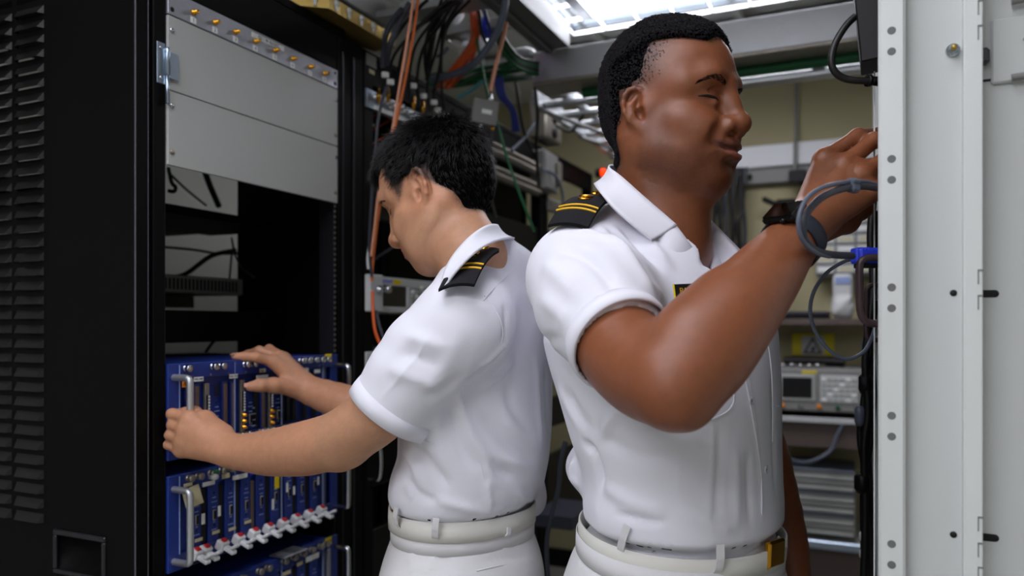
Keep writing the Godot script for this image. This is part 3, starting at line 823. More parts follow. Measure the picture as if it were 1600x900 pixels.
# ---------------------------------------------------------------- overhead trays and cables
func overhead() -> void:
	var o := thing("cable_duct", "broad brushed aluminium duct crossing the aisle overhead, behind the standing man's head", "cable duct", 1.30, 2.128, 0.165)
	part("channel", span(0, 0.12, 0.0, 0.100, 0, 1.5, 0.003), mats.aluminium, o)
	part("lower_lip", span(-0.008, 0.12, -0.012, 0.0, 0, 1.5, 0.002), mats.tin, o)
	o = thing("strut_rail", "grey strut under the aluminium duct, with green cable laid along it", "rail", 1.42, 2.075, 0.3)
	part("rail", span(0, 0.05, 0.0, 0.02, 0, 1.4, 0.002), mats.aluminium, o)
	for k in 5: part("bracket", span(0, 0.02, 0.02, 0.055, 0.2 + 0.25 * k, 0.235 + 0.25 * k, 0.001), mats.aluminium, o)
	var g := thing("green_cable", "dark green cable on the strut under the aluminium duct", "cable", 1.40, 2.105, 0.3)
	part("jacket", tube(PackedVector3Array([Vector3(0, 0, 0), Vector3(0, 0.002, 0.7), Vector3(0, 0, 1.4)]), [0.016], 8, 4), mats.cable_green, g)
	o = thing("cable_tray", "wide ribbed aluminium tray running overhead beside the bright ceiling light", "cable tray", -0.3, 2.225, 0.19)
	part("pan", span(0, 1.6, 0.0, 0.006, 0.0, 0.10, 0.001), mats.tray_metal, o)
	part("near_side", span(0, 1.6, 0.006, 0.075, 0.0, 0.006, 0.001), mats.tray_metal, o)
	part("far_side", span(0, 1.6, 0.006, 0.075, 0.094, 0.10, 0.001), mats.tray_metal, o)
	part("rib", span(0, 1.6, -0.012, 0.0, 0.02, 0.045, 0.003), mats.tray_metal, o)
	o = thing("angle_rail", "thin bright angle rail between the ribbed tray and the ceiling light", "rail", -0.3, 2.30, 0.335)
	part("flange", span(0, 1.6, 0.0, 0.004, 0, 0.035, 0.001), mats.aluminium, o)
	part("web", span(0, 1.6, 0.0, 0.05, 0.031, 0.035, 0.001), mats.aluminium, o)
	o = thing("cross_rail", "short pale cross rail carrying the orange bundle, tied with a blue strap", "rail", 1.05, 2.225, -0.03)
	part("channel", span(0, 0.045, 0.0, 0.028, 0, 0.215, 0.003), mats.aluminium, o)
	part("end_cap", span(-0.004, 0.049, -0.003, 0.031, -0.006, 0.0, 0.001), mats.aluminium, o)
	part("blue_strap", span(-0.005, 0.05, -0.012, 0.036, 0.118, 0.150, 0.004), mats.plug_blue, o)
	o = thing("cross_rail", "pale cross rail at the top edge behind the copper cords", "rail", 0.86, 2.228, -0.16)
	part("channel", span(0, 0.075, 0.0, 0.022, 0, 0.36, 0.003), mats.aluminium, o)
	o = thing("side_rail", "long grey side rail over the racks, upper left of the cables", "rail", -0.4, 2.226, -0.17)
	part("channel", span(0, 1.32, 0.0, 0.08, 0, 0.025, 0.003), mats.gear_grey, o)
	# ladder beyond the duct
	o = thing("cable_ladder", "aluminium cable ladder running to the far wall above the racks", "cable ladder", 1.44, 2.10, 0.10)
	for z in [0.0, 0.34]: part("side_rail", span(0, 1.5, 0, 0.05, z, z + 0.018, 0.002), mats.aluminium, o)
	for k in 10: part("rung", span(0.06 + 0.15 * k, 0.10 + 0.15 * k, 0.008, 0.028, 0.018, 0.34, 0.004), mats.aluminium, o)
	for e in [["white_cable", "thick white cable lying along the far ladder", 0.10, 0.02, "white_plastic"], ["green_cable", "bright green cable lying along the far ladder", 0.17, 0.009, "cable_green"], ["white_cable", "thinner white cable beside the green one on the far ladder", 0.22, 0.013, "white_plastic"]]:
		var q := thing(e[0], e[1], "cable", 1.44, 2.10 + 0.028 + e[3], 0.10 + e[2])
		part("jacket", tube(PackedVector3Array([Vector3(0.0, 0, 0), Vector3(0.4, 0.0, 0.012), Vector3(0.9, 0, -0.012), Vector3(1.5, 0, 0)]), [e[3]], 10, 5), mats[e[4]], q)
	for k in 3:
		o = thing("brace", ["dark diagonal brace under the far ladder, left one", "dark diagonal brace under the far ladder, middle one", "dark diagonal brace under the far ladder, nearest the standing man's neck"][k], "brace", 1.5 + 0.42 * k, 2.0, 0.1, "diagonal braces under the ladder")
		part("bar", tube(PackedVector3Array([Vector3(0, 0.10, 0.0), Vector3(0.22, -0.03, 0.34)]), [0.007], 6, 2), mats.gear_grey, o)
	# cables falling from above to the connector strip
	var drops := [
		[[[668, 0, 1.80], [640, 28, 1.85], [612, 70, 1.9], [604, 112, 1.93], [602, 150, 1.955]], 0.004],
		[[[700, 0, 1.82], [655, 40, 1.86], [617, 85, 1.9], [606, 125, 1.94], [604, 148, 1.96]], 0.004],
		[[[690, 0, 1.84], [678, 30, 1.9], [650, 70, 1.95], [640, 115, 2.0], [640, 158, 2.05]], 0.004],
		[[[712, 0, 1.84], [690, 35, 1.9], [662, 75, 2.0], [652, 120, 2.05], [655, 165, 2.1]], 0.0045],
		[[[706, 0, 1.86], [692, 40, 1.95], [680, 85, 2.05], [668, 130, 2.1], [672, 176, 2.15]], 0.004],
		[[[722, 0, 1.86], [695, 45, 1.95], [688, 100, 2.1], [678, 150, 2.15], [686, 184, 2.2]], 0.0045],
		[[[735, 0, 1.88], [700, 40, 1.95], [690, 90, 2.1], [692, 150, 2.18], [700, 192, 2.24]], 0.004],
	]
	for i in drops.size(): cord("black_cable", "black cable dropping into the connector strip, %s from the brass bar" % NTH[i], drops[i][0], drops[i][1], "cable_black", "black cables into the connector strip")
	var tags := [[602, 117, 1.92], [610, 128, 1.92], [646, 134, 2.03], [662, 150, 2.1], [678, 160, 2.14], [684, 172, 2.17], [697, 182, 2.2]]
	for t in tags:
		var w := at(t[0], t[1], t[2])
		var q := MeshInstance3D.new()
		q.name = "cable_flag"
		q.mesh = box(Vector3.ZERO, Vector3(0.018, 0.014, 0.008), 0.002, Basis(Vector3.UP, 0.3))
		q.material_override = mats.label_white
		q.position = w
		add_child(q, true)
		tag(q, "white label flag on a black cable above the bent man's head, %s from the left" % NTH[tags.find(t)], "label", "white flags on the black cables")
	var more := [
		["thick dark cable bending down beside the brass bar, leftmost of the fall", [[628, 15, 1.75], [612, 35, 1.78], [603, 55, 1.80], [600, 75, 1.83], [598, 105, 1.86]], 0.007, "cable_dark_grey"],
		["thick blue-black cable second from the brass bar", [[640, 5, 1.75], [622, 40, 1.78], [610, 70, 1.80], [604, 100, 1.85]], 0.007, "cable_dark_grey"],
		["black cable looping low across the fall of cables", [[720, 0, 1.8], [680, 25, 1.85], [650, 45, 1.88], [630, 80, 1.9], [622, 120, 1.95]], 0.005, "cable_black"],
		["thick black cable plunging at the right of the fall", [[700, 0, 1.9], [684, 30, 1.95], [676, 60, 2.0], [668, 110, 2.1]], 0.008, "cable_black"],
		["black cable over the dark gap right of the fall", [[690, 10, 1.9], [670, 50, 1.98], [664, 90, 2.06], [668, 125, 2.1]], 0.005, "cable_black"],
		["grey cable arching above the dark gap", [[700, 75, 2.2], [690, 85, 2.2], [684, 88, 2.22]], 0.006, "cable_grey"],
		["thin black cable dangling beside the orange bundle", [[745, 5, 2.2], [750, 25, 2.2], [752, 50, 2.2], [764, 75, 2.2]], 0.005, "cable_black"],
		["thin dark blue cable beside the ribbed tray", [[755, 10, 2.2], [764, 40, 2.2], [772, 70, 2.2]], 0.005, "cable_blue"],
	]
	for e in more: cord("cable", e[0], e[1], e[2], e[3])
	cord("copper_cable", "pale copper-coloured cord hanging from the tray past the bent man's face, left strand", [[651, -40, 1.70], [640, 40, 1.76], [622, 150, 1.80], [606, 245, 1.82], [592, 300, 1.84], [586, 350, 1.86], [580, 400, 1.88]], 0.0034, "cable_copper")
	cord("orange_cable", "orange cord hanging from the tray past the bent man's face, right strand", [[657, -40, 1.72], [648, 40, 1.78], [632, 130, 1.82], [612, 225, 1.84], [597, 300, 1.86], [588, 360, 1.88], [582, 415, 1.90], [581, 440, 1.905]], 0.0034, "cable_amber")
	cord("white_lead", "short white sleeve on the cord above the pale instrument", [[577, 385, 1.885], [575, 405, 1.89], [576, 420, 1.895]], 0.004, "white_plastic")
	cord("black_lead", "black lead falling straight in front of the racks to the pale instrument", [[604, 135, 1.88], [592, 180, 1.86], [586, 240, 1.86], [580, 320, 1.87], [577, 390, 1.885], [581, 432, 1.90]], 0.004, "cable_dark_grey")
	cord("orange_lead", "orange lead drooping below the pale instrument", [[582, 455, 1.90], [583, 490, 1.88], [587, 520, 1.86], [600, 552, 1.82]], 0.004, "cable_orange")
	cord("black_lead", "black lead drooping beside the orange one below the pale instrument", [[588, 486, 1.9], [593, 510, 1.88], [603, 540, 1.85]], 0.004, "cable_dark_grey")
	cord("black_stay", "thin black cord slanting behind the bent man's nose", [[566, 418, 2.0], [600, 395, 2.05], [640, 370, 2.1]], 0.004, "cable_dark_grey")
	var jr := RandomNumberGenerator.new()
	jr.seed = 21
	var j := func(x: float, y: float, d: float, w: float) -> Array: return [x + jr.randf_range(-w, w), y + jr.randf_range(-w, w), d + jr.randf_range(-0.05, 0.05)]
	for k in 10:
		cord("orange_bundle_cable", "orange cable in the curving bundle under the cross rail, %s from its left side" % NTH[k], [j.call(730 + k * 1.8, 4, 2.3, 4), j.call(737 + k * 1.4, 40, 2.3, 3), j.call(730 + k * 1.6, 72, 2.3, 4), j.call(708 + k * 2.2, 104, 2.32, 4), j.call(682 + k * 2.2, 136, 2.36, 4)], 0.0040, "cable_orange" if k % 3 else "cable_rust", "orange cables in one bundle")
	for k in 10:
		cord("green_bundle_cable", "green cable in the sagging bundle above the racks, %s from its top" % NTH[k], [j.call(668, 116 + k * 2.4, 2.42, 4), j.call(705, 118 + k * 2.2, 2.42, 5), j.call(750, 106 + k * 3.0, 2.42, 5), j.call(800, 97 + k * 3.2, 2.45, 5), j.call(848, 90 + k * 3.2, 2.6, 4)], 0.0052, "cable_green" if k % 4 else "cable_dark_green", "green cables in one bundle")
	for k in 4:
		cord("dark_green_cable", "dark cable curving down to the aluminium duct's end, %s from the left" % NTH[k], [[772 + k * 3, 45, 2.3], [785 + k * 3, 78 - k * 2, 2.33], [808 + k * 2, 104 - k * 4, 2.37], [840, 116 - k * 6, 2.45]], 0.007, "cable_black" if k % 2 else "cable_green", "dark cables by the duct's end")
	var rr := []
	for k in 80: rr.append(0.0105 if k % 2 else 0.0088)
	var cw := points([[792, -20, 2.0], [785, 28, 2.02], [770, 62, 2.05], [745, 95, 2.08], [715, 114, 2.12], [672, 124, 2.16]])
	var co := MeshInstance3D.new()
	co.name = "corrugated_conduit"
	var b0 := cw[0]
	for i in cw.size(): cw[i] -= b0
	co.mesh = tube(cw, rr, 12, 16)
	co.material_override = mats.cable_grey
	co.position = b0
	add_child(co, true)
	tag(co, "grey corrugated conduit swinging down across the coloured bundles", "conduit")
	cord("copper_cable", "short copper cord going up from the little grey splitter box", [[792, 35, 2.1], [782, 75, 2.1], [773, 110, 2.1], [766, 143, 2.1]], 0.0055, "cable_copper")
	cord("green_thin_cable", "thin green cord running down past the little grey splitter box", [[745, 60, 2.16], [752, 100, 2.15], [763, 150, 2.14], [776, 190, 2.14], [800, 270, 2.14], [835, 362, 2.14]], 0.004, "cable_green")
	cord("teal_cable", "teal cord slanting from the green bundle to a blue tie", [[757, 125, 2.3], [735, 142, 2.3], [714, 153, 2.3]], 0.006, "cable_teal")
	for k in 4: cord("blue_cable", "dark blue cable curving right of the splitter box, %s from the left" % NTH[k], [[772 + k * 4, 120, 2.4], [780 + k * 3, 150, 2.4], [798 + k * 2, 172, 2.45], [802 + k * 3, 205, 2.5]], 0.005, "cable_blue", "blue cables right of the splitter box")
	for e in [["black cable hanging across the outlet box, left one", [[806, 125, 2.6], [812, 170, 2.6], [820, 210, 2.65], [838, 250, 2.75]]], ["black cable hanging across the outlet box, right one", [[835, 130, 2.6], [840, 180, 2.65], [838, 230, 2.7], [842, 290, 2.8]]], ["grey cable looping from the junction box down the far racks", [[846, 265, 2.9], [868, 275, 2.95], [880, 310, 3.0], [872, 350, 3.0]]], ["black cable looping round the end of the far ladder", [[868, 195, 2.8], [890, 205, 2.8], [905, 190, 2.8], [915, 170, 2.8]]], ["grey cable slanting to the far racks with a white tip", [[838, 190, 2.7], [820, 215, 2.65], [800, 235, 2.6]]]]: cord("cable", e[0], e[1], 0.006, "cable_black" if e[0][0] == "b" else "cable_grey")
	for e in [[[695, 22, 2.42], Vector3(0.055, 0.045, 0.06), "bulky white wrapped bundle behind the black cables"], [[745, 72, 2.45], Vector3(0.03, 0.045, 0.04), "white wrapped bundle under the cross rail"], [[660, 10, 2.3], Vector3(0.06, 0.03, 0.05), "white wrapped bundle at the top edge behind the copper cords"], [[815, 85, 2.5], Vector3(0.04, 0.018, 0.03), "small white wrapped bundle by the duct's end"], [[726, 80, 2.4], Vector3(0.012, 0.03, 0.02), "thin white sleeve beside the orange bundle"]]:
		var q := MeshInstance3D.new()
		q.name = "wrapped_bundle"
		var f := Field.new()
		f.ell(Vector3.ZERO, e[1], 0.01)
		f.ell(Vector3(e[1].x * 0.5, e[1].y * 0.3, 0), e[1] * 0.6, 0.02)
		f.ell(Vector3(-e[1].x * 0.5, -e[1].y * 0.3, 0.01), e[1] * 0.6, 0.02)
		q.mesh = nets(f, -e[1] * 1.6, e[1] * 1.6, 0.006).mesh()
		q.material_override = mats.white_plastic
		q.position = at(e[0][0], e[0][1], e[0][2])
		add_child(q, true)
		tag(q, e[2], "bundle")
	# splitter box on its cords
	var sp := Node3D.new()
	sp.name = "splitter_box"
	sp.position = at(757, 176, 2.1)
	sp.rotation = Vector3(0.0, 0.25, -0.12)
	add_child(sp, true)
	tag(sp, "little grey splitter box with gold connectors hanging among the cables", "splitter")
	part("case", box(Vector3.ZERO, Vector3(0.070, 0.066, 0.024), 0.002), mats.gear_grey, sp)
	part("logo_plate", box(Vector3(0.004, 0.0, 0.0125), Vector3(0.028, 0.012, 0.001), 0.0005), mats.label_white, sp)
	var sj := lathe([[0.0, 0.0], [0.004, 0.0], [0.004, -0.004], [0.0055, -0.004], [0.0055, -0.012], [0.004, -0.012], [0.004, -0.016], [0.0, -0.016]].map(func(q): return [q[0], -q[1]]), 10, plug(1, 1, Vector3.ZERO, Vector3.DOWN))
	for x in [-0.027, 0.026]: part("gold_connector", sj, mats.gold, sp, Vector3(x, -0.033, 0))
	part("white_connector", sj, mats.white_plastic, sp, Vector3(-0.006, -0.033, 0))
	part("top_connector", lathe([[0.0, 0.0], [0.005, 0.0], [0.007, 0.004], [0.007, 0.012], [0.004, 0.014], [0.004, 0.02], [0.0, 0.02]], 10), mats.chrome, sp, Vector3(0.012, 0.033, 0))
	cord("white_lead", "lead with a blue boot and white plug under the splitter box", [[752, 205, 2.1], [750, 216, 2.1], [748, 222, 2.1]], 0.0035, "plug_blue")
	cord("plug", "white plug dangling under the splitter box", [[748, 222, 2.1], [747, 228, 2.1], [746, 233, 2.1]], 0.0065, "white_plastic")
	cord("black_lead", "black lead hanging from the right connector of the splitter box", [[768, 203, 2.1], [766, 240, 2.1], [764, 290, 2.1], [775, 340, 2.1]], 0.0045, "cable_black")
	cord("black_lead", "black lead hanging from the left connector of the splitter box", [[741, 203, 2.1], [737, 225, 2.1], [733, 250, 2.1]], 0.0045, "cable_black")
	cord("grey_cable", "pinkish grey cord hanging between the two men's backs", [[884, 690, 1.6], [876, 720, 1.6], [872, 765, 1.6], [858, 820, 1.6], [854, 860, 1.6], [858, 920, 1.6]], 0.005, "cable_grey")
	var tr := thing("floor_tray", "dark blue-grey tray low in the gap between the two men", "tray", 1.55, 0.62, 0.05)
	part("tray", span(0, 0.25, 0, 0.05, 0, 0.16, 0.004), mats.cable_dark_grey, tr)

# ---------------------------------------------------------------- light grey cabinet on the right
func right_cabinet() -> void:
	var o := thing("equipment_cabinet", "tall light grey steel cabinet filling the right edge, with punched posts", "cabinet", 0, 0, 0)
	var m: Material = mats.cabinet_grey
	part("near_post", span(-0.04, -0.005, 0.0, 2.2, 1.1490, 1.1762, 0.003), m, o)
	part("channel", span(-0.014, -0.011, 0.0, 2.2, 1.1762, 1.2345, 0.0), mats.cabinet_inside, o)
	part("flange", span(-0.032, -0.028, 0.0, 2.2, 1.2335, 1.2505, 0.001), m, o)
	part("flange_return", span(-0.030, -0.010, 0.0, 2.2, 1.2325, 1.2345, 0.0005), m, o)
	part("flange_web", span(-0.028, 0.02, 0.0, 2.2, 1.2485, 1.2505, 0.0005), m, o)
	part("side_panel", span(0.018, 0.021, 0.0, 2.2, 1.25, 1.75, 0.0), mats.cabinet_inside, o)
	part("rear_side", span(-0.02, 0.75, 0.0, 2.2, 1.75, 1.755, 0.0), m, o)
	part("roof", span(-0.03, 0.75, 2.2, 2.215, 1.149, 1.755, 0.002), m, o)
	part("far_side", span(0.745, 0.75, 0.0, 2.2, 1.16, 1.755, 0.0), m, o)
	part("far_post", span(0.60, 0.66, 0.0, 2.2, 1.1515, 1.18, 0.002), m, o)
	part("front_lip", span(0.10, 0.105, 0.0, 2.2, 1.1458, 1.1478, 0.0004), m, o)
	part("front_rail", span(0.02, 0.05, 0.0, 2.2, 1.162, 1.18, 0.002), m, o)
	# holes of the post, in pairs
	var hole := lathe([[0.0044, 0.0, 1], [0.0044, 0.0003, 1], [0.0, 0.0003]], 20, plug(1, 1, Vector3.ZERO, Vector3(-1, 0, 0)))
	var ring := lathe([[0.0038, 0.0], [0.0052, 0.0], [0.0050, 0.0004], [0.0040, 0.0002]], 16, plug(1, 1, Vector3.ZERO, Vector3(-1, 0, 0)))
	for k in 12:
		for j in 2:
			var y := 1.6755 + 0.1428 * (k - 7) - 0.0232 * j + 0.0
			part("hole", hole, mats.hole_grey, o, Vector3(-0.0400, y, 1.1622))
	# nut, dark holes, slots, notches
	var nt := part("bolt", lathe([[0.0, 0.0], [0.0075, 0.0], [0.0070, 0.003], [0.0, 0.003]], 18, plug(1, 1, Vector3.ZERO, Vector3(-1, 0, 0))), mats.chrome, o, Vector3(-0.014, 1.6525, 1.2240))
	part("nut", lathe([[0.0055, 0.003], [0.0055, 0.008], [0.0, 0.008]], 6, plug(1, 1, Vector3.ZERO, Vector3(-1, 0, 0))), mats.zinc, nt)
	part("thread", lathe([[0.0033, 0.008], [0.0033, 0.014], [0.0, 0.015]], 12, plug(1, 1, Vector3.ZERO, Vector3(-1, 0, 0))), mats.brass, nt)
	for y in [1.3835, 1.1155]: part("round_hole", lathe([[0.0, 0.0], [0.0036, 0.0], [0.0036, 0.0006], [0.0, 0.0006]], 14, plug(1, 1, Vector3.ZERO, Vector3(-1, 0, 0))), mats.slot_black, o, Vector3(-0.0142, y, 1.2245))
	for y in [1.3832, 1.1085]:
		var st := begin()
		span_into(st, 0.0172, 0.0182, y - 0.0042, y + 0.0042, 1.25, 1.268)
		lathe_into(st, [[0.0, 0.0], [0.0042, 0.0], [0.0042, 0.001], [0.0, 0.001]], 14, plug(1, 1, Vector3(0.0182, y, 1.268), Vector3(-1, 0, 0)))
		part("slot", done(st), mats.slot_black, o)
	for y in [1.6920, 1.6650, 1.4020, 1.3745, 1.136, 1.108, 1.082]:
		var nn := begin()
		span_into(nn, -0.0326, -0.0318, y - 0.010, y + 0.006, 1.2455, 1.2468)
		span_into(nn, -0.0326, -0.0318, y + 0.004, y + 0.006, 1.2455, 1.2505)
		part("notch", done(nn), mats.gear_grey, o)
	# keyholed bracket inside
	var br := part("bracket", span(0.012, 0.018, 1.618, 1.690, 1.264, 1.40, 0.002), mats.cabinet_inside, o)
	for y in [1.7060, 1.6215]: part("slot_rib", tube(PackedVector3Array([Vector3(0.010, y, 1.283), Vector3(0.010, y + 0.003, 1.33), Vector3(0.010, y + 0.005, 1.36)]), [0.0042], 8, 3), mats.gear_grey, br)
	part("clip", span(0.004, 0.018, 1.640, 1.658, 1.2515, 1.262, 0.003), mats.cable_dark_grey, br)
	part("louver_slit", span(0.0165, 0.0178, 1.6225, 1.6250, 1.252, 1.278), mats.slot_black, br)
	part("round_mark", tube(PackedVector3Array([Vector3(0.0115, 1.662, 1.294), Vector3(0.0115, 1.668, 1.298), Vector3(0.0115, 1.669, 1.304), Vector3(0.0115, 1.666, 1.308)]), [0.0009], 6, 4), mats.gear_grey, br)
	# gear mounted in its front
	var q := thing("cabinet_instrument", "black equipment front inside the light grey cabinet, seen edge on", "instrument", 0.16, 1.0, 1.225)
	part("front", span(0, 0.4, 0, 0.8, 0.0, 0.2, 0.002), mats.black_plastic, q)
	# brown pull handles
	var h := MeshInstance3D.new()
	h.name = "pull_handle"
	var hw := points([[1374, 403, 0.935], [1358, 403, 0.935], [1346, 408, 0.935], [1343, 420, 0.935], [1343, 455, 0.935], [1344, 484, 0.935], [1349, 498, 0.935], [1360, 505, 0.935], [1376, 506, 0.935]])
	var hb := hw[0]
	for i in hw.size(): hw[i] -= hb
	h.mesh = tube(hw, [0.0046], 12, 5)
	h.material_override = mats.handle_brown
	h.position = hb
	add_child(h, true)
	tag(h, "dark brown tube handle at the cabinet's front edge, under the blue plug", "handle")
	h = MeshInstance3D.new()
	h.name = "pull_handle"
	hw = points([[1374, 446, 1.06], [1362, 446, 1.06], [1355, 452, 1.06], [1354, 470, 1.06], [1354, 520, 1.06], [1360, 530, 1.06], [1376, 531, 1.06]])
	hb = hw[0]
	for i in hw.size(): hw[i] -= hb
	h.mesh = tube(hw, [0.0036], 10, 5)
	h.material_override = mats.handle_brown
	h.position = hb
	add_child(h, true)
	tag(h, "smaller dark handle just behind the brown one at the cabinet's edge", "handle")
	# video cables with a clip and blue plug
	cord("video_cable", "thick dark grey video cable looping round the standing man's wrist to the blue plug", [[1380, 296, 0.93], [1350, 291, 0.90], [1320, 294, 0.875], [1288, 306, 0.855], [1265, 327, 0.845], [1255, 350, 0.84], [1258, 374, 0.845], [1275, 391, 0.86], [1300, 398, 0.89], [1332, 400, 0.925]], 0.0042, "cable_dark_grey", "", 12)
	cord("video_cable", "thinner grey cable clipped to the thick video cable round the wrist", [[1380, 292, 0.93], [1350, 284, 0.90], [1320, 285, 0.875], [1285, 293, 0.852], [1262, 309, 0.838], [1250, 332, 0.832], [1248, 356, 0.832], [1256, 378, 0.838], [1274, 394, 0.855], [1296, 401, 0.885]], 0.0026, "cable_grey", "", 12)
	var cl := Node3D.new()
	cl.name = "cable_clip"
	cl.position = at(1333, 290, 0.884)
	cl.rotation = Vector3(0, 0.6, -0.06)
	add_child(cl, true)
	tag(cl, "grey plastic clip joining the two video cables above the wrist", "clip")
	part("body", box(Vector3.ZERO, Vector3(0.016, 0.0165, 0.012), 0.003), mats.cable_grey, cl)
	part("groove", box(Vector3(0, 0.002, 0.006), Vector3(0.0165, 0.0016, 0.001), 0.0002), mats.cable_dark_grey, cl)
	var bp := Node3D.new()
	bp.name = "video_plug"
	bp.position = at(1350, 400, 0.945)
	bp.rotation = Vector3(0, 0.35, 0.03)
	add_child(bp, true)
	tag(bp, "bright blue video plug at the cabinet's front edge, over the brown handle", "plug")
	part("hood", box(Vector3(0.006, 0, 0), Vector3(0.034, 0.020, 0.012), 0.003), mats.plug_blue, bp)
	part("collar", box(Vector3(-0.0145, 0, 0), Vector3(0.005, 0.019, 0.012), 0.002), mats.plug_blue, bp)
	for k in 3: part("rib", box(Vector3(-0.007 + k * 0.005, 0.0085, 0), Vector3(0.003, 0.004, 0.012), 0.001), mats.plug_blue, bp)
	part("shell", box(Vector3(0.004, -0.012, 0), Vector3(0.034, 0.006, 0.009), 0.001), mats.slot_black, bp)
	cord("thin_cable", "thin grey cable making a big loop below the blue plug", [[1335, 405, 0.96], [1318, 409, 0.96], [1292, 426, 0.96], [1272, 455, 0.96], [1266, 487, 0.96], [1275, 520, 0.96], [1297, 548, 0.96], [1322, 561, 0.965], [1348, 551, 0.975], [1362, 528, 0.99], [1370, 500, 1.0]], 0.0024, "cable_grey", "", 10)
	# black supply hung at the top, its lead and strain relief
	var ps := Node3D.new()
	ps.name = "power_supply"
	ps.transform = Transform3D(room_turn() * Basis(Vector3.RIGHT, -0.09), room(0.05, 1.752, 1.138))
	add_child(ps, true)
	tag(ps, "black power supply box hung at the top of the cabinet's front edge", "power supply")
	part("case", box(Vector3(0.03, 0, 0.0), Vector3(0.06, 0.156, 0.028), 0.0015), mats.black_plastic, ps)
	part("front_plate", box(Vector3(0.03, 0, 0.0165), Vector3(0.062, 0.16, 0.006), 0.001), mats.slot_black, ps)
	for k in 5: part("marking", box(Vector3(-0.0008, 0.005 + k * 0.004, 0.0165), Vector3(0.0006, 0.0018, 0.002), 0.0), mats.label_white, ps)
	cord("power_lead", "glossy black power lead looping below the power supply box", [[1336, 26, 0.965], [1322, 40, 0.965], [1306, 66, 0.965], [1299, 92, 0.965], [1303, 110, 0.965], [1318, 122, 0.965], [1340, 126, 0.962], [1366, 126, 0.96]], 0.0044, "cable_black", "", 12)
	var sr := Node3D.new()
	sr.name = "strain_relief"
	sr.position = at(1357, 126, 0.962)
	add_child(sr, true)
	tag(sr, "black strain relief where the power lead enters the cabinet", "strain relief")
	part("ring", lathe([[0.0042, -0.002], [0.0075, -0.002], [0.0075, 0.002], [0.0042, 0.002]], 14, Transform3D(facing(Vector3(1, 0, -0.2)), Vector3.ZERO)), mats.black_plastic, sr)
	part("boot", lathe([[0.0042, 0.0], [0.0055, 0.004], [0.006, 0.014], [0.0, 0.014]], 14, Transform3D(facing(Vector3(1, 0, -0.2)), Vector3.ZERO)), mats.black_plastic, sr)
	# black cables hanging along the cabinet's front
	var hang := [
		["black cable hanging down the cabinet's front edge, outermost strand", [[1366, 300, 1.4], [1360, 370, 1.4], [1364, 450, 1.4], [1352, 560, 1.4], [1356, 640, 1.4], [1350, 700, 1.4], [1352, 800, 1.4], [1349, 920, 1.4]], 0.007],
		["black cable hanging down the cabinet's front edge, middle strand", [[1368, 330, 1.42], [1366, 420, 1.42], [1359, 540, 1.42], [1350, 620, 1.42], [1343, 680, 1.42], [1352, 740, 1.42], [1360, 830, 1.42], [1362, 920, 1.42]], 0.006],
		["black cable hanging down the cabinet's front edge, innermost strand", [[1369, 380, 1.44], [1362, 520, 1.44], [1365, 620, 1.44], [1358, 700, 1.44], [1361, 800, 1.44], [1364, 920, 1.44]], 0.006],
		["black cable hanging down the cabinet's front edge, with white tape rings", [[1369, 470, 1.43], [1356, 580, 1.43], [1361, 680, 1.43], [1349, 760, 1.43], [1349, 850, 1.43], [1350, 920, 1.43]], 0.006],
	]
	for e in hang: cord("hanging_cable", e[0], e[1], e[2], "cable_black")
	for e in [[1353, 545, "cable_grey", "upper grey plug on the cables at the cabinet's edge", 0.008], [1352, 600, "black_plastic", "black plug among the cables at the cabinet's edge, below the grey one", 0.012], [1343, 650, "cable_grey", "small grey plug on the cables at the cabinet's edge, at shelf height", 0.009], [1347, 755, "black_plastic", "fat black connector low on the hanging cables", 0.014], [1349, 838, "white_plastic", "upper white tape ring on the hanging black cable", 0.0075], [1349, 866, "white_plastic", "lower white tape ring on the hanging black cable", 0.0075]]:
		var w := MeshInstance3D.new()
		w.name = "cable_plug" if e[4] > 0.0076 else "tape_ring"
		w.mesh = lathe([[0.0, -0.018], [e[4] * 0.7, -0.018], [e[4], -0.01], [e[4], 0.012], [e[4] * 0.6, 0.018], [0.0, 0.018]].map(func(z): return [z[0], z[1] * (1.0 if e[4] > 0.0076 else 0.45)]), 10)
		w.material_override = mats[e[2]]
		w.position = at(e[0], e[1], 1.405)
		add_child(w, true)
		tag(w, e[3], "plug" if e[4] > 0.0076 else "tape")

# ---------------------------------------------------------------- far wall
func wall_thing(called: String, label: String, category: String, px: float, py: float, a: float, group := "") -> Node3D:
	var p := on_wall(px, py, a)
	return thing(called, label, category, p.x, p.y, p.z, group)

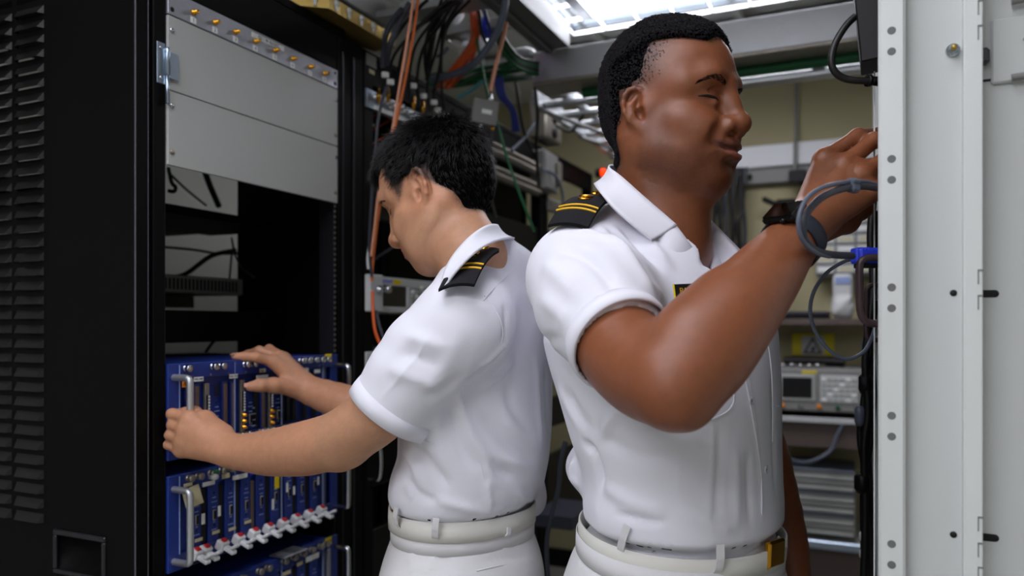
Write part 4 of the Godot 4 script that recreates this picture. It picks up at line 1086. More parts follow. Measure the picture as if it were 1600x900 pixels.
func far_wall() -> void:
	var o := thing("wall_raceway", "white raceway across the far wall, level with the standing man's mouth", "raceway", 3.0, 2.112, 0.40)
	part("cover", span(-0.07, -0.002, 0, 0.108, 0, 1.0, 0.004), mats.white_plastic, o)
	part("lower_duct", span(-0.05, -0.002, -0.075, 0.0, 0.0, 1.0, 0.003), mats.gear_grey, o)
	for z in [0.19, 0.22]: part("outlet", span(-0.054, -0.05, -0.055, -0.025, z, z + 0.02, 0.002), mats.slot_black, o)
	o = thing("conduit", "thin grey conduit running up the far wall from the raceway", "conduit", 2.99, 2.05, 0.845)
	part("pipe", tube(PackedVector3Array([Vector3(-0.085, 0, 0), Vector3(-0.085, 0.18, 0), Vector3(-0.02, 0.21, 0), Vector3(-0.012, 0.55, 0)]), [0.009], 8, 3), mats.gear_grey, o)
	part("clamp", span(-0.1, -0.06, -0.03, 0.03, -0.03, 0.05, 0.004), mats.black_plastic, o)
	part("strut", tube(PackedVector3Array([Vector3(-0.08, 0.02, -0.02), Vector3(-0.06, -0.06, 0.06)]), [0.012], 6, 2), mats.black_plastic, o)
	for k in 9:
		var px := 1108.0 + k * 6.5
		cord("hanging_cable", "dark cable hung in the cluster on the far wall, %s from the left" % NTH[k], [[px + 6, 262, 3.75], [px + 3 * (k % 2), 310, 3.75], [px - 2 + 3 * (k % 3), 360, 3.75], [px + 4 * (k % 2), 425 + 8 * (k % 4), 3.75]], 0.010, "cable_black" if k % 4 else "cable_dark_grey", "black cables hung on the far wall")
	cord("cable", "thin black cable curving alone right of the hung cluster", [[1158, 270, 3.7], [1162, 300, 3.7], [1158, 330, 3.7], [1150, 352, 3.7], [1154, 385, 3.7]], 0.006, "cable_black")
	o = wall_thing("cable_hanger", "dark slotted rail holding coiled leads on the far wall", "rail", 1105, 392, 2.95)
	part("rail", span(-0.05, 0.04, 0, 0.02, 0, 0.46, 0.002), mats.cable_dark_grey, o)
	for k in 9: part("hook", span(-0.12, -0.05, 0.004, 0.012, 0.02 + k * 0.05, 0.028 + k * 0.05, 0.001), mats.cable_dark_grey, o)
	for k in 9:
		var px := 1112.0 + k * 12.5
		cord("test_lead", "short dark lead on the slotted rail of the far wall, %s from the left" % NTH[k], [[px, 385, 3.62], [px + 3, 420 + 6 * (k % 3), 3.62], [px + 1, 455 + 7 * (k % 4), 3.62]], 0.008, ["cable_black", "shelf_brown", "cable_dark_grey"][k % 3], "leads on the slotted rail")
	o = wall_thing("clip_lamp", "black clamp fixture on the far wall behind the watch", "clamp", 1222, 322, 2.9)
	part("head", box(Vector3(-0.02, 0, 0.02), Vector3(0.06, 0.055, 0.10), 0.012), mats.black_plastic, o)
	part("arm", box(Vector3(0.0, 0.02, -0.05), Vector3(0.03, 0.025, 0.09), 0.006, Basis(Vector3.RIGHT, 0.5)), mats.black_plastic, o)
	part("jaw", box(Vector3(-0.01, -0.035, 0.04), Vector3(0.04, 0.04, 0.05), 0.008, Basis(Vector3.RIGHT, -0.4)), mats.black_plastic, o)
	# small drawers
	o = wall_thing("drawer_cabinet", "pale small-parts drawer cabinet on the far wall below the standing man's hand", "drawer cabinet", 1275, 425, 2.88)
	part("case", span(0.0, 0.11, -0.02, 0.33, 0.0, 0.26, 0.002), mats.gear_grey, o)
	for i in 7:
		for k in 3:
			var d := part("drawer", span(-0.012, 0.0, 0.004, 0.040, 0.004, 0.080, 0.002), mats.gear_pale, o, Vector3(0, 0.046 * i - 0.012, 0.086 * k))
			part("paper_label", span(-0.0135, -0.012, 0.014, 0.030, 0.012, 0.072), mats.label_cream if (i + k) % 3 else mats.label_white, d)
	# shelf with a black case and a clear bag
	o = wall_thing("wall_shelf", "brown shelf board on the far wall above the yellow sign", "shelf", 1130, 503, 2.70)
	part("board", span(0.0, 0.3, -0.012, 0.012, 0, 0.72, 0.002), mats.shelf_brown, o)
	part("edge", span(-0.006, 0.0, -0.014, 0.014, 0, 0.72, 0.002), mats.shelf_brown, o)
	o = wall_thing("flat_case", "flat black case lying on the brown shelf", "case", 1222, 499, 2.72)
	part("base", span(0, 0.2, 0.002, 0.020, 0, 0.20, 0.004), mats.black_plastic, o)
	part("lid", span(0, 0.2, 0.021, 0.036, 0, 0.20, 0.004), mats.cable_dark_grey, o)
	o = wall_thing("clear_bag", "pale blue-white plastic bag standing on the brown shelf", "bag", 1317, 498, 2.74)
	var f := Field.new()
	f.box(Vector3(0, 0.10, 0), Vector3(0.03, 0.10, 0.042), 0.02, 0.01, 0)
	f.ell(Vector3(-0.02, 0.05, 0.0), Vector3(0.03, 0.045, 0.045), 0.02)
	f.cap(Vector3(-0.035, 0.03, -0.03), Vector3(-0.04, 0.09, 0.03), 0.012, 0.006, 0.02)
	part("bag", nets(f, Vector3(-0.09, -0.01, -0.08), Vector3(0.08, 0.24, 0.08), 0.006).mesh(), mats.gear_pale, o)
	part("print", box(Vector3(-0.034, 0.17, 0.0), Vector3(0.002, 0.03, 0.06), 0.0), mats.ink_pale, o)
	# yellow sign
	o = wall_thing("caution_sign", "yellow static caution sign with a black hand in a triangle, under the brown shelf", "sign", 1270, 538, 2.985)
	part("sheet", span(-0.003, 0.0, -0.052, 0.052, -0.095, 0.095, 0.0), mats.sign_yellow, o)
	part("pale_field", span(-0.0042, -0.003, -0.050, 0.040, -0.050, 0.052, 0.0), mats.gear_pale, o)
	var st := begin()
	st.set_smooth_group(-1)
	var tv := [Vector3(-0.005, 0.036, 0.0), Vector3(-0.005, -0.044, -0.044), Vector3(-0.005, -0.044, 0.044)]
	for k in 3:
		var a: Vector3 = tv[k]
		var b: Vector3 = tv[(k + 1) % 3]
		var ia := a.lerp(Vector3(-0.005, -0.018, 0), 0.3)
		var ib := b.lerp(Vector3(-0.005, -0.018, 0), 0.3)
		quad(st, a, b, ib, ia); quad(st, a, ia, ib, b)
	part("triangle", done(st), mats.ink, o)
	part("hand", box(Vector3(-0.0052, -0.022, 0.002), Vector3(0.001, 0.022, 0.014), 0.0004, Basis(Vector3.RIGHT, 0.5)), mats.ink, o)
	# bench instrument
	o = wall_thing("bench_shelf", "bench shelf carrying the grey analyser, right of the standing man's waist", "shelf", 1140, 647, 2.60)
	part("board", span(0.0, 0.4, -0.016, 0.002, 0, 0.72, 0.002), mats.shelf_brown, o)
	part("front_edge", span(-0.008, 0.0, -0.020, 0.004, 0, 0.72, 0.003), mats.gear_pale, o)
	part("apron", span(0.02, 0.4, -0.13, -0.016, 0, 0.72, 0.002), mats.shelf_brown, o)
	o = wall_thing("spectrum_analyser", "grey bench analyser with a dark screen and pale keypad on the bench shelf", "instrument", 1205, 641, 2.62)
	part("case", span(0.0, 0.34, 0.004, 0.190, 0.0, 0.385, 0.008), mats.gear_grey, o)
	part("front_bezel", span(-0.018, 0.0, 0.004, 0.190, -0.004, 0.389, 0.006), mats.gear_grey, o)
	part("screen_frame", span(-0.024, -0.018, 0.050, 0.165, 0.035, 0.185, 0.003), mats.panel_grey, o)
	part("screen", span(-0.0255, -0.024, 0.062, 0.152, 0.048, 0.172, 0.001), mats.screen_dark, o)
	part("keypad", span(-0.022, -0.018, 0.045, 0.165, 0.205, 0.355, 0.003), mats.gear_pale, o)
	var kk := box(Vector3.ZERO, Vector3(0.006, 0.014, 0.018), 0.002)
	for i in 6:
		for k in 5: part("key", kk, mats.panel_grey if (i * 3 + k) % 4 else mats.label_white, o, Vector3(-0.023, 0.058 + k * 0.022, 0.22 + i * 0.024))
	for k in 5: part("input_jack", lathe([[0.0, 0.0], [0.011, 0.0], [0.009, 0.012], [0.0, 0.012]], 12, plug(1, 1, Vector3.ZERO, Vector3(-1, 0, 0))), [mats.label_orange, mats.chrome, mats.label_orange, mats.cable_green, mats.chrome][k], o, Vector3(-0.018, 0.026, 0.05 + k * 0.075))
	part("sticker", span(-0.0195, -0.018, 0.170, 0.182, 0.13, 0.19), mats.label_yellow, o)
	for k in 6:
		var q := wall_thing("adapter", "shiny steel adapter on top of the grey analyser, %s from the left" % NTH[k], "adapter", 1214 + k * 13.5, 574 - 2 * (k % 2), 2.66 + 0.02 * (k % 3), "steel adapters on the analyser")
		q.position.y = o.position.y + 0.190 + 0.011
		part("body", lathe([[0.0, -0.018], [0.010, -0.018], [0.010, -0.004], [0.007, -0.003], [0.007, 0.018], [0.0, 0.018]], 10, Transform3D(facing(Vector3(0.3, 0, 1)), Vector3.ZERO)), mats.chrome, q)
	var dk := wall_thing("tool_roll", "dark cloth roll lying behind the adapters on the analyser", "roll", 1225, 566, 2.80)
	dk.position.y = o.position.y + 0.190 + 0.022
	part("roll", tube(PackedVector3Array([Vector3(0, 0, 0), Vector3(0.01, 0.002, 0.12), Vector3(0, 0, 0.26)]), [0.022], 10, 4), mats.black_plastic, dk)
	cord("cable", "grey cable swagging under the bench shelf", [[1206, 690, 3.3], [1222, 710, 3.3], [1245, 721, 3.3], [1270, 720, 3.3], [1298, 704, 3.3], [1308, 680, 3.3], [1322, 655, 3.3]], 0.008, "cable_grey")
	o = wall_thing("lower_shelf", "pale blue steel shelf low at the far wall under the stack of grey boxes", "shelf", 1150, 832, 2.62)
	part("board", span(0.0, 0.38, -0.02, 0.0, 0, 0.66, 0.003), mats.gear_pale, o)
	part("front_edge", span(-0.012, 0.0, -0.03, 0.006, 0, 0.66, 0.004), mats.zinc, o)
	part("foot_panel", span(0.05, 0.07, -0.25, -0.02, 0, 0.66, 0.0), mats.shelf_brown, o)
	var says := ["lowest", "second from below", "third from below", "third from the top", "second from the top", "topmost"]
	for k in 6:
		var q := wall_thing("flat_unit", "flat grey rack unit stacked at the far wall, %s of six" % says[k], "unit", 1222, 830, 2.64, "stack of flat grey units")
		q.position.y = on_wall(1222, 830, 2.64).y + 0.002 + k * 0.0485
		part("case", span(0, 0.3, 0, 0.045, 0, 0.30, 0.004), mats.gear_grey, q)
		part("front_lip", span(-0.008, 0.0, 0.006, 0.018, 0.008, 0.292, 0.002), mats.panel_grey, q)
		part("lid", span(-0.004, 0.29, 0.037, 0.046, 0.002, 0.298, 0.003), mats.cable_grey if k % 2 else mats.panel_grey, q)
	o = wall_thing("storage_bin", "pale grey bin on the floor below the steel shelf", "bin", 1262, 890, 2.4)
	o.position.y = 0.0
	part("body", span(0.0, 0.3, 0.0, 0.14, 0, 0.32, 0.01), mats.panel_grey, o)
	part("lid", span(-0.01, 0.31, 0.14, 0.155, -0.01, 0.33, 0.004), mats.panel_grey, o)
# ---------------------------------------------------------------- people
func aimed(px: float, py: float) -> Vector3:
	return Vector3((px - 800.0) / FOCAL, (505.0 - py) / FOCAL, -1.0).normalized()

func hit(f: Field, px: float, py: float, near := 0.5) -> Vector3:
	return press(f, EYE + aimed(px, py) * near, aimed(px, py), 2.5)

func sections(rows: Array, origin: Vector3, left: Vector3, front: Vector3) -> Array:
	# rows [row of the picture, edge, edge, half width] of a trunk whose middle plane passes through origin -> rings for a loft there
	var out := []
	for r in rows:
		var mx: float = (r[1] + r[2]) * 0.5
		var ray := Vector3((mx - 800.0) / FOCAL, (505.0 - r[0]) / FOCAL, -1.0)
		var o := origin - EYE
		var d := Vector3(o.x, 0, o.z).dot(left) / ray.dot(left)
		var c := ray * d
		var view := Vector3(ray.x, 0, -1).normalized()
		var side := Vector3(-view.z, 0, view.x)
		var h: float = absf(r[2] - r[1]) * 0.5 / FOCAL * d * absf(side.x * 1.0)
		var w: float = r[3]
		var dd := sqrt(maxf(h * h - pow(w * left.dot(side), 2), 1e-4)) / absf(front.dot(side))
		out.append([c.y + EYE.y - origin.y, (c - o).dot(left), (c - o).dot(front), w, dd])
	out.sort_custom(func(a, b): return a[0] < b[0])
	return out

func crease(s: Surf, line: PackedVector3Array, amp: float, wide: float, sharp := false, taper := true) -> void:
	# pushes the cloth out (or in) along a line
	if line.size() < 2: return
	var box := AABB(line[0], Vector3.ZERO)
	for p in line: box = box.expand(p)
	box = box.grow(wide * 3.0)
	var total := 0.0
	for i in line.size() - 1: total += line[i].distance_to(line[i + 1])
	for i in s.v.size():
		var p := s.v[i]
		if not box.has_point(p): continue
		var best := 1e9
		var along := 0.0
		var run := 0.0
		for k in line.size() - 1:
			var ab := line[k + 1] - line[k]
			var l2 := ab.length_squared()
			var h := clampf((p - line[k]).dot(ab) / l2, 0.0, 1.0)
			var d := p.distance_squared_to(line[k] + ab * h)
			if d < best:
				best = d
				along = run + sqrt(l2) * h
			run += sqrt(l2)
		var x := sqrt(best) / wide
		if x > 3.0: continue
		var g := exp(-x * 1.5) if sharp else exp(-x * x)
		if taper:
			var t := along / total
			g *= smoothstep(0.0, 0.3, t) * smoothstep(1.0, 0.7, t)
		s.v[i] += s.nrm[i] * (amp * g)

func traced(f: Field, pts: Array, lift := 0.0) -> PackedVector3Array:
	# points of the picture laid onto a surface
	var out := PackedVector3Array()
	for i in range(0, pts.size(), 2):
		var p := hit(f, pts[i], pts[i + 1])
		if lift != 0.0: p += f.bend(p) * lift
		out.append(p)
	return out

func folds(s: Surf, f: Field, list: Array) -> void:
	# each: [points, height in mm, width in mm, sharp]
	for e in list:
		crease(s, smooth_line(traced(f, e[0]), 4), e[1] * 0.001, e[2] * 0.001, e.size() > 3 and e[3], true)
	s.normals()

func sheet(a: PackedVector3Array, b: PackedVector3Array, thick: float, rows := 6, bow := 0.0) -> ArrayMesh:
	# cloth of some thickness between two edges
	var p := smooth_line(a, 5)
	var q := smooth_line(b, 5)
	var st := begin()
	var n := p.size()
	var g := []
	for i in n:
		var col := PackedVector3Array()
		for k in rows + 1: col.append(p[i].lerp(q[i], float(k) / rows))
		g.append(col)
	var nn := []
	for i in n:
		var col := PackedVector3Array()
		for k in rows + 1:
			var du: Vector3 = g[mini(i + 1, n - 1)][k] - g[maxi(i - 1, 0)][k]
			var dv: Vector3 = g[i][mini(k + 1, rows)] - g[i][maxi(k - 1, 0)]
			col.append(du.cross(dv).normalized())
		nn.append(col)
	var up := []
	var dn := []
	for i in n:
		var c1 := PackedVector3Array()
		var c2 := PackedVector3Array()
		for k in rows + 1:
			var sag := bow * sin(PI * k / rows)
			c1.append(g[i][k] + nn[i][k] * (thick * 0.5 + sag))
			c2.append(g[i][k] - nn[i][k] * (thick * 0.5 - sag))
		up.append(c1); dn.append(c2)
	for i in n - 1:
		for k in rows:
			quad(st, up[i][k], up[i][k + 1], up[i + 1][k + 1], up[i + 1][k])
			quad(st, dn[i][k], dn[i + 1][k], dn[i + 1][k + 1], dn[i][k + 1])
		quad(st, up[i][0], up[i + 1][0], dn[i + 1][0], dn[i][0])
		quad(st, up[i + 1][rows], up[i][rows], dn[i][rows], dn[i + 1][rows])
	for k in rows:
		quad(st, up[0][k + 1], up[0][k], dn[0][k], dn[0][k + 1])
		quad(st, up[n - 1][k], up[n - 1][k + 1], dn[n - 1][k + 1], dn[n - 1][k])
	return done(st)

func moved(m: ArrayMesh, t: Transform3D) -> ArrayMesh:
	var st := SurfaceTool.new()
	st.append_from(m, 0, t)
	return st.commit()
# ---------------------------------------------------------------- skin, hair, clothes
var tex_pore: NoiseTexture2D
func men_mats() -> void:
	tex_pore = grain(0.25, true, 0.0, 1.0, 7, 3)
	for k in ["skin_dark", "skin_light"]:
		var m := mat(k, Color.WHITE, 0.46)
		m.vertex_color_use_as_albedo = true
		m.heightmap_enabled = true
		m.heightmap_texture = tex_pore
		m.heightmap_scale = 0.02
		m.uv1_triplanar = true
		m.uv1_scale = Vector3.ONE * 16.0
		m.metallic_specular = 0.5
		m.subsurf_scatter_enabled = true
		m.subsurf_scatter_strength = 0.10
	mats.skin_light.roughness = 0.5
	mats.skin_dark.roughness = 0.42
	var c := mat("uniform_white", Color(0.905, 0.908, 0.945), 0.88)
	c.heightmap_enabled = true
	c.heightmap_texture = tex_pore
	c.heightmap_scale = 0.012
	c.uv1_triplanar = true
	c.uv1_scale = Vector3.ONE * 30.0
	c.rim_enabled = true
	c.rim = 0.15
	var t := mat("trouser_white", Color(0.885, 0.885, 0.895), 0.9)
	t.heightmap_enabled = true
	t.heightmap_texture = tex_pore
	t.heightmap_scale = 0.02
	t.uv1_triplanar = true
	t.uv1_scale = Vector3.ONE * 26.0
	mat("belt_white", Color(0.86, 0.86, 0.83), 0.7)
	var w := mat("board_wool", Color(0.055, 0.06, 0.085), 0.95)
	w.heightmap_enabled = true
	w.heightmap_texture = tex_pore
	w.heightmap_scale = 0.06
	w.uv1_triplanar = true
	w.uv1_scale = Vector3.ONE * 20.0
	mat("braid_gold", Color(0.90, 0.70, 0.12), 0.5, 0.3)
	mat("hair_black", Color(0.040, 0.037, 0.044), 0.5)
	mat("curl_black", Color(0.15, 0.14, 0.155), 0.8).metallic_specular = 0.35
	mat("scalp_black", Color(0.025, 0.021, 0.022), 1.0).metallic_specular = 0.1
	mat("lash", Color(0.02, 0.014, 0.012), 0.6)
	mat("tooth", Color(0.88, 0.85, 0.78), 0.3)
	mat("nail", Color(0.86, 0.62, 0.54), 0.3)
	mat("nail_dark", Color(0.55, 0.36, 0.28), 0.3)
	mat("watch_black", Color(0.03, 0.03, 0.035), 0.22, 0.4)
	mat("watch_glass", Color(0.012, 0.012, 0.016), 0.06)
	mat("watch_strap", Color(0.165, 0.185, 0.235), 0.55)
	mat("tag_black", Color(0.04, 0.045, 0.05), 0.4)
	mat("button_white", Color(0.82, 0.83, 0.86), 0.25)
	mat("thread_grey", Color(0.62, 0.62, 0.66), 0.9)

func sm(a: float, b: float, x: float) -> float:
	return smoothstep(a, b, x)

func hair_mask(q: Vector3, kind: int) -> float:
	# how thickly hair grows at a point of the head (head's own axes); kind 0 close curls, 1 straight
	var x := absf(q.x)
	if kind == 0:
		# hairline: high over the forehead, corner at the temple, thinning down to the ear
		var top := sm(0.064, 0.078, q.y - maxf(0.0, x - 0.035) * 0.30 + maxf(0.0, 0.015 - q.z) * 0.4) * sm(0.090, 0.070, q.z)
		var side := sm(0.050, -0.010, q.z + (0.03 - q.y) * 0.25) * sm(0.000, 0.030, q.y + maxf(0.0, -q.z - 0.012) * 1.6)
		var back := sm(-0.034, -0.056, q.z) * sm(-0.088, -0.062, q.y)
		return clampf(maxf(top, maxf(side * 0.55, back)), 0.0, 1.0)
	var top := sm(0.056, 0.068, q.y - maxf(0.0, x - 0.04) * 0.5 + maxf(0.0, 0.03 - q.z) * 0.5)
	var side := sm(0.046, 0.030, q.z) * sm(0.010, 0.030, q.y + maxf(0.0, -q.z - 0.006) * 1.25 + maxf(0.0, q.z - 0.012) * 0.9)
	var back := sm(-0.040, -0.062, q.z) * sm(-0.078, -0.056, q.y)
	return clampf(maxf(top, maxf(side, back)), 0.0, 1.0)

func tint_skin(s: Surf, hd: Transform3D, base: Color, kind: int) -> void:
	var inv := hd.affine_inverse()
	var n := FastNoiseLite.new()
	n.seed = 11; n.frequency = 55.0; n.fractal_octaves = 3
	var fine := FastNoiseLite.new()
	fine.seed = 5; fine.frequency = 420.0; fine.fractal_octaves = 2
	s.col.resize(s.v.size())
	var dark := kind == 0
	for i in s.v.size():
		var p := s.v[i]
		var c := base
		var v := 1.0 + 0.10 * n.get_noise_3dv(p) + 0.07 * fine.get_noise_3dv(p)
		var q := inv * p
		if q.length() < 0.25:
			var x := absf(q.x)
			# lips
			var my := -0.0705
			var lip := sm(0.013, 0.009, absf(q.y - my - 0.004 * (x / 0.036)) + maxf(0.0, x - 0.012) * 0.20) * sm(0.038, 0.033, x) * sm(0.072, 0.079, q.z)
			if dark:
				c = c.lerp(Color(0.40, 0.125, 0.095) if q.y < my - 0.0012 else Color(0.13, 0.045, 0.028), lip * 0.9)
			else: c = c.lerp(Color(0.52, 0.17, 0.14), lip * 0.8)
			# warmth of cheeks, nose, ears
			var warm := 0.35 * exp(-pow((q - Vector3(signf(q.x) * 0.042, -0.035, 0.07)).length() / 0.025, 2)) + 0.3 * sm(0.066, 0.078, x) * sm(0.05, 0.02, absf(q.y + 0.012)) + 0.3 * exp(-pow((q - Vector3(0, -0.036, 0.105)).length() / 0.02, 2))
			c = c.lerp(c * (Color(1.15, 0.92, 0.82) if dark else Color(1.06, 0.84, 0.76)), warm)
			# shadow of a shaved beard
			if dark:
				var beard := sm(-0.055, -0.085, q.y) * sm(0.0, 0.03, q.z + 0.03) * sm(-0.14, -0.11, q.y) + 0.8 * sm(0.030, 0.012, absf(q.z - 0.018)) * sm(0.0, -0.03, q.y) * sm(-0.11, -0.085, q.y) * sm(0.035, 0.05, x)
				c = c.lerp(c * Color(0.52, 0.50, 0.54), clampf(beard, 0, 1) * (0.55 + 0.35 * fine.get_noise_3dv(p * 1.7)))
			var h := hair_mask(q, kind)
			var edge := clampf(h * 1.5 + 0.5 * fine.get_noise_3dv(p * 2.0) * sm(0.0, 0.3, h), 0.0, 1.0)
			c = c.lerp(Color(0.018, 0.015, 0.016), edge * (0.90 if dark else 0.85))
			# lid line and eye socket keep their own tone
		c = c * v
		c.a = 1.0
		s.col[i] = c

func hair_shell(s: Surf, hd: Transform3D, kind: int, tall: float) -> Surf:
	# the head's own surface, lifted where hair grows
	var inv := hd.affine_inverse()
	var n := FastNoiseLite.new()
	n.seed = 23; n.frequency = 120.0 if kind == 0 else 90.0; n.fractal_octaves = 3
	var o := Surf.new()
	var map := {}
	var m := PackedFloat32Array()
	for p in s.v: m.append(hair_mask(inv * p, kind) if (inv * p).length() < 0.2 else 0.0)
	for t in range(0, s.idx.size(), 3):
		var a := s.idx[t]
		var b := s.idx[t + 1]
		var c := s.idx[t + 2]
		var need := 0.12 if kind == 0 else 0.35
		if m[a] < need or m[b] < need or m[c] < need: continue
		var q := inv * s.v[a]
		if kind == 1 and q.z > 0.028 and q.y < 0.040: continue
		if absf(q.x) > 0.070 and q.z > -0.034 and q.y < 0.022 and q.y > -0.045: continue
		for i in [a, b, c]:
			if not map.has(i):
				map[i] = o.v.size()
				var w := inv * s.v[i]
				var up := sm(0.02, 0.075, w.y) * sm(0.55, 0.9, m[i]) if kind == 0 else sm(0.0, 0.07, w.y)
				var h := tall * (0.30 + 0.70 * up) * sm(0.35, 0.9, m[i]) * (1.0 + 0.30 * n.get_noise_3dv(s.v[i]))
				o.v.append(s.v[i] + s.nrm[i] * (h - 0.0006))
			o.idx.append(map[i])
	o.normals()
	return o

func scatter(o: Surf, count: int, seed_: int) -> Array:
	# points spread over a surface: [place, normal]
	var r := RandomNumberGenerator.new()
	r.seed = seed_
	var acc := PackedFloat32Array()
	var sum := 0.0
	for t in range(0, o.idx.size(), 3):
		sum += (o.v[o.idx[t + 1]] - o.v[o.idx[t]]).cross(o.v[o.idx[t + 2]] - o.v[o.idx[t]]).length()
		acc.append(sum)
	var out := []
	for k in count:
		var t := acc.bsearch(r.randf() * sum) * 3
		t = mini(t, o.idx.size() - 3)
		var u := sqrt(r.randf())
		var w := r.randf()
		var a := o.idx[t]
		var b := o.idx[t + 1]
		var c := o.idx[t + 2]
		out.append([o.v[a] * (1 - u) + o.v[b] * u * (1 - w) + o.v[c] * u * w, (o.nrm[a] * (1 - u) + o.nrm[b] * u * (1 - w) + o.nrm[c] * u * w).normalized()])
	return out

func many(called: String, m: Mesh, where: Array, material: Material, parent: Node3D) -> void:
	var mm := MultiMesh.new()
	mm.transform_format = MultiMesh.TRANSFORM_3D
	mm.mesh = m
	mm.instance_count = where.size()
	for i in where.size(): mm.set_instance_transform(i, where[i])
	var o := MultiMeshInstance3D.new()
	o.name = called
	o.multimesh = mm
	o.material_override = material
	o.set_meta("kind", "stuff")
	parent.add_child(o, true)

func strand(l: float, r: float, bend: float, joints := 4) -> ArrayMesh:
	# a tapering hair along y that bends towards z
	var st := begin()
	var p := []
	for i in joints + 1:
		var t := float(i) / joints
		p.append(Vector3(0, l * (t - bend * 0.3 * t * t), l * bend * t * t))
	for i in joints:
		var r0 := r * (1.0 - 0.85 * i / joints)
		var r1 := r * (1.0 - 0.85 * (i + 1) / joints)
		for k in 3:
			var a := TAU * k / 3
			var b := TAU * (k + 1) / 3
			quad(st, p[i] + Vector3(cos(a), 0, sin(a)) * r0, p[i + 1] + Vector3(cos(a), 0, sin(a)) * r1, p[i + 1] + Vector3(cos(b), 0, sin(b)) * r1, p[i] + Vector3(cos(b), 0, sin(b)) * r0)
	return done(st)

func face_details(f: Field, hd: Transform3D, home: Transform3D, who: Node3D, kind: int) -> void:
	var r := RandomNumberGenerator.new()
	r.seed = 3
	for sd in [-1.0, 1.0]:
		var dir := (hd.basis * Vector3(-sd * 0.5, 0.0, -1)).normalized()
		var pts := PackedVector3Array()
		var row: Array = [[0.0165, -0.0060], [0.024, -0.0042], [0.033, -0.0030], [0.042, -0.0026], [0.0535, -0.0034]] if kind == 0 else [[0.0165, -0.0040], [0.024, -0.0030], [0.033, -0.0035], [0.042, -0.0035], [0.0525, -0.0020]]
		for q in row: pts.append(home.affine_inverse() * press(f, hd * Vector3(sd * (q[0] + 0.025), q[1], 0.12), dir))
		part("eyelashes", tube(pts, [0.0008, 0.0017, 0.0019, 0.0016, 0.0005] if kind == 0 else [0.0004, 0.0009, 0.0010, 0.0009, 0.0004], 6), mats.lash, who)
		var st := begin()
		for k in 230:
			var t := r.randf()
			var thick := (0.0036 if kind == 0 else 0.0032) * (1.0 - absf(t - 0.35) * 0.9)
			var q := Vector2(lerpf(0.0060, 0.0585, t), 0.0135 + 0.0085 * sin(PI * minf(t * 0.82 + 0.05, 1.0)) - 0.004 * t + r.randf_range(-thick, thick))
			var p := press(f, hd * Vector3(sd * (q.x + 0.025), q.y, 0.12), dir)
			var nn := f.bend(p)
			var run := (hd.basis * Vector3(sd, 0.55 - t * 1.1, 0.0)).normalized()
			run = (run - nn * run.dot(nn)).normalized()
			var e := p + run * 0.0055 + nn * 0.0011
			var wide := run.cross(nn) * 0.00027
			var inv := home.affine_inverse()
			tri(st, inv * (p - wide), inv * (p + wide), inv * e)
			tri(st, inv * (p + wide), inv * (p - wide), inv * e)
		part("eyebrow", done(st), mats.lash, who)

func band(f: Field, c: Vector3, axis: Vector3, lift: float, half: float, thick: float, from: float, steps := 72) -> ArrayMesh:
	# a strip round a body, laid on its surface; from is how far out the search begins
	var st := begin()
	var x := axis.cross(Vector3(0.3, 0, 1)).normalized()
	var z := x.cross(axis)
	var reach := PackedFloat32Array()
	for i in steps:
		var d := x * cos(TAU * i / steps) + z * sin(TAU * i / steps)
		var most := 0.0
		for h in [-half, 0.0, half]:
			var p := press(f, c + axis * h + d * from, -d, from)
			most = maxf(most, (p - c - axis * h).dot(d))
		reach.append(most)
	var mids := Array(reach)
	mids.sort()
	var usual: float = mids[steps / 2]
	for i in steps:
		if reach[i] > from * 0.985 or reach[i] < 0.004: reach[i] = usual
		if from < 0.2: reach[i] = minf(reach[i], usual * 1.14)
	var cols := []
	for i in steps + 1:
		var d := x * cos(TAU * i / steps) + z * sin(TAU * i / steps)
		var r := (reach[(i + steps - 1) % steps] + reach[i % steps] * 2.0 + reach[(i + 1) % steps]) * 0.25 + lift
		cols.append(PackedVector3Array([c - axis * half + d * r, c - axis * half + d * (r + thick), c + axis * half + d * r, c + axis * half + d * (r + thick), c + d * (r + thick * 1.25)]))
	for i in steps:
		var a: PackedVector3Array = cols[i]
		var b: PackedVector3Array = cols[i + 1]
		quad(st, a[1], b[1], b[4], a[4])
		quad(st, a[4], b[4], b[3], a[3])
		quad(st, a[3], b[3], b[2], a[2])
		quad(st, a[0], b[0], b[1], a[1])
		quad(st, a[0], a[2], b[2], b[0])
	return done(st)

func patch(f: Field, corners: Array, thick: float, cells := 8, lift := 0.0006) -> ArrayMesh:
	# cloth laid on a surface between four picture corners (top left, top right, bottom right, bottom left)
	var st := begin()
	var g := []
	var nn := []
	for i in cells + 1:
		var row := PackedVector3Array()
		var nr := PackedVector3Array()
		for k in cells + 1:
			var u := float(k) / cells
			var v := float(i) / cells
			var q: Vector2 = (corners[0].lerp(corners[1], u)).lerp(corners[3].lerp(corners[2], u), v)
			var p := hit(f, q.x, q.y)
			var n := f.bend(p)
			row.append(p + n * lift)
			nr.append(n)
		g.append(row); nn.append(nr)
	for i in cells:
		for k in cells:
			var t := [g[i][k] + nn[i][k] * thick, g[i][k + 1] + nn[i][k + 1] * thick, g[i + 1][k + 1] + nn[i + 1][k + 1] * thick, g[i + 1][k] + nn[i + 1][k] * thick]
			quad(st, t[0], t[1], t[2], t[3])
	for i in cells:
		for e in [0, cells]:
			var a: Vector3 = g[i][e]
			var b: Vector3 = g[i + 1][e]
			quad(st, a, a + nn[i][e] * thick, b + nn[i + 1][e] * thick, b)
			quad(st, a, b, b + nn[i + 1][e] * thick, a + nn[i][e] * thick)
			a = g[e][i]; b = g[e][i + 1]
			quad(st, a, a + nn[e][i] * thick, b + nn[e][i + 1] * thick, b)
			quad(st, a, b, b + nn[e][i + 1] * thick, a + nn[e][i] * thick)
	return done(st)

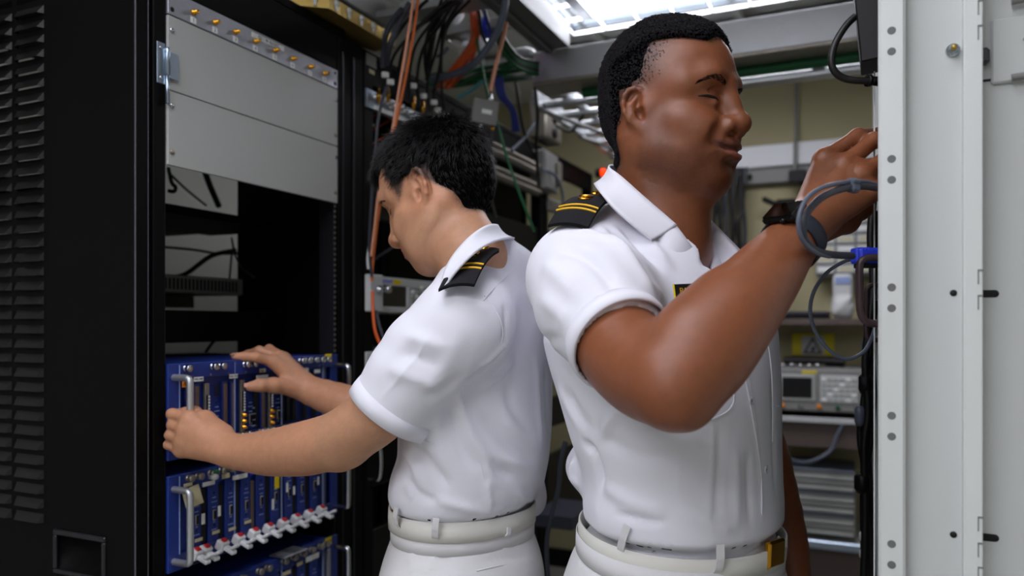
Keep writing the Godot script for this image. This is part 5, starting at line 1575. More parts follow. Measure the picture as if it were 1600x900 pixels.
func put(called: String, m: ArrayMesh, material: Material, who: Node3D) -> MeshInstance3D:
	# a mesh in world places, hung under a person
	var o := part(called, m, material, who)
	o.transform = who.transform.affine_inverse()
	return o

func seam(called: String, f: Field, pts: Array, r: float, material: Material, who: Node3D, lift := 0.0) -> void:
	put(called, tube(traced(f, pts, lift), [r], 6, 4), material, who)

func shoulder_board(inner: Vector3, outer: Vector3, across: Vector3, who: Node3D, half := 0.0275) -> void:
	# stiff black board with gold stripes, device and button, lying on the shoulder
	var n := 14
	var grid := []
	var lift := across.cross(outer - inner).normalized()
	if lift.y < 0: lift = -lift
	for i in n + 1:
		var t := float(i) / n
		var w := lerpf(half * 0.58, half, sm(0.0, 0.22, t))
		var row := PackedVector3Array()
		for k in 7: row.append(inner.lerp(outer, t) + across * (w * (k - 3) / 3.0) + lift * (0.010 * (1.0 - pow((k - 3) / 3.0, 2)) * 0.45 + 0.010 * sin(PI * t) - 0.006 * t * t))
		grid.append(row)
	var face := func(i: float, k: float, up: float) -> Vector3:
		var i0 := clampi(int(i), 0, n - 1)
		var k0 := clampi(int(k), 0, 5)
		var a: Vector3 = grid[i0][k0].lerp(grid[i0][k0 + 1], k - k0)
		var b: Vector3 = grid[i0 + 1][k0].lerp(grid[i0 + 1][k0 + 1], k - k0)
		return a.lerp(b, i - i0) + Vector3(0, up, 0)
	var st := begin()
	for i in n:
		for k in 6:
			quad(st, face.call(i, k, 0.004), face.call(i + 1, k, 0.004), face.call(i + 1, k + 1, 0.004), face.call(i, k + 1, 0.004))
			quad(st, face.call(i, k, 0.0), face.call(i, k + 1, 0.0), face.call(i + 1, k + 1, 0.0), face.call(i + 1, k, 0.0))
	st.set_smooth_group(-1)
	for i in n:
		for k in [0, 6]:
			var p := [face.call(i, k, 0.0), face.call(i, k, 0.004), face.call(i + 1, k, 0.004), face.call(i + 1, k, 0.0)]
			quad(st, p[0], p[1], p[2], p[3]); quad(st, p[0], p[3], p[2], p[1])
	for k in 6:
		for i in [0, n]:
			var p := [face.call(i, k, 0.0), face.call(i, k, 0.004), face.call(i, k + 1, 0.004), face.call(i, k + 1, 0.0)]
			quad(st, p[0], p[1], p[2], p[3]); quad(st, p[0], p[3], p[2], p[1])
	st.set_smooth_group(0)
	var b := put("shoulder_board", done(st), mats.board_wool, who)
	for s in [9.4, 10.5]:
		var line := PackedVector3Array()
		for k in 7: line.append(face.call(s, k, 0.0044))
		part("gold_stripe", tube(line, [0.0019], 6, 3), mats.braid_gold, b)
	var up: Vector3 = (grid[6][4] - grid[6][2]).cross(grid[8][3] - grid[4][3]).normalized()
	if up.y < 0: up = -up
	var x: Vector3 = (grid[6][4] - grid[6][2]).normalized()
	var fr := Transform3D(Basis(x, up, x.cross(up)), face.call(6.2, 3.0, 0.0042))
	# anchor with a spread bird over it
	var an := begin()
	for l in [[[0, 0, -0.010], [0, 0.001, 0.010], 0.0013], [[-0.006, 0, -0.006], [0.006, 0, -0.006], 0.001]]:
		tube_into(an, PackedVector3Array([Vector3(l[0][0], l[0][1], l[0][2]), Vector3(l[1][0], l[1][1], l[1][2])]), [l[2]], 6, 1)
	tube_into(an, PackedVector3Array([Vector3(-0.0085, 0, 0.003), Vector3(-0.006, 0, 0.009), Vector3(0, 0, 0.0115), Vector3(0.006, 0, 0.009), Vector3(0.0085, 0, 0.003)]), [0.0008, 0.0017, 0.0018, 0.0017, 0.0008], 6, 4)
	tube_into(an, PackedVector3Array([Vector3(-0.010, 0.001, -0.004), Vector3(-0.005, 0.0018, 0.001), Vector3(0, 0.002, 0.002), Vector3(0.005, 0.0018, 0.001), Vector3(0.010, 0.001, -0.004)]), [0.0009, 0.0022, 0.0026, 0.0022, 0.0009], 6, 4)
	tube_into(an, PackedVector3Array([Vector3(-0.004, 0.001, 0.008), Vector3(0.005, 0.0015, 0.003), Vector3(-0.003, 0.0015, -0.003), Vector3(0.003, 0.001, -0.009)]), [0.0008], 6, 5)
	part("anchor_device", moved(done(an), fr), mats.gold, b)
	part("button", lathe([[0.0, -0.001], [0.0075, -0.001], [0.0075, 0.001], [0.0055, 0.0032], [0.0, 0.0042]], 18, Transform3D(Basis(x, up, x.cross(up)), face.call(1.6, 3.0, 0.004))), mats.gold, b)
# ---------------------------------------------------------------- the taller man on the right, facing the light grey cabinet
func man_at_cabinet() -> void:
	var left := ALONG
	var front := OUT
	var who := Node3D.new()
	who.name = "person"
	who.position = Vector3(0.25, 0, -1.14)
	add_child(who, true)
	tag(who, "smiling man in white short-sleeved uniform with a black watch, reaching into the light grey cabinet", "person", "two men in white uniform")
	var home := who.transform
	# body: head and neck, near arm with its hand, far arm
	var f := Field.new()
	f.here = Transform3D(Basis.from_euler(Vector3(-0.03, PI / 2 - deg_to_rad(38), 0.0)), at(1044, 176, 1.09))
	var hd := f.here
	head_field(f, {"lips": 1.3, "ear": 0.92, "ala": 0.003, "crown": 0.006, "back": 0.014, "nose": -0.004, "neck": 0.004})
	f.here = Transform3D()
	var face := f.n
	var sh := at(905, 422, 1.02)
	var sh2 := sh + left * 0.36
	var mid := (sh + sh2) * 0.5
	f.cap(hd * Vector3(0, -0.2, -0.04), mid + Vector3(0, -0.05, 0), 0.072, 0.085, 0.04)
	f.cap(sh.lerp(mid, 0.25), sh2.lerp(mid, 0.25), 0.045, 0.045, 0.05)
	f.cap(mid + front * 0.035 + Vector3(0, -0.04, 0), mid + front * 0.05 + Vector3(0, -0.24, 0), 0.078, 0.08, 0.05)
	var elbow := at(1050, 597, 0.80)
	var wrist := at(1256, 360, 0.925)
	f.limb([sh, at(965, 535, 0.90), at(1012, 580, 0.845), elbow], [0.058, 0.052, 0.052, 0.047], 0.006)
	f.limb([elbow, at(1094, 556, 0.81), at(1140, 498, 0.83), at(1190, 437, 0.868), at(1226, 392, 0.898), wrist], [0.0470, 0.0500, 0.0470, 0.0400, 0.0320, 0.0285], 0.006)
	f.cap(at(1058, 630, 0.785), at(1072, 634, 0.79), 0.020, 0.018, 0.03)
	f.cap(at(1075, 520, 0.815), at(1120, 478, 0.84), 0.026, 0.022, 0.04)
	f.cap(at(1240, 350, 0.93), at(1246, 344, 0.935), 0.014, 0.014, 0.03)
	hand_at_cabinet(f, wrist)
	f.limb([sh2, at(1150, 640, 1.34), at(1188, 700, 1.32), at(1222, 830, 1.27), at(1236, 905, 1.24), at(1239, 960, 1.22)], [0.052, 0.044, 0.043, 0.037, 0.030, 0.028], 0.006)
	relaxed_hand(f, at(1239, 960, 1.22), Vector3(0.05, -1, 0.05), front, -left)
	var s := nets(f, hd.origin + Vector3(-0.14, -0.26, -0.17), hd.origin + Vector3(0.15, 0.16, 0.15), 0.0021)
	s.add(nets(f, Vector3(0.05, 1.20, -1.06), Vector3(0.54, 1.63, -0.68), 0.0029))
	s.add(nets(f, Vector3(0.30, 0.62, -1.42), Vector3(0.58, 1.05, -1.14), 0.004))
	s.add(nets(f, Vector3(-0.03, 1.0, -1.52), Vector3(0.50, 1.56, -0.95), 0.010))
	tint_skin(s, hd, Color(0.235, 0.078, 0.032), 0)
	put("body", s.mesh(), mats.skin_dark, who)
	# hair
	var cap := hair_shell(s, hd, 0, 0.0080)
	put("hair", cap.mesh(), mats.scalp_black, who)
	var curls := []
	var rng := RandomNumberGenerator.new()
	rng.seed = 77
	for e in scatter(cap, 28000, 41):
		var thick := hair_mask(hd.affine_inverse() * e[0], 0)
		if rng.randf() > thick * thick * 1.25: continue
		var b := facing(e[1] + Vector3(rng.randf_range(-0.6, 0.6), rng.randf_range(-0.6, 0.6), rng.randf_range(-0.6, 0.6)))
		b = b.rotated(b.y, rng.randf() * TAU) * Basis.from_scale(Vector3.ONE * rng.randf_range(0.6, 1.0) * lerpf(0.45, 1.0, thick))
		curls.append(home.affine_inverse() * Transform3D(b, e[0] + e[1] * rng.randf_range(-0.0006, 0.0010)))
	var coil := PackedVector3Array()
	for k in 8: coil.append(Vector3(cos(k * 1.1) * 0.0014, k * 0.0004, sin(k * 1.1) * 0.0014))
	many("hair_curls", tube(coil, [0.00042], 3, 1), curls, mats.curl_black, who)
	face_details(f, hd, home, who, 0)
	# shirt
	var g := Field.new()
	var o := at(1070, 835, 1.14)
	var hem := at(969, 544, 0.893)
	var down := (elbow - sh).normalized()
	g.cap(sh + Vector3(0, -0.016, 0), sh.lerp(hem, 0.45), 0.070, 0.074, 0.02)
	g.cap(sh.lerp(hem, 0.45), hem, 0.074, 0.0575, 0.02)
	g.box(hem + down * 0.1, Vector3(0.12, 0.1, 0.12), 0.002, 0.003, 1, turned(down))
	g.cap(hem - down * 0.02, hem + down * 0.05, 0.0525, 0.0525, 0.003, 1)
	var el2 := at(1150, 640, 1.34)
	g.cap(sh2, sh2.lerp(el2, 0.75), 0.07, 0.066, 0.02)
	var rows := [[870, 938, 1206, 0.155], [836, 937, 1207, 0.157], [820, 936, 1207, 0.157], [812, 930, 1211, 0.163], [805, 915, 1220, 0.177], [792, 911, 1222, 0.180], [740, 910, 1220, 0.177], [680, 890, 1218, 0.185], [620, 872, 1217, 0.19], [560, 854, 1214, 0.195], [500, 842, 1207, 0.195], [450, 840, 1190, 0.195], [400, 856, 1160, 0.18], [365, 890, 1128, 0.145], [335, 930, 1100, 0.10]]
	g.loft(Transform3D(Basis(left, Vector3.UP, front), o), sections(rows, o, left, front), 0.035)
	for q in [sh, sh2]: g.cap(mid + Vector3(0, 0.058, 0) + front * 0.012, q + Vector3(0, 0.004, 0), 0.050, 0.052, 0.035)
	g.ell(at(918, 730, 1.2), Vector3(0.034, 0.037, 0.05), 0.03)
	g.ell(at(1010, 810, 1.04), Vector3(0.06, 0.022, 0.03), 0.03)
	# open neck
	var vee := hit(g, 1102, 408)
	g.chain([hd * Vector3(0, -0.17, 0.03), hd * Vector3(0, -0.205, 0.060), vee.lerp(hd * Vector3(0, -0.205, 0.075), 0.4), vee], [0.060, 0.048, 0.022, 0.006], 0.006, 1)
	var c := nets(g, Vector3(-0.05, 0.985, -1.52), Vector3(0.52, 1.62, -0.84), 0.0042)
	folds(c, g, [
		[[876, 372, 922, 366, 965, 385, 1004, 422], 7, 9], [[866, 392, 908, 398, 945, 428, 970, 470], -7, 9], [[935, 348, 968, 385, 1010, 440, 1032, 480], 6, 8],
		[[965, 345, 1000, 385, 1042, 432], -6, 7], [[985, 345, 1022, 385, 1058, 428], 5, 6], [[838, 462, 880, 495, 912, 540], 5, 12], [[830, 498, 862, 530, 897, 578], -8, 8],
		[[846, 410, 880, 435, 905, 480], 5, 12], [[905, 465, 938, 498, 955, 520], -4, 9], [[995, 440, 1042, 470], 4, 9], [[925, 430, 960, 470, 985, 490], 4, 9],
		[[936, 695, 952, 658, 985, 628], 7, 9], [[920, 650, 955, 690, 1010, 712, 1060, 715], -6, 12], [[985, 650, 1040, 682, 1105, 690], 5, 12], [[880, 600, 905, 650, 930, 680], -5, 12],
		[[905, 690, 925, 705, 937, 745, 934, 775], -10, 8], [[900, 712, 893, 740, 906, 764], 6, 9], [[935, 752, 985, 785, 1052, 803], 6, 10], [[955, 800, 1005, 813, 1048, 817], -7, 5], [[1050, 790, 1110, 820, 1160, 828], 4, 9],
		[[1112, 640, 1114, 720, 1110, 800, 1107, 842], 3.5, 3.5, true], [[1122, 650, 1123, 740, 1119, 835], -3, 7], [[1060, 690, 1060, 760, 1058, 800], 1.5, 4, true],
		[[1150, 690, 1150, 770, 1152, 835], 4, 8], [[1168, 690, 1170, 770, 1172, 835], -3, 6], [[870, 600, 890, 640, 915, 680], 4, 12],
		[[1150, 470, 1165, 560, 1183, 690, 1190, 780, 1188, 840], 1.8, 3, true], [[1202, 560, 1210, 660, 1212, 780], -4, 7], [[1130, 430, 1150, 500], 4, 8],
	])
	put("shirt", c.mesh(), mats.uniform_white, who)
	# collar: near wing, far wing, lapels
	var top := points([[1057, 352, 1.0], [1030, 329, 1.005], [1000, 303, 1.015], [970, 276, 1.04], [953, 262, 1.09], [958, 258, 1.15], [985, 262, 1.21]])
	var low := points([[1018, 376, 0.985], [995, 357, 0.985], [968, 334, 0.99], [944, 309, 1.01], [930, 290, 1.08], [935, 288, 1.17], [970, 292, 1.24]])
	put("collar", sheet(low, top, 0.004, 8, 0.004), mats.uniform_white, who)
	top = points([[985, 262, 1.21], [1040, 280, 1.24], [1078, 305, 1.22], [1092, 322, 1.19], [1105, 345, 1.15], [1122, 372, 1.12]])
	low = points([[975, 292, 1.27], [1040, 310, 1.30], [1090, 338, 1.28], [1112, 350, 1.25], [1130, 368, 1.21], [1142, 390, 1.17]])
	put("collar", sheet(low, top, 0.004, 6, 0.002), mats.uniform_white, who)
	var la := points([[1056, 352, 1.003], [1072, 374, 1.0], [1088, 398, 1.01], [1104, 432, 1.02], [1112, 462, 1.02]])
	var lb := points([[1019, 378, 1.0], [1040, 402, 0.99], [1062, 428, 0.99], [1086, 452, 1.0], [1108, 470, 1.01]])
	put("lapel", sheet(lb, la, 0.004, 6, 0.003), mats.uniform_white, who)
	la = points([[1092, 330, 1.16], [1098, 355, 1.13], [1104, 385, 1.10], [1108, 410, 1.08], [1118, 440, 1.05]])
	lb = points([[1124, 372, 1.13], [1126, 392, 1.11], [1126, 415, 1.09], [1124, 440, 1.06], [1121, 455, 1.05]])
	put("lapel", sheet(la, lb, 0.004, 6, 0.003), mats.uniform_white, who)
	# hem of the near sleeve
	put("sleeve_hem", band(g, hem - down * 0.0100, down, -0.0030, 0.0125, 0.0036, 0.12), mats.uniform_white, who)
	# pocket, placket, buttons, name tag
	seam("pocket_edge", g, [1084, 658, 1105, 657, 1122, 651, 1137, 642, 1146, 628, 1146, 600], 0.0011, mats.uniform_white, who, 0.0004)
	seam("placket_edge", g, [1140, 470, 1158, 560, 1170, 620, 1182, 690, 1189, 750, 1190, 800, 1187, 848], 0.0013, mats.uniform_white, who, 0.0003)
	seam("far_pocket_edge", g, [1198, 530, 1203, 560, 1206, 600, 1207, 640, 1207, 690], 0.0011, mats.uniform_white, who, 0.0004)
	seam("far_pocket_flap", g, [1206, 632, 1212, 634, 1216, 634], 0.0014, mats.uniform_white, who, 0.0008)
	var btn := lathe([[0.0, 0.0], [0.0056, 0.0], [0.0056, 0.0014], [0.0044, 0.0022], [0.0036, 0.0014], [0.0, 0.0014]], 16)
	for q in [[1174, 627], [1197, 734]]:
		var p := hit(g, q[0], q[1])
		var bt := put("button", moved(btn, Transform3D(facing(g.bend(p)), p)), mats.button_white, who)
		part("thread", moved(lathe([[0.0, 0.0], [0.0016, 0.0], [0.0, 0.0008]], 8), Transform3D(facing(g.bend(p)), p + g.bend(p) * 0.0014)), mats.thread_grey, bt)
	var p := hit(g, 1086, 459)
	var nrm := g.bend(p)
	var ax := (at(1095, 453, p.z * -1.0) - at(1045, 458, p.z * -1.0))
	ax = (ax - nrm * ax.dot(nrm)).normalized()
	var tb := Basis(ax, nrm.cross(ax), nrm)
	var tg := part("name_tag", box(Vector3(0, 0, 0.004), Vector3(0.074, 0.0195, 0.0022), 0.0006), mats.tag_black, who)
	tg.transform = home.affine_inverse() * Transform3D(tb, p + nrm * 0.012)
	part("yellow_edge", box(Vector3(-0.0368, 0, 0.0041), Vector3(0.0016, 0.0197, 0.0024), 0.0003), mats.label_yellow, tg)
	letters(tg, "lettering", "RANDY TERRY", 0.0066, Transform3D(Basis(), Vector3(0.0, 0.001, 0.0053)), mats.braid_gold, "Droid Sans Mono", 0.0003)
	shoulder_board(at(936, 312, 1.095), Vector3(0.0707, 1.476, -0.978), (front + Vector3(0, -0.10, 0)).normalized(), who)
	# trousers and belt
	var t := Field.new()
	rows = [[925, 872, 1224, 0.184], [889, 886, 1221, 0.176], [860, 899, 1215, 0.166], [835, 918, 1210, 0.157], [816, 932, 1207, 0.152]]
	t.loft(Transform3D(Basis(left, Vector3.UP, front), o), sections(rows, o, left, front), 0.02)
	for sd in [-1.0, 1.0]:
		var hip: Vector3 = o + left * sd * 0.085 + Vector3(0, -0.10, 0) - front * 0.012
		t.chain([hip, hip + Vector3(0, -0.36, 0) + front * 0.02, hip + Vector3(0, -0.87, 0) - front * 0.02], [0.105, 0.075, 0.060], 0.05)
	t.cap(o + Vector3(0, -0.08, 0) - front * 0.05, o + Vector3(0, -0.10, 0) + front * 0.03, 0.10, 0.10, 0.05)
	var tl := Vector3(-0.10, 0.02, -1.50)
	var ts := nets(t, tl, Vector3(0.55, 1.07, -0.85), 0.0075)
	folds(ts, t, [[[905, 868, 930, 880, 950, 900], -4, 6], [[1010, 880, 1060, 900], 3, 8], [[1150, 888, 1160, 905], -3, 6]])
	put("trousers", ts.mesh(), mats.trouser_white, who)
	var axis := (Vector3.UP + front * 0.045).normalized()
	var bc := o + Vector3(0, 0.004, 0)
	put("waistband", band(t, bc + Vector3(0, -0.018, 0), axis, 0.0002, 0.014, 0.0010, 0.26), mats.trouser_white, who)
	put("belt", band(t, bc + Vector3(0, -0.003, 0), axis, 0.0040, 0.0155, 0.0028, 0.26), mats.belt_white, who)
	for e in [[984, 820, 974, 868], [1121, 848, 1113, 896], [1206, 838, 1214, 846]]:
		var q0 := hit(g, e[0], e[1])
		var q1 := hit(t, e[2], e[3])
		var n0 := g.bend(q0)
		var qm := (q0 + q1) * 0.5
		put("belt_loop", ribbon(PackedVector3Array([q0 + n0 * 0.007, qm.lerp(q0, 0.3) + n0 * 0.0125, qm + n0 * 0.0130, qm.lerp(q1, 0.5) + n0 * 0.0125, q1 + n0 * 0.004]), n0, 0.0105, 0.002), mats.trouser_white, who)
	var bk := Node3D.new()
	bk.name = "buckle"
	var kp := hit(g, 1204, 862)
	var kn := (front + left * -0.42).normalized()
	who.add_child(bk, true)
	bk.transform = home.affine_inverse() * Transform3D(Basis(axis.cross(kn).normalized(), axis, axis.cross(kn).normalized().cross(axis)), press(t, bc + kn * 0.26, -kn) + kn * 0.0125)
	part("plate", box(Vector3.ZERO, Vector3(0.042, 0.036, 0.009), 0.003), mats.gold, bk)
	part("end_bar", box(Vector3(-0.021, 0, 0.0005), Vector3(0.005, 0.036, 0.008), 0.002), mats.gold, bk)
	for sd in [-1.0, 1.0]:
		var hip: Vector3 = o + left * sd * 0.085 - front * 0.03
		var sf := Field.new()
		var ft := Vector3(hip.x, 0.045, hip.z)
		sf.chain([ft - front * 0.05, ft + front * 0.08, ft + front * 0.17 + Vector3(0, -0.012, 0)], [0.042, 0.040, 0.030], 0.02)
		sf.box(ft + front * 0.05 + Vector3(0, -0.035, 0), Vector3(0.045, 0.01, 0.13), 0.005, 0.02, 0, Basis(left, Vector3.UP, front))
		put("shoe", nets(sf, ft + Vector3(-0.25, -0.06, -0.25), ft + Vector3(0.25, 0.07, 0.25), 0.009).mesh(), mats.button_white, who)
	wristwatch(f, elbow, wrist, who)

func turned(y: Vector3) -> Basis:
	var x := y.cross(Vector3(0.1, 0.3, 1)).normalized()
	return Basis(x, y, x.cross(y))

func ribbon(pts: PackedVector3Array, out: Vector3, wide: float, thick: float) -> ArrayMesh:
	var line := smooth_line(pts, 4)
	var st := begin()
	var n := line.size()
	var rows := []
	for i in n:
		var d := (line[mini(i + 1, n - 1)] - line[maxi(i - 1, 0)]).normalized()
		var x := d.cross(out).normalized()
		var u := x.cross(d)
		var h := thick * 0.5
		rows.append([line[i] - x * wide * 0.5 - u * h, line[i] - x * wide * 0.5 + u * h, line[i] + x * wide * 0.5 + u * h, line[i] + x * wide * 0.5 - u * h])
	st.set_smooth_group(-1)
	for i in n - 1:
		for k in 4:
			var k2 := (k + 1) % 4
			quad(st, rows[i][k], rows[i][k2], rows[i + 1][k2], rows[i + 1][k])
	quad(st, rows[0][0], rows[0][3], rows[0][2], rows[0][1])
	quad(st, rows[n - 1][0], rows[n - 1][1], rows[n - 1][2], rows[n - 1][3])
	st.set_smooth_group(0)
	return done(st)

func hand_at_cabinet(f: Field, wrist: Vector3) -> void:
	var k := [at(1288, 249, 0.99), at(1318, 258, 0.968), at(1344, 274, 0.955), at(1358, 300, 0.95)]
	var rr := [0.0125, 0.0125, 0.012, 0.0105]
	for i in 4:
		f.cap(wrist.lerp(k[i], 0.15) + Vector3(0, 0, -0.004), k[i] + Vector3(0.004, 0, -0.006), 0.020, rr[i] + 0.003, 0.012)
		f.ell(k[i], Vector3.ONE * (rr[i] + 0.0005), 0.008)
	f.cap(wrist.lerp(k[0], 0.3) + Vector3(0, 0, 0.004), k[0] + Vector3(-0.002, -0.004, 0.006), 0.006, 0.005, 0.012)
	f.cap(wrist.lerp(k[1], 0.4) + Vector3(0, 0, 0.006), k[1] + Vector3(-0.002, -0.004, 0.006), 0.005, 0.005, 0.012)
	f.chain([k[0], at(1340, 213, 1.0), at(1372, 210, 1.03), at(1385, 222, 1.05)], [0.0115, 0.0098, 0.0085, 0.0075], 0.006)
	f.chain([k[1], at(1366, 219, 0.985), at(1395, 225, 1.01), at(1402, 240, 1.03)], [0.0115, 0.0098, 0.0085, 0.0075], 0.006)
	f.chain([k[2], at(1384, 248, 0.975), at(1408, 252, 1.0), at(1412, 265, 1.02)], [0.011, 0.0095, 0.0082, 0.0072], 0.006)
	f.chain([k[3], at(1392, 285, 0.97), at(1408, 288, 0.99), at(1412, 298, 1.0)], [0.010, 0.0085, 0.0075, 0.0068], 0.006)
	f.chain([wrist + Vector3(0.012, -0.004, -0.02), at(1322, 345, 1.0), at(1346, 327, 1.02), at(1356, 312, 1.04)], [0.018, 0.015, 0.0115, 0.009], 0.012)

func relaxed_hand(f: Field, wrist: Vector3, down: Vector3, front: Vector3, out: Vector3) -> void:
	down = down.normalized()
	for i in 4:
		var w := front * (0.03 - 0.02 * i)
		var k := wrist + down * 0.085 + w
		f.cap(wrist + w * 0.5, k, 0.016, 0.012, 0.012)
		f.chain([k, k + down * 0.038 - out * 0.008, k + down * 0.060 - out * 0.020, k + down * 0.075 - out * 0.034], [0.0105, 0.0095, 0.0085, 0.007], 0.006)
	f.chain([wrist + front * 0.02 + down * 0.02, wrist + front * 0.05 + down * 0.06 - out * 0.01, wrist + front * 0.055 + down * 0.09 - out * 0.02], [0.015, 0.0115, 0.009], 0.01)

func wristwatch(f: Field, elbow: Vector3, wrist: Vector3, who: Node3D) -> void:
	var ax := (at(1262, 348, 0.93) - at(1190, 437, 0.868)).normalized()
	var c := at(1242, 378, 0.910)
	var w := Node3D.new()
	w.name = "wristwatch"
	who.add_child(w, true)
	var inv := who.transform.affine_inverse()
	var st := part("strap", band(f, c, ax, 0.0006, 0.0112, 0.0022, 0.055, 60), mats.watch_strap, w)
	st.transform = inv
	# the case sits on the outer side of the wrist
	var side := (at(1205, 352, 0.878) - c)
	side = (side - ax * side.dot(ax)).normalized()
	var p := press(f, c + side * 0.3, -side) + side * 0.0055
	var b := Basis(ax.cross(side).normalized(), side, ax.cross(side).normalized().cross(side))
	var cs := part("case", box(Vector3.ZERO, Vector3(0.043, 0.0105, 0.037), 0.0042), mats.watch_black, w)
	cs.transform = inv * Transform3D(b, p)
	part("screen", box(Vector3(0, 0.0052, 0), Vector3(0.038, 0.0016, 0.032), 0.0015), mats.watch_glass, cs)
	for sd in [-1.0, 1.0]:
		part("crown", lathe([[0.0, 0.0], [0.0034, 0.0], [0.0034, 0.0025], [0.0, 0.003]], 14, Transform3D(facing(Vector3(0, 0, sd)), Vector3(0.008, 0.0005, sd * 0.0182))), mats.watch_black, cs)
		part("side_button", box(Vector3(-0.008, 0.0005, sd * 0.0183), Vector3(0.010, 0.003, 0.0012), 0.0005), mats.watch_black, cs)
# ---------------------------------------------------------------- the shorter man on the left, bent over the blue chassis
func man_at_rack() -> void:
	var left := Vector3(-0.31, 0, 0.9507)
	var front := Vector3(-0.9507, 0, -0.31)
	var who := Node3D.new()
	who.name = "person"
	who.position = Vector3(-0.08, 0, -1.3)
	add_child(who, true)
	tag(who, "black-haired man in white short-sleeved uniform bending over the blue chassis, hand on its handle", "person", "two men in white uniform")
	var home := who.transform
	var f := Field.new()
	var v := aimed(690, 300)
	var vr := v.cross(Vector3.UP).normalized()
	var vu := vr.cross(v)
	var turn := Basis(vr * -0.486 + vu * 0.206 - v * 0.849, vr * -0.340 + vu * 0.851 + v * 0.401, vr * -0.805 - vu * 0.484 + v * 0.344).orthonormalized()
	var size := 0.95
	f.here = Transform3D(turn, at(660, 294, 1.2) - turn * Vector3(0.078, -0.012, -0.01) * size)
	var hd := f.here
	var sh := at(728, 506, 1.13)
	var sh2 := sh - left * 0.36 + front * 0.05
	var mid := (sh + sh2) * 0.5
	var base := at(738, 402, 1.21)
	head_field(f, {"smile": 0.9, "open": 0.0012, "nose": -0.002, "neck": -0.007, "back": 0.006, "cheek": -0.006, "ear": 1.06, "neck_to": hd.affine_inverse() * base / size})
	f.shrink(hd, size)
	f.here = Transform3D()
	f.cap(base, mid + Vector3(0, 0.0, 0) + front * 0.04, 0.045, 0.045, 0.02)
	f.cap(sh.lerp(mid, 0.25), sh2.lerp(mid, 0.25), 0.036, 0.036, 0.02)
	f.cap(mid + Vector3(0, -0.06, 0) + front * 0.035, mid + Vector3(0, -0.25, 0) + front * 0.045, 0.045, 0.045, 0.02)
	var elbow := at(525, 688, 1.17)
	var wrist := at(366, 706, 1.32)
	f.limb([sh, at(625, 612, 1.14), at(570, 662, 1.15), elbow], [0.050, 0.046, 0.0435, 0.0405], 0.006)
	f.limb([elbow, at(480, 700, 1.205), at(425, 707, 1.265), at(390, 707, 1.30), wrist], [0.0405, 0.0415, 0.037, 0.031, 0.028], 0.006)
	f.cap(at(545, 708, 1.16), at(535, 712, 1.165), 0.016, 0.016, 0.03)
	hand_on_handle(f, wrist)
	var elbow2 := at(600, 652, 1.54)
	var wrist2 := at(478, 608, 1.6)
	f.limb([sh2, elbow2, at(545, 632, 1.57), wrist2], [0.05, 0.041, 0.038, 0.0275], 0.006)
	hand_on_chassis(f, wrist2)
	var s := nets(f, hd.origin + Vector3(-0.15, -0.24, -0.18), hd.origin + Vector3(0.17, 0.15, 0.17), 0.0021)
	s.add(nets(f, Vector3(-0.67, 1.05, -1.47), Vector3(-0.08, 1.32, -1.04), 0.0031))
	s.add(nets(f, Vector3(-0.60, 1.08, -1.73), Vector3(-0.18, 1.36, -1.46), 0.0032))
	s.add(nets(f, Vector3(-0.30, 1.05, -1.62), Vector3(0.20, 1.52, -1.02), 0.010))
	tint_skin(s, hd, Color(0.52, 0.255, 0.145), 1)
	put("body", s.mesh(), mats.skin_light, who)
	# hair: a cap with combed strands
	var cap := hair_shell(s, hd, 1, 0.014)
	put("hair", cap.mesh(), mats.scalp_black, who)
	var rng := RandomNumberGenerator.new()
	rng.seed = 9
	var inv := home.affine_inverse()
	var sets := [[], [], []]
	for e in scatter(cap, 18000, 12):
		var q: Vector3 = hd.affine_inverse() * e[0]
		# combed from the whorl at the back of the crown, forward and down
		var flow := q - Vector3(0.0, 0.095, -0.055)
		flow.y *= 0.6
		if q.y < 0.03: flow = flow.lerp(Vector3(0, -1, -0.25) * flow.length(), sm(0.03, -0.02, q.y))
		var w := (hd.basis * flow.normalized()).normalized()
		var n: Vector3 = e[1]
		var d := (w - n * w.dot(n)).normalized()
		var tall := sm(-0.02, 0.06, q.y)
		var fringe := sm(0.025, 0.065, q.z)
		d = d.lerp((hd.basis * Vector3(0, -1, 0.15)).normalized(), fringe * 0.7)
		d = (d - n * d.dot(n) * fringe).normalized()
		d = (d + n * (0.02 + 0.10 * rng.randf()) + Vector3(rng.randf_range(-0.16, 0.16), rng.randf_range(-0.16, 0.16), rng.randf_range(-0.16, 0.16))).normalized()
		var x := d.cross(n).normalized()
		var sz := rng.randf_range(0.75, 1.2) * lerpf(0.55, 1.0, tall) * (1.0 - 0.25 * fringe)
		var b := Basis(x, d, x.cross(d)) * Basis.from_scale(Vector3.ONE * sz)
		sets[rng.randi() % 3].append(inv * Transform3D(b, e[0] - n * 0.002))
	for k in 3: many("hair_strands", strand(0.024, 0.00050, [-0.1, 0.0, 0.12][k]), sets[k], mats.hair_black, who)
	var fd := Transform3D(hd.basis * Basis.from_scale(Vector3.ONE * size), hd.origin)
	face_details(f, fd, home, who, 1)
	var tp := PackedVector3Array()
	for q in [[-0.022, 0.0835], [-0.012, 0.0885], [0.0, 0.0905], [0.012, 0.0885], [0.022, 0.0835]]: tp.append(fd * Vector3(q[0], -0.0690, q[1]))
	put("teeth", tube(tp, [0.0030], 8, 4), mats.tooth, who)
	# shirt
	var g := Field.new()
	var o := at(722, 810, 1.31)
	var hem := at(602, 645, 1.14)
	var down := (at(555, 690, 1.15) - at(695, 505, 1.13)).normalized()
	g.limb([sh, sh.lerp(hem, 0.5) + Vector3(0, 0.008, 0), hem], [0.072, 0.070, 0.0575], 0.006)
	g.ell(at(642, 528, 1.12), Vector3(0.026, 0.022, 0.035), 0.025)
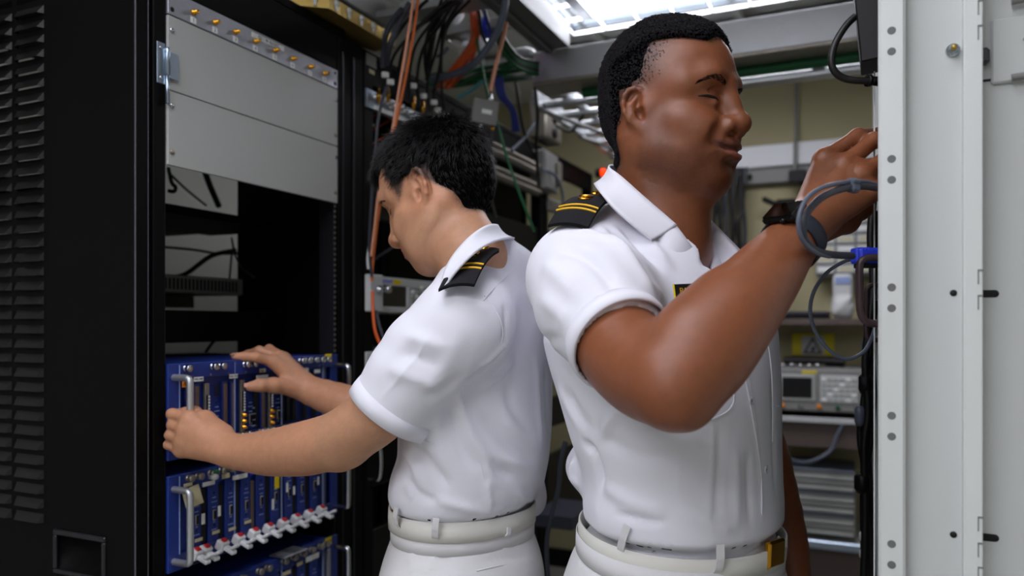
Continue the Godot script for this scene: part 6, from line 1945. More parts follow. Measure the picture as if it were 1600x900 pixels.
	g.ell(at(612, 575, 1.12), Vector3(0.024, 0.024, 0.035), 0.025)
	g.box(hem + down * 0.1, Vector3(0.12, 0.1, 0.12), 0.002, 0.003, 1, turned(down))
	g.cap(hem - down * 0.02, hem + down * 0.05, 0.0515, 0.0515, 0.003, 1)
	g.cap(sh2, sh2.lerp(elbow2, 0.7), 0.07, 0.065, 0.02)
	var rows := [[850, 626, 824, 0.138], [795, 625, 825, 0.140], [786, 624, 827, 0.143], [778, 617, 838, 0.157], [766, 614, 846, 0.163], [740, 622, 856, 0.164], [680, 626, 864, 0.168], [620, 624, 866, 0.172], [560, 628, 866, 0.172], [510, 642, 862, 0.172], [465, 668, 852, 0.165], [430, 692, 838, 0.15], [400, 708, 822, 0.115], [372, 730, 804, 0.08]]
	g.loft(Transform3D(Basis(left, Vector3.UP, front), o), sections(rows, o, left, front), 0.035)
	for q in [sh, sh2]: g.cap(mid + Vector3(0, 0.075, 0) - front * 0.012, q + Vector3(0, 0.010, 0), 0.045, 0.054, 0.035)
	g.ell(at(640, 757, 1.25), Vector3(0.026, 0.028, 0.06), 0.03)
	g.ell(at(835, 775, 1.38), Vector3(0.022, 0.034, 0.05), 0.03)
	g.chain([hd * Vector3(0, -0.07, -0.02), base + Vector3(0, 0.02, 0)], [0.054, 0.048], 0.006, 1)
	g.cap(at(786, 402, 1.24), at(806, 432, 1.30), 0.028, 0.045, 0.03)
	var c := nets(g, Vector3(-0.36, 0.985, -1.68), Vector3(0.28, 1.56, -1.0), 0.0042)
	folds(c, g, [
		[[690, 500, 660, 545, 640, 572, 612, 605, 586, 632], 2.0, 4, true],
		[[626, 520, 660, 532, 705, 545], 5, 9], [[598, 570, 640, 588, 700, 605], 5, 10], [[615, 548, 655, 560, 700, 575], -4, 9], [[720, 500, 700, 560, 650, 630], 3, 14], [[650, 615, 690, 610, 730, 580], -3, 10],
		[[792, 540, 768, 568, 738, 592, 715, 605], -9, 6], [[806, 556, 778, 588, 742, 612], 6, 8], [[800, 520, 775, 555, 745, 578], 4, 7], [[786, 470, 790, 505, 782, 540], -3, 5],
		[[715, 606, 722, 640, 737, 680, 760, 720, 778, 770], 6, 8], [[700, 620, 706, 660, 724, 705, 750, 745], -6, 9], [[735, 615, 760, 655, 800, 700, 840, 735], -6, 12], [[770, 620, 805, 670, 850, 710], 5, 12],
		[[738, 715, 790, 738, 838, 778], -8, 8], [[752, 700, 800, 718, 850, 755], 7, 10], [[760, 745, 764, 775, 768, 800], 4, 6], [[790, 760, 815, 775, 838, 790], 5, 7],
		[[640, 690, 668, 720, 708, 768], -7, 9], [[626, 690, 648, 730, 660, 775], 5, 9], [[690, 640, 684, 690, 700, 750], 4, 10], [[632, 742, 652, 770, 690, 785], -6, 7], [[640, 752, 640, 765, 650, 778], 5, 8],
		[[820, 408, 795, 428, 757, 468], 1.6, 3, true], [[795, 590, 800, 640, 835, 690], -4, 10], [[835, 540, 842, 640, 846, 720], 3, 9], [[700, 462, 725, 474, 765, 490], 3, 9],
		[[812, 765, 825, 785, 838, 798], -6, 6], [[670, 772, 720, 792, 790, 800], 5, 8], [[850, 560, 855, 640, 856, 720], -4, 8],
	])
	put("shirt", c.mesh(), mats.uniform_white, who)
	var top := points([[690, 447, 1.07], [697, 420, 1.08], [712, 395, 1.09], [735, 370, 1.10], [757, 354, 1.13], [772, 351, 1.18], [778, 356, 1.26], [765, 372, 1.32]])
	var low := points([[693, 452, 1.055], [707, 431, 1.052], [726, 409, 1.055], [747, 391, 1.07], [770, 379, 1.11], [792, 373, 1.18], [803, 374, 1.28], [782, 388, 1.37]])
	put("collar", sheet(top, low, 0.004, 8, 0.004), mats.uniform_white, who)
	put("sleeve_hem", band(g, hem - down * 0.0100, down, -0.0030, 0.0125, 0.0036, 0.12), mats.uniform_white, who)
	seam("yoke_seam", g, [818, 410, 795, 428, 772, 450, 755, 470], 0.0009, mats.uniform_white, who)
	seam("armhole_seam", g, [757, 462, 778, 490, 786, 520, 780, 548], 0.0009, mats.uniform_white, who)
	seam("side_seam", g, [722, 604, 728, 645, 744, 700, 758, 750, 764, 800], 0.0008, mats.uniform_white, who)
	seam("pocket_edge", g, [655, 684, 672, 691, 690, 686], 0.0010, mats.uniform_white, who)
	shoulder_board(at(765, 395, 1.155), at(711, 446, 1.045), (front + Vector3(0, -0.12, 0)).normalized(), who, 0.0265)
	# trousers, belt, buckle
	var t := Field.new()
	rows = [[905, 606, 836, 0.165], [880, 608, 834, 0.162], [850, 612, 832, 0.152], [820, 618, 829, 0.145], [796, 622, 827, 0.142]]
	t.loft(Transform3D(Basis(left, Vector3.UP, front), o), sections(rows, o, left, front), 0.02)
	for sd in [-1.0, 1.0]:
		var hip: Vector3 = o + left * sd * 0.08 + Vector3(0, -0.12, 0)
		t.chain([hip, hip + Vector3(0, -0.36, 0) + front * 0.02, hip + Vector3(0, -0.86, 0) - front * 0.02], [0.098, 0.070, 0.056], 0.05)
	t.cap(o + Vector3(0, -0.1, 0) - front * 0.04, o + Vector3(0, -0.11, 0) + front * 0.03, 0.095, 0.095, 0.05)
	var ts := nets(t, Vector3(-0.38, 0.02, -1.62), Vector3(0.24, 1.05, -1.02), 0.0075)
	folds(ts, t, [[[682, 866, 672, 885, 660, 905], 3, 5], [[690, 862, 700, 890], -3, 6], [[740, 880, 800, 872, 832, 868], -2.5, 5], [[640, 860, 650, 900], 3, 9], [[760, 850, 800, 856], 2, 8]])
	put("trousers", ts.mesh(), mats.trouser_white, who)
	seam("pocket_seam", t, [682, 864, 676, 880, 664, 902], 0.0012, mats.trouser_white, who)
	seam("pocket_seam", t, [745, 892, 780, 884, 832, 876], 0.0012, mats.trouser_white, who)
	var axis := (Vector3.UP - left * 0.02).normalized()
	var bc := o + Vector3(0, 0.013, 0)
	put("waistband", band(t, bc + Vector3(0, -0.022, 0), axis, 0.0002, 0.014, 0.0010, 0.24), mats.trouser_white, who)
	put("belt", band(t, bc + Vector3(0, 0.0, 0), axis, 0.0070, 0.0155, 0.0030, 0.24), mats.belt_white, who)
	for e in [[625, 790, 631, 826], [683, 806, 682, 840], [786, 812, 784, 838]]:
		var q0 := hit(g, e[0], e[1])
		var q1 := hit(t, e[2], e[3])
		var n0 := g.bend(q0)
		var qm := (q0 + q1) * 0.5
		put("belt_loop", ribbon(PackedVector3Array([q0 + n0 * 0.007, qm.lerp(q0, 0.3) + n0 * 0.0125, qm + n0 * 0.0130, qm.lerp(q1, 0.5) + n0 * 0.0125, q1 + n0 * 0.004]), n0, 0.0095, 0.002), mats.trouser_white, who)
	var bk := Node3D.new()
	bk.name = "buckle"
	who.add_child(bk, true)
	var kn := (front + left * 0.30).normalized()
	bk.transform = inv * Transform3D(Basis(axis.cross(kn).normalized(), axis, axis.cross(kn).normalized().cross(axis)), press(t, bc + kn * 0.24, -kn) + kn * 0.0125)
	part("plate", box(Vector3.ZERO, Vector3(0.042, 0.036, 0.009), 0.003), mats.gold, bk)
	part("end_bar", box(Vector3(0.021, 0, 0.0005), Vector3(0.005, 0.036, 0.008), 0.002), mats.gold, bk)
	for sd in [-1.0, 1.0]:
		var hip: Vector3 = o + left * sd * 0.08 - front * 0.02
		var sf := Field.new()
		var ft := Vector3(hip.x, 0.045, hip.z)
		sf.chain([ft - front * 0.05, ft + front * 0.08, ft + front * 0.16 + Vector3(0, -0.012, 0)], [0.042, 0.040, 0.030], 0.02)
		sf.box(ft + front * 0.05 + Vector3(0, -0.035, 0), Vector3(0.045, 0.01, 0.13), 0.005, 0.02, 0, Basis(left, Vector3.UP, front))
		put("shoe", nets(sf, ft + Vector3(-0.25, -0.06, -0.25), ft + Vector3(0.25, 0.07, 0.25), 0.009).mesh(), mats.button_white, who)
	# nails that show
	for e in [[388, 602, 1.522, Vector3(-0.4, 0.1, 1)], [364, 554, 1.53, Vector3(-0.3, 1, 0.2)]]:
		var p := press(f, at(e[0], e[1], e[2]) + (e[3] as Vector3).normalized() * 0.03, -(e[3] as Vector3).normalized(), 0.06)
		put("fingernail", box(p, Vector3(0.010, 0.0085, 0.0012), 0.0005, Basis(Vector3(0, 1, 0), 0.3) * turned_to(e[3])), mats.nail, who)

func turned_to(n: Vector3) -> Basis:
	n = n.normalized()
	var x := Vector3.UP.cross(n).normalized()
	return Basis(x, n.cross(x), n)

func hand_on_handle(f: Field, wrist: Vector3) -> void:
	var k := [at(296, 654, 1.345), at(290, 672, 1.342), at(285, 689, 1.345), at(283, 704, 1.352)]
	var rr := [0.0120, 0.0122, 0.0115, 0.0102]
	for i in 4:
		f.cap(wrist.lerp(k[i], 0.12), k[i], 0.021, rr[i] + 0.002, 0.014)
		f.ell(k[i], Vector3.ONE * (rr[i] + 0.0005), 0.008)
	var p := [at(269, 647, 1.362), at(270, 664, 1.36), at(266, 680, 1.36), at(263, 695, 1.365)]
	for i in 4:
		f.chain([k[i], p[i], p[i] + Vector3(0.010, -0.001, -0.026), p[i] + Vector3(0.030, -0.001, -0.028)], [rr[i] - 0.0005, rr[i] - 0.0022, rr[i] - 0.0035, rr[i] - 0.0045], 0.005)
	f.chain([wrist.lerp(k[0], 0.3) + Vector3(0, 0.012, -0.012), at(322, 655, 1.36), at(303, 646, 1.385), at(292, 646, 1.40)], [0.018, 0.0135, 0.0105, 0.009], 0.012)

func hand_on_chassis(f: Field, wrist: Vector3) -> void:
	var k := [at(428, 566, 1.575), at(436, 558, 1.60), at(444, 560, 1.62), at(452, 568, 1.635)]
	var rr := [0.0118, 0.0118, 0.0112, 0.0100]
	for i in 4:
		f.cap(wrist.lerp(k[i], 0.12), k[i], 0.021, rr[i] + 0.002, 0.014)
		f.ell(k[i], Vector3.ONE * rr[i], 0.008)
	f.chain([k[0], at(400, 558, 1.55), at(380, 557, 1.54), at(367, 557, 1.535)], [0.0112, 0.0096, 0.0084, 0.0076], 0.005)
	f.chain([k[1], at(405, 548, 1.60), at(388, 553, 1.62), at(376, 557, 1.62)], [0.0112, 0.0096, 0.0084, 0.0076], 0.005)
	f.chain([k[2], at(421, 545, 1.65), at(404, 553, 1.67), at(394, 557, 1.67)], [0.0108, 0.0092, 0.008, 0.0072], 0.005)
	f.chain([k[3], at(436, 556, 1.68), at(424, 560, 1.69), at(416, 562, 1.69)], [0.0098, 0.0084, 0.0072, 0.0066], 0.005)
	f.chain([wrist.lerp(k[0], 0.3) + Vector3(-0.006, -0.012, 0.012), at(428, 602, 1.55), at(408, 602, 1.53), at(391, 604, 1.525)], [0.019, 0.0140, 0.0112, 0.0098], 0.012)
# ---------------------------------------------------------------- heads: face towards +z, left towards +x, eyes at y 0
func head_field(f: Field, o: Dictionary) -> void:
	var smile: float = o.get("smile", 1.0)
	var crown: float = o.get("crown", 0.0)
	var back: float = o.get("back", 0.0)
	f.ell(Vector3(0, 0.036 + crown * 0.5, -0.012 + back * 0.5), Vector3(0.076, 0.084 + crown * 0.5, 0.096 - back * 0.5), 0.02)
	f.ell(Vector3(0, 0.000, -0.030 + back), Vector3(0.071, 0.070, 0.075), 0.03)
	f.ell(Vector3(0, 0.040, 0.036), Vector3(0.060, 0.058, 0.056), 0.03)
	f.ell(Vector3(0, -0.026, 0.030), Vector3(0.060, 0.066, 0.053), 0.022)
	f.ell(Vector3(0, -0.066, 0.046), Vector3(0.044, 0.046, 0.042), 0.03)
	var jaw: float = o.get("jaw", 0.055)
	for s in [-1.0, 1.0]:
		f.cap(Vector3(s * jaw, -0.066, 0.002), Vector3(s * 0.022, -0.104, 0.056), 0.018, 0.015, 0.03)
		f.cap(Vector3(s * 0.062, -0.014, 0.000), Vector3(s * jaw, -0.062, 0.004), 0.014, 0.018, 0.03)
		f.ell(Vector3(s * 0.041, -0.062, 0.034), Vector3(0.026, 0.040, 0.036), 0.03)
		f.ell(Vector3(s * 0.046, -0.030, 0.046 + o.get("cheek", 0.0)), Vector3(0.026, 0.020, 0.025), 0.02)
		f.ell(Vector3(s * 0.037, -0.045, 0.068 + o.get("cheek", 0.0)), Vector3(0.022, 0.022, 0.0195 + 0.002 * smile), 0.02)
		f.ell(Vector3(s * 0.052, 0.020, 0.030), Vector3(0.019, 0.026, 0.026), 0.02)
	f.ell(Vector3(0, -0.103, 0.062), Vector3(0.026, 0.019, 0.022), 0.024)
	# neck
	var nk: float = o.get("neck", 0.0)
	var to: Vector3 = o.get("neck_to", Vector3(0, -0.25, -0.05))
	var root := Vector3(0, -0.03, -0.024 + back)
	f.limb([root, root.lerp(to, 0.38) + Vector3(0, 0, 0.006), to], [0.056 + nk, 0.057 + nk, 0.064 + nk], 0.008, 3)
	f.cap(Vector3(0, -0.09, 0.018), to + Vector3(0, 0.05, 0.05), 0.037 + nk, 0.044 + nk, 0.03)
	for s in [-1.0, 1.0]:
		f.cap(Vector3(s * 0.062, -0.045, -0.030), to + Vector3(s * 0.02, 0.05, 0.07), 0.013, 0.014, 0.03)
	# brow, eye sockets
	for s in [-1.0, 1.0]:
		f.chain([Vector3(s * 0.009, 0.016, 0.083), Vector3(s * 0.032, 0.023, 0.078), Vector3(s * 0.054, 0.015, 0.056)], [0.0105, 0.0115, 0.011], 0.02)
		f.ell(Vector3(s * 0.033, 0.001, 0.100), Vector3(0.021, 0.0105, 0.0150), 0.022, 1, Basis(Vector3.UP, s * 0.35))
	# nose
	var keep := f.here
	f.here = keep * Transform3D(Basis(), Vector3(0, o.get("nose_up", 0.008), 0))
	var nl: float = o.get("nose", 0.0)
	f.chain([Vector3(0, 0.010, 0.084), Vector3(0, -0.014, 0.094 + nl * 0.5), Vector3(0, -0.041, 0.107 + nl)], [0.0095, 0.0095, 0.0135], 0.014)
	f.ell(Vector3(0, -0.0445, 0.108 + nl), Vector3(0.0165, 0.0130, 0.0135), 0.008)
	var al: float = o.get("ala", 0.0)
	for s in [-1.0, 1.0]:
		f.ell(Vector3(s * (0.017 + al), -0.0475, 0.094 + nl * 0.7), Vector3(0.0115, 0.0105, 0.0140), 0.008)
	f.cap(Vector3(0, -0.055, 0.102 + nl), Vector3(0, -0.058, 0.086), 0.0055, 0.0065, 0.008)
	for s in [-1.0, 1.0]:
		f.ell(Vector3(s * (0.0095 + al * 0.6), -0.0580, 0.099 + nl), Vector3(0.0056 + al * 0.5, 0.0060, 0.0085), 0.003, 1)
	f.here = keep
	# mouth: the muzzle, two lips, the line between them
	var my: float = -0.0705 + o.get("mouth", 0.0)
	f.ell(Vector3(0, my, 0.071), Vector3(0.041, 0.026, 0.019), 0.016)
	var cx := 0.027 + 0.009 * smile
	var cy := my + 0.005 * smile
	var cz := 0.0805 - 0.001 * smile
	var fl: float = o.get("lips", 1.0)
	var up := [Vector3(-cx, cy, cz), Vector3(-0.022, my + 0.0035, 0.0850), Vector3(-0.011, my + 0.0062, 0.0905), Vector3(0, my + 0.0058, 0.0930), Vector3(0.011, my + 0.0062, 0.0905), Vector3(0.022, my + 0.0035, 0.0850), Vector3(cx, cy, cz)]
	var low := [Vector3(-cx, cy - 0.001, cz), Vector3(-0.022, my - 0.0035, 0.0840), Vector3(-0.011, my - 0.0068, 0.0890), Vector3(0, my - 0.0080, 0.0905), Vector3(0.011, my - 0.0068, 0.0890), Vector3(0.022, my - 0.0035, 0.0840), Vector3(cx, cy - 0.001, cz)]
	f.chain(up, [0.0025, 0.0050 * fl, 0.0068 * fl, 0.0070 * fl, 0.0068 * fl, 0.0050 * fl, 0.0025], 0.006)
	f.chain(low, [0.0025, 0.0058 * fl, 0.0078 * fl, 0.0085 * fl, 0.0078 * fl, 0.0058 * fl, 0.0025], 0.006)
	var open: float = o.get("open", 0.0)
	var mid := [Vector3(-cx - 0.004, cy + 0.002, cz + 0.0035), Vector3(-0.022, my + 0.0002, 0.0925), Vector3(-0.011, my - 0.0002, 0.0990), Vector3(0, my - 0.0012, 0.1015), Vector3(0.011, my - 0.0002, 0.0990), Vector3(0.022, my + 0.0002, 0.0925), Vector3(cx + 0.004, cy + 0.002, cz + 0.0035)]
	f.chain(mid, [0.0022, 0.0032 + open * 0.6, 0.0032 + open, 0.0032 + open, 0.0032 + open, 0.0032 + open * 0.6, 0.0022], 0.0030, 1)
	for s in [-1.0, 1.0]:
		f.ell(Vector3(s * (cx + 0.003), cy + 0.001, cz + 0.006), Vector3(0.0025, 0.0035, 0.004), 0.008, 1)
		# the crease of a smile from the nose to the mouth's corner
		f.chain([Vector3(s * (0.030 + al), -0.038, 0.0945), Vector3(s * 0.0425, -0.052, 0.0905), Vector3(s * 0.0500, -0.066, 0.0830)], [0.0008, 0.0018 * smile, 0.0003], 0.016, 1)
	f.cap(Vector3(-0.012, my - 0.0185, 0.0925), Vector3(0.012, my - 0.0185, 0.0925), 0.0035, 0.0035, 0.014, 1)
	# lids: a ball over the eye, the crease above and the bag below
	for s in [-1.0, 1.0]:
		f.ell(Vector3(s * 0.034, 0.000, 0.0665), Vector3(0.0205, 0.0125, 0.0135), 0.008, 0, Basis(Vector3.UP, s * 0.6))
		f.chain([Vector3(s * 0.0175, -0.0055, 0.0820), Vector3(s * 0.031, -0.0100, 0.0800), Vector3(s * 0.047, -0.0070, 0.0620)], [0.0010, 0.0028, 0.0012], 0.008)
		f.chain([Vector3(s * 0.0170, 0.0020, 0.0860), Vector3(s * 0.031, 0.0075, 0.0855), Vector3(s * 0.0500, 0.0025, 0.0660)], [0.0008, 0.0013, 0.0008], 0.005, 1)
	for s in [-1.0, 1.0]: ear_field(f, s, o)

func ear_field(f: Field, s: float, o: Dictionary) -> void:
	var keep := f.here
	var turn := Basis(Vector3.UP, -s * o.get("ear_out", 0.36)) * Basis(Vector3.RIGHT, -0.12)
	f.here = keep * Transform3D(turn, Vector3(s * 0.073, -0.012 + o.get("ear_y", 0.0), 0.000)) * Transform3D(Basis.from_scale(Vector3.ONE * o.get("ear", 1.0)), Vector3.ZERO)
	# here x is out of the ear, y up, z forward; the ear reaches back from z 0.01
	f.ell(Vector3(s * 0.001, 0.002, -0.012), Vector3(0.0055, 0.028, 0.016), 0.006)
	var rim := [Vector3(s * 0.003, 0.004, 0.004), Vector3(s * 0.005, 0.018, 0.006), Vector3(s * 0.0065, 0.0275, 0.000), Vector3(s * 0.0072, 0.0315, -0.008), Vector3(s * 0.0080, 0.0300, -0.0165), Vector3(s * 0.0087, 0.0235, -0.0235), Vector3(s * 0.009, 0.012, -0.0275), Vector3(s * 0.0083, 0.000, -0.0265), Vector3(s * 0.0068, -0.012, -0.0220), Vector3(s * 0.0045, -0.024, -0.0125)]
	f.chain(rim, [0.0030, 0.0034, 0.0038, 0.0040, 0.0040, 0.0040, 0.0038, 0.0036, 0.0038, 0.0045], 0.003)
	f.ell(Vector3(s * 0.003, -0.029, -0.004), Vector3(0.0055, 0.0105, 0.0090), 0.006)
	f.ell(Vector3(s * 0.0095, 0.014, -0.010), Vector3(0.0075, 0.013, 0.0095), 0.004, 1)
	f.ell(Vector3(s * 0.0085, -0.007, -0.006), Vector3(0.0095, 0.0105, 0.0090), 0.004, 1)
	f.chain([Vector3(s * 0.003, 0.021, -0.006), Vector3(s * 0.0050, 0.009, -0.0165), Vector3(s * 0.0058, -0.006, -0.0180), Vector3(s * 0.005, -0.018, -0.0100)], [0.0026, 0.0036, 0.0036, 0.0034], 0.005)
	f.ell(Vector3(s * 0.004, -0.007, 0.0045), Vector3(0.005, 0.008, 0.0045), 0.005)
	f.here = keep

func press(f: Field, p: Vector3, along: Vector3, most := 0.3) -> Vector3:
	# where a ray first meets the surface
	var t := 0.0
	for i in 90:
		var d := f.dist(p + along * t)
		if d < 0.0002 or t > most: break
		t += d * 0.7
	return p + along * t
# ---------------------------------------------------------------- signed distance fields and surface nets
class Field:
	var kind := PackedByteArray()      # 0 capsule, 1 ellipsoid, 2 rounded box, 3 profile of rings
	var op := PackedByteArray()        # 0 join, 1 carve, 2 keep inside
	var pa := PackedVector3Array()
	var pb := PackedVector3Array()
	var pr := PackedVector3Array()     # x first radius, y second minus first, z 1 / length squared
	var kk := PackedFloat32Array()
	var tf: Array[Transform3D] = []
	var rings: Array = []
	var n := 0
	var here := Transform3D()          # placed before each new piece
	func push(kd: int, o: int, a: Vector3, b: Vector3, r: Vector3, k: float, t := Transform3D()) -> void:
		kind.append(kd); op.append(o); pa.append(a); pb.append(b); pr.append(r); kk.append(k); tf.append(t); rings.append(null)
		n += 1
	func cap(a: Vector3, b: Vector3, ra: float, rb: float, k := 0.01, o := 0) -> void:
		a = here * a; b = here * b
		var l := (b - a).length_squared()
		push(0, o, a, b - a, Vector3(ra, rb - ra, 1.0 / maxf(l, 1e-9)), k)
	func chain(pts: Array, rad: Array, k := 0.01, o := 0) -> void:
		for i in pts.size() - 1: cap(pts[i], pts[i + 1], rad[i], rad[i + 1], k, o)
	func limb(pts: Array, rad: Array, k := 0.004, each := 4) -> void:
		# a smooth tapering limb through the joints
		var m := pts.size()
		var lp: Vector3 = pts[0]
		var lr: float = rad[0]
		for i in m - 1:
			var a: Vector3 = pts[maxi(i - 1, 0)]
			var d: Vector3 = pts[mini(i + 2, m - 1)]
			for j in range(1, each + 1):
				var t := float(j) / each
				var p: Vector3 = pts[i].cubic_interpolate(pts[i + 1], a, d, t)
				var r: float = cubic_interpolate(rad[i], rad[i + 1], rad[maxi(i - 1, 0)], rad[mini(i + 2, m - 1)], t)
				cap(lp, p, lr, r, k)
				lp = p; lr = r
	func ell(c: Vector3, r: Vector3, k := 0.01, o := 0, turn := Basis()) -> void:
		var t := (here * Transform3D(turn, c)).affine_inverse()
		push(1, o, Vector3(1.0 / r.x, 1.0 / r.y, 1.0 / r.z), Vector3(1.0 / r.x / r.x, 1.0 / r.y / r.y, 1.0 / r.z / r.z), r, k, t)
	func box(c: Vector3, half: Vector3, round: float, k := 0.01, o := 0, turn := Basis()) -> void:
		push(2, o, half - Vector3.ONE * round, Vector3(round, 0, 0), half, k, (here * Transform3D(turn, c)).affine_inverse())
	func loft(t: Transform3D, table: Array, k := 0.02, o := 0) -> void:
		# table: rings as [y, centre x, centre z, half width, half depth], y rising; resampled evenly
		var m := 96
		var y0: float = table[0][0]
		var y1: float = table[-1][0]
		var ce := PackedVector2Array()
		var ex := PackedVector2Array()
		var s := 0
		for i in m + 1:
			var y := lerpf(y0, y1, float(i) / m)
			while s < table.size() - 2 and y > table[s + 1][0]: s += 1
			var f: float = clampf((y - table[s][0]) / (table[s + 1][0] - table[s][0]), 0.0, 1.0)
			var q := [0.0, 0.0, 0.0, 0.0]
			for c in 4:
				var p1: float = table[s][c + 1]
				var p2: float = table[s + 1][c + 1]
				var h: float = table[s + 1][0] - table[s][0]
				var m1: float = p2 - p1
				var m2: float = m1
				if s > 0: m1 = 0.5 * (m1 + (p1 - table[s - 1][c + 1]) / (table[s][0] - table[s - 1][0]) * h)
				if s < table.size() - 2: m2 = 0.5 * (m2 + (table[s + 2][c + 1] - p2) / (table[s + 2][0] - table[s + 1][0]) * h)
				q[c] = p1 * (1 - f) * (1 - f) * (1 + 2 * f) + m1 * f * (1 - f) * (1 - f) + p2 * f * f * (3 - 2 * f) - m2 * f * f * (1 - f)
			ce.append(Vector2(q[0], q[1])); ex.append(Vector2(q[2], q[3]))
		push(3, o, Vector3(y0, y1, m / (y1 - y0)), Vector3.ZERO, Vector3.ZERO, k, (here * t).affine_inverse())
		rings[n - 1] = [ce, ex]
	func shrink(t: Transform3D, k: float) -> void:
		# makes all pieces so far smaller, about t's origin
		var o := t.origin
		var m := Transform3D(Basis.from_scale(Vector3.ONE * k), o - o * k)
		for i in n:
			kk[i] *= k
			if kind[i] == 0:
				pa[i] = m * pa[i]
				pb[i] = pb[i] * k
				pr[i] = Vector3(pr[i].x * k, pr[i].y * k, pr[i].z / k / k)
			elif kind[i] == 1:
				pa[i] = pa[i] / k
				pb[i] = pb[i] / (k * k)
				var q := tf[i].affine_inverse()
				tf[i] = Transform3D(q.basis, m * q.origin).affine_inverse()
	func one(i: int, p: Vector3) -> float:
		match kind[i]:
			0:
				var v := p - pa[i]
				var b := pb[i]
				var r := pr[i]
				var h := clampf(v.dot(b) * r.z, 0.0, 1.0)
				return (v - b * h).length() - r.x - r.y * h
			1:
				var q := tf[i] * p
				var k0 := (q * pa[i]).length()
				return k0 * (k0 - 1.0) / maxf((q * pb[i]).length(), 1e-6)
			2:
				var q := (tf[i] * p).abs() - pa[i]
				return q.max(Vector3.ZERO).length() + minf(maxf(q.x, maxf(q.y, q.z)), 0.0) - pb[i].x
			_:
				var q := tf[i] * p
				var a := pa[i]
				var u := clampf((q.y - a.x) * a.z, 0.0, 95.999)
				var j := int(u)
				u -= j
				var ce: Vector2 = rings[i][0][j].lerp(rings[i][0][j + 1], u)
				var ex: Vector2 = rings[i][1][j].lerp(rings[i][1][j + 1], u)
				var w := Vector2(q.x, q.z) - ce
				var s := w / ex
				var k0 := s.length()
				var d := k0 * (k0 - 1.0) / maxf((s / ex).length(), 1e-6)
				if k0 < 0.3: d = (k0 - 1.0) * minf(ex.x, ex.y)
				var e := maxf(a.x - q.y, q.y - a.y)
				if e > 0.0: return Vector2(maxf(d, 0.0), e).length() if d > 0.0 else maxf(d, e)
				return maxf(d, e)
	func dist(p: Vector3) -> float:
		var d := 1e9
		for i in n:
			var e := one(i, p)
			var k := kk[i]
			if op[i] == 0:
				var h := k - absf(d - e)
				d = minf(d, e)
				if h > 0.0: d -= h * h * 0.25 / k
			else:
				if op[i] == 1: e = -e
				var h := k - absf(d - e)
				d = maxf(d, e)
				if h > 0.0: d += h * h * 0.25 / k
		return d
	func near(p: Vector3, of: PackedInt32Array) -> float:
		var d := 1e9
		for i in of:
			var e := one(i, p)
			var k := kk[i]
			if op[i] == 0:
				var h := k - absf(d - e)
				d = minf(d, e)
				if h > 0.0: d -= h * h * 0.25 / k
			else:
				if op[i] == 1: e = -e
				var h := k - absf(d - e)
				d = maxf(d, e)
				if h > 0.0: d += h * h * 0.25 / k
		return d
	func pick(p: Vector3, reach: float, of: PackedInt32Array) -> PackedInt32Array:
		# the pieces that can matter within reach of p
		var e := PackedFloat32Array()
		var lo := 1e9
		for i in of:
			var v := one(i, p)
			e.append(v)
			if op[i] == 0: lo = minf(lo, v)
		var out := PackedInt32Array()
		var c := 0
		for i in of:
			var v := e[c]
			c += 1
			if op[i] == 0:
				if v < maxf(lo, -reach) + 2.0 * reach + kk[i]: out.append(i)
			elif op[i] == 1:
				if v < reach + kk[i]: out.append(i)
			elif v > -reach - kk[i]: out.append(i)
		return out
	func bend(p: Vector3) -> Vector3:   # the way out of the surface at p
		var h := 0.0015
		return Vector3(dist(p + Vector3(h, 0, 0)) - dist(p - Vector3(h, 0, 0)), dist(p + Vector3(0, h, 0)) - dist(p - Vector3(0, h, 0)), dist(p + Vector3(0, 0, h)) - dist(p - Vector3(0, 0, h))).normalized()

class Surf:
	var v := PackedVector3Array()
	var nrm := PackedVector3Array()
	var col := PackedColorArray()
	var idx := PackedInt32Array()
	func normals() -> void:
		nrm.resize(0)
		nrm.resize(v.size())
		for t in range(0, idx.size(), 3):
			var a := idx[t]
			var b := idx[t + 1]
			var c := idx[t + 2]
			var f := (v[c] - v[a]).cross(v[b] - v[a])
			nrm[a] += f; nrm[b] += f; nrm[c] += f
		for i in nrm.size(): nrm[i] = nrm[i].normalized()
	func add(o: Surf) -> void:
		var at := v.size()
		v.append_array(o.v); nrm.append_array(o.nrm); col.append_array(o.col)
		for i in o.idx: idx.append(i + at)
	func mesh(origin := Transform3D()) -> ArrayMesh:
		var inv := origin.affine_inverse()
		var a := []
		a.resize(Mesh.ARRAY_MAX)
		a[Mesh.ARRAY_VERTEX] = inv * v
		if nrm.size() != v.size(): normals()
		a[Mesh.ARRAY_NORMAL] = Transform3D(inv.basis, Vector3.ZERO) * nrm
		if col.size() == v.size() and col.size() > 0: a[Mesh.ARRAY_COLOR] = col
		a[Mesh.ARRAY_INDEX] = idx
		var m := ArrayMesh.new()
		m.add_surface_from_arrays(Mesh.PRIMITIVE_TRIANGLES, a)
		return m

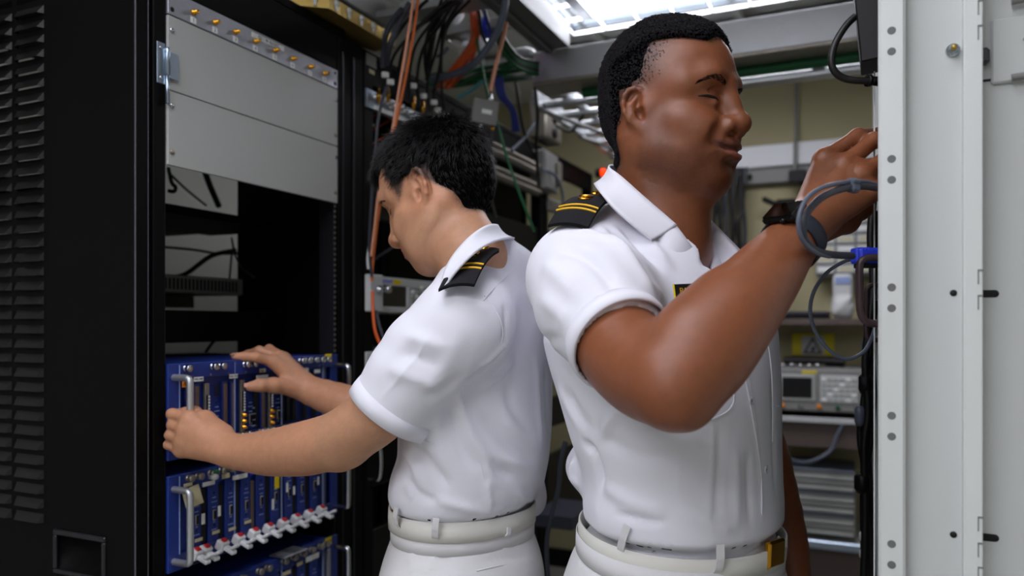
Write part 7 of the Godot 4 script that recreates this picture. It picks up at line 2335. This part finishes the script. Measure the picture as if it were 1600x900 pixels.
func nets(f: Field, lo: Vector3, hi: Vector3, cell: float) -> Surf:
	var s := Surf.new()
	var nb := Vector3i(((hi - lo) / (cell * 8.0)).ceil())
	var nx := nb.x * 8 + 1
	var ny := nb.y * 8 + 1
	var nz := nb.z * 8 + 1
	var val := PackedFloat32Array()
	val.resize(nx * ny * nz)
	val.fill(1e9)
	var cells := PackedInt32Array()
	cells.resize(nx * ny * nz)
	cells.fill(-1)
	var ycol := nx
	var zcol := nx * ny
	var all := PackedInt32Array(range(f.n))
	var half := cell * 0.5
	var made := PackedInt32Array()   # cells with a vertex
	for bz in nb.z:
		for by in nb.y:
			for bx in nb.x:
				var c := lo + Vector3(bx * 8 + 4, by * 8 + 4, bz * 8 + 4) * cell
				var reach := cell * 4.0 * 1.7321
				var list := f.pick(c, reach, all)
				if list.is_empty() or absf(f.near(c, list)) > reach * 1.25 + 0.004: continue
				for sub in 8:
					var ox := bx * 8 + (sub & 1) * 4
					var oy := by * 8 + ((sub >> 1) & 1) * 4
					var oz := bz * 8 + (sub >> 2) * 4
					var c4 := lo + Vector3(ox + 2, oy + 2, oz + 2) * cell
					var l4 := f.pick(c4, reach * 0.5, list)
					if l4.is_empty() or absf(f.near(c4, l4)) > reach * 0.625 + 0.002: continue
					for su in 8:
						var qx := ox + (su & 1) * 2
						var qy := oy + ((su >> 1) & 1) * 2
						var qz := oz + (su >> 2) * 2
						var mid := qx + 1 + (qy + 1) * ycol + (qz + 1) * zcol
						if val[mid] > 1e8: val[mid] = f.near(lo + Vector3(qx + 1, qy + 1, qz + 1) * cell, l4)
						if absf(val[mid]) > cell * 2.4: continue
						for k in 3:
							for j in 3:
								var at := qx + (qy + j) * ycol + (qz + k) * zcol
								for i in 3:
									if val[at + i] > 1e8: val[at + i] = f.near(lo + Vector3(qx + i, qy + j, qz + k) * cell, l4)
						for k in 2:
							for j in 2:
								for i in 2:
									var at := qx + i + (qy + j) * ycol + (qz + k) * zcol
									var v0 := val[at]
									var v1 := val[at + 1]
									var v2 := val[at + ycol]
									var v3 := val[at + ycol + 1]
									var v4 := val[at + zcol]
									var v5 := val[at + zcol + 1]
									var v6 := val[at + zcol + ycol]
									var v7 := val[at + zcol + ycol + 1]
									var m := (1 if v0 < 0 else 0) + (1 if v1 < 0 else 0) + (1 if v2 < 0 else 0) + (1 if v3 < 0 else 0) + (1 if v4 < 0 else 0) + (1 if v5 < 0 else 0) + (1 if v6 < 0 else 0) + (1 if v7 < 0 else 0)
									if m == 0 or m == 8: continue
									var sum := Vector3.ZERO
									var cnt := 0
									if (v0 < 0) != (v1 < 0): sum += Vector3(v0 / (v0 - v1), 0, 0); cnt += 1
									if (v2 < 0) != (v3 < 0): sum += Vector3(v2 / (v2 - v3), 1, 0); cnt += 1
									if (v4 < 0) != (v5 < 0): sum += Vector3(v4 / (v4 - v5), 0, 1); cnt += 1
									if (v6 < 0) != (v7 < 0): sum += Vector3(v6 / (v6 - v7), 1, 1); cnt += 1
									if (v0 < 0) != (v2 < 0): sum += Vector3(0, v0 / (v0 - v2), 0); cnt += 1
									if (v1 < 0) != (v3 < 0): sum += Vector3(1, v1 / (v1 - v3), 0); cnt += 1
									if (v4 < 0) != (v6 < 0): sum += Vector3(0, v4 / (v4 - v6), 1); cnt += 1
									if (v5 < 0) != (v7 < 0): sum += Vector3(1, v5 / (v5 - v7), 1); cnt += 1
									if (v0 < 0) != (v4 < 0): sum += Vector3(0, 0, v0 / (v0 - v4)); cnt += 1
									if (v1 < 0) != (v5 < 0): sum += Vector3(1, 0, v1 / (v1 - v5)); cnt += 1
									if (v2 < 0) != (v6 < 0): sum += Vector3(0, 1, v2 / (v2 - v6)); cnt += 1
									if (v3 < 0) != (v7 < 0): sum += Vector3(1, 1, v3 / (v3 - v7)); cnt += 1
									cells[at] = s.v.size()
									made.append(at)
									s.v.append(lo + (Vector3(qx + i, qy + j, qz + k) + sum / cnt) * cell)
	for at in made:
		var me := cells[at]
		var inside := val[at] < 0
		for ax in 3:
			var e := 1 if ax == 0 else (ycol if ax == 1 else zcol)
			var g := ycol if ax == 0 else (zcol if ax == 1 else 1)
			var h := zcol if ax == 0 else (1 if ax == 1 else ycol)
			if (val[at + e] < 0) == inside: continue
			if at < g + h: continue
			var a := cells[at - g]
			var b := cells[at - g - h]
			var c := cells[at - h]
			if a < 0 or b < 0 or c < 0: continue
			if inside: s.idx.append_array(PackedInt32Array([me, c, b, me, b, a]))
			else: s.idx.append_array(PackedInt32Array([me, a, b, me, b, c]))
	s.normals()
	return s
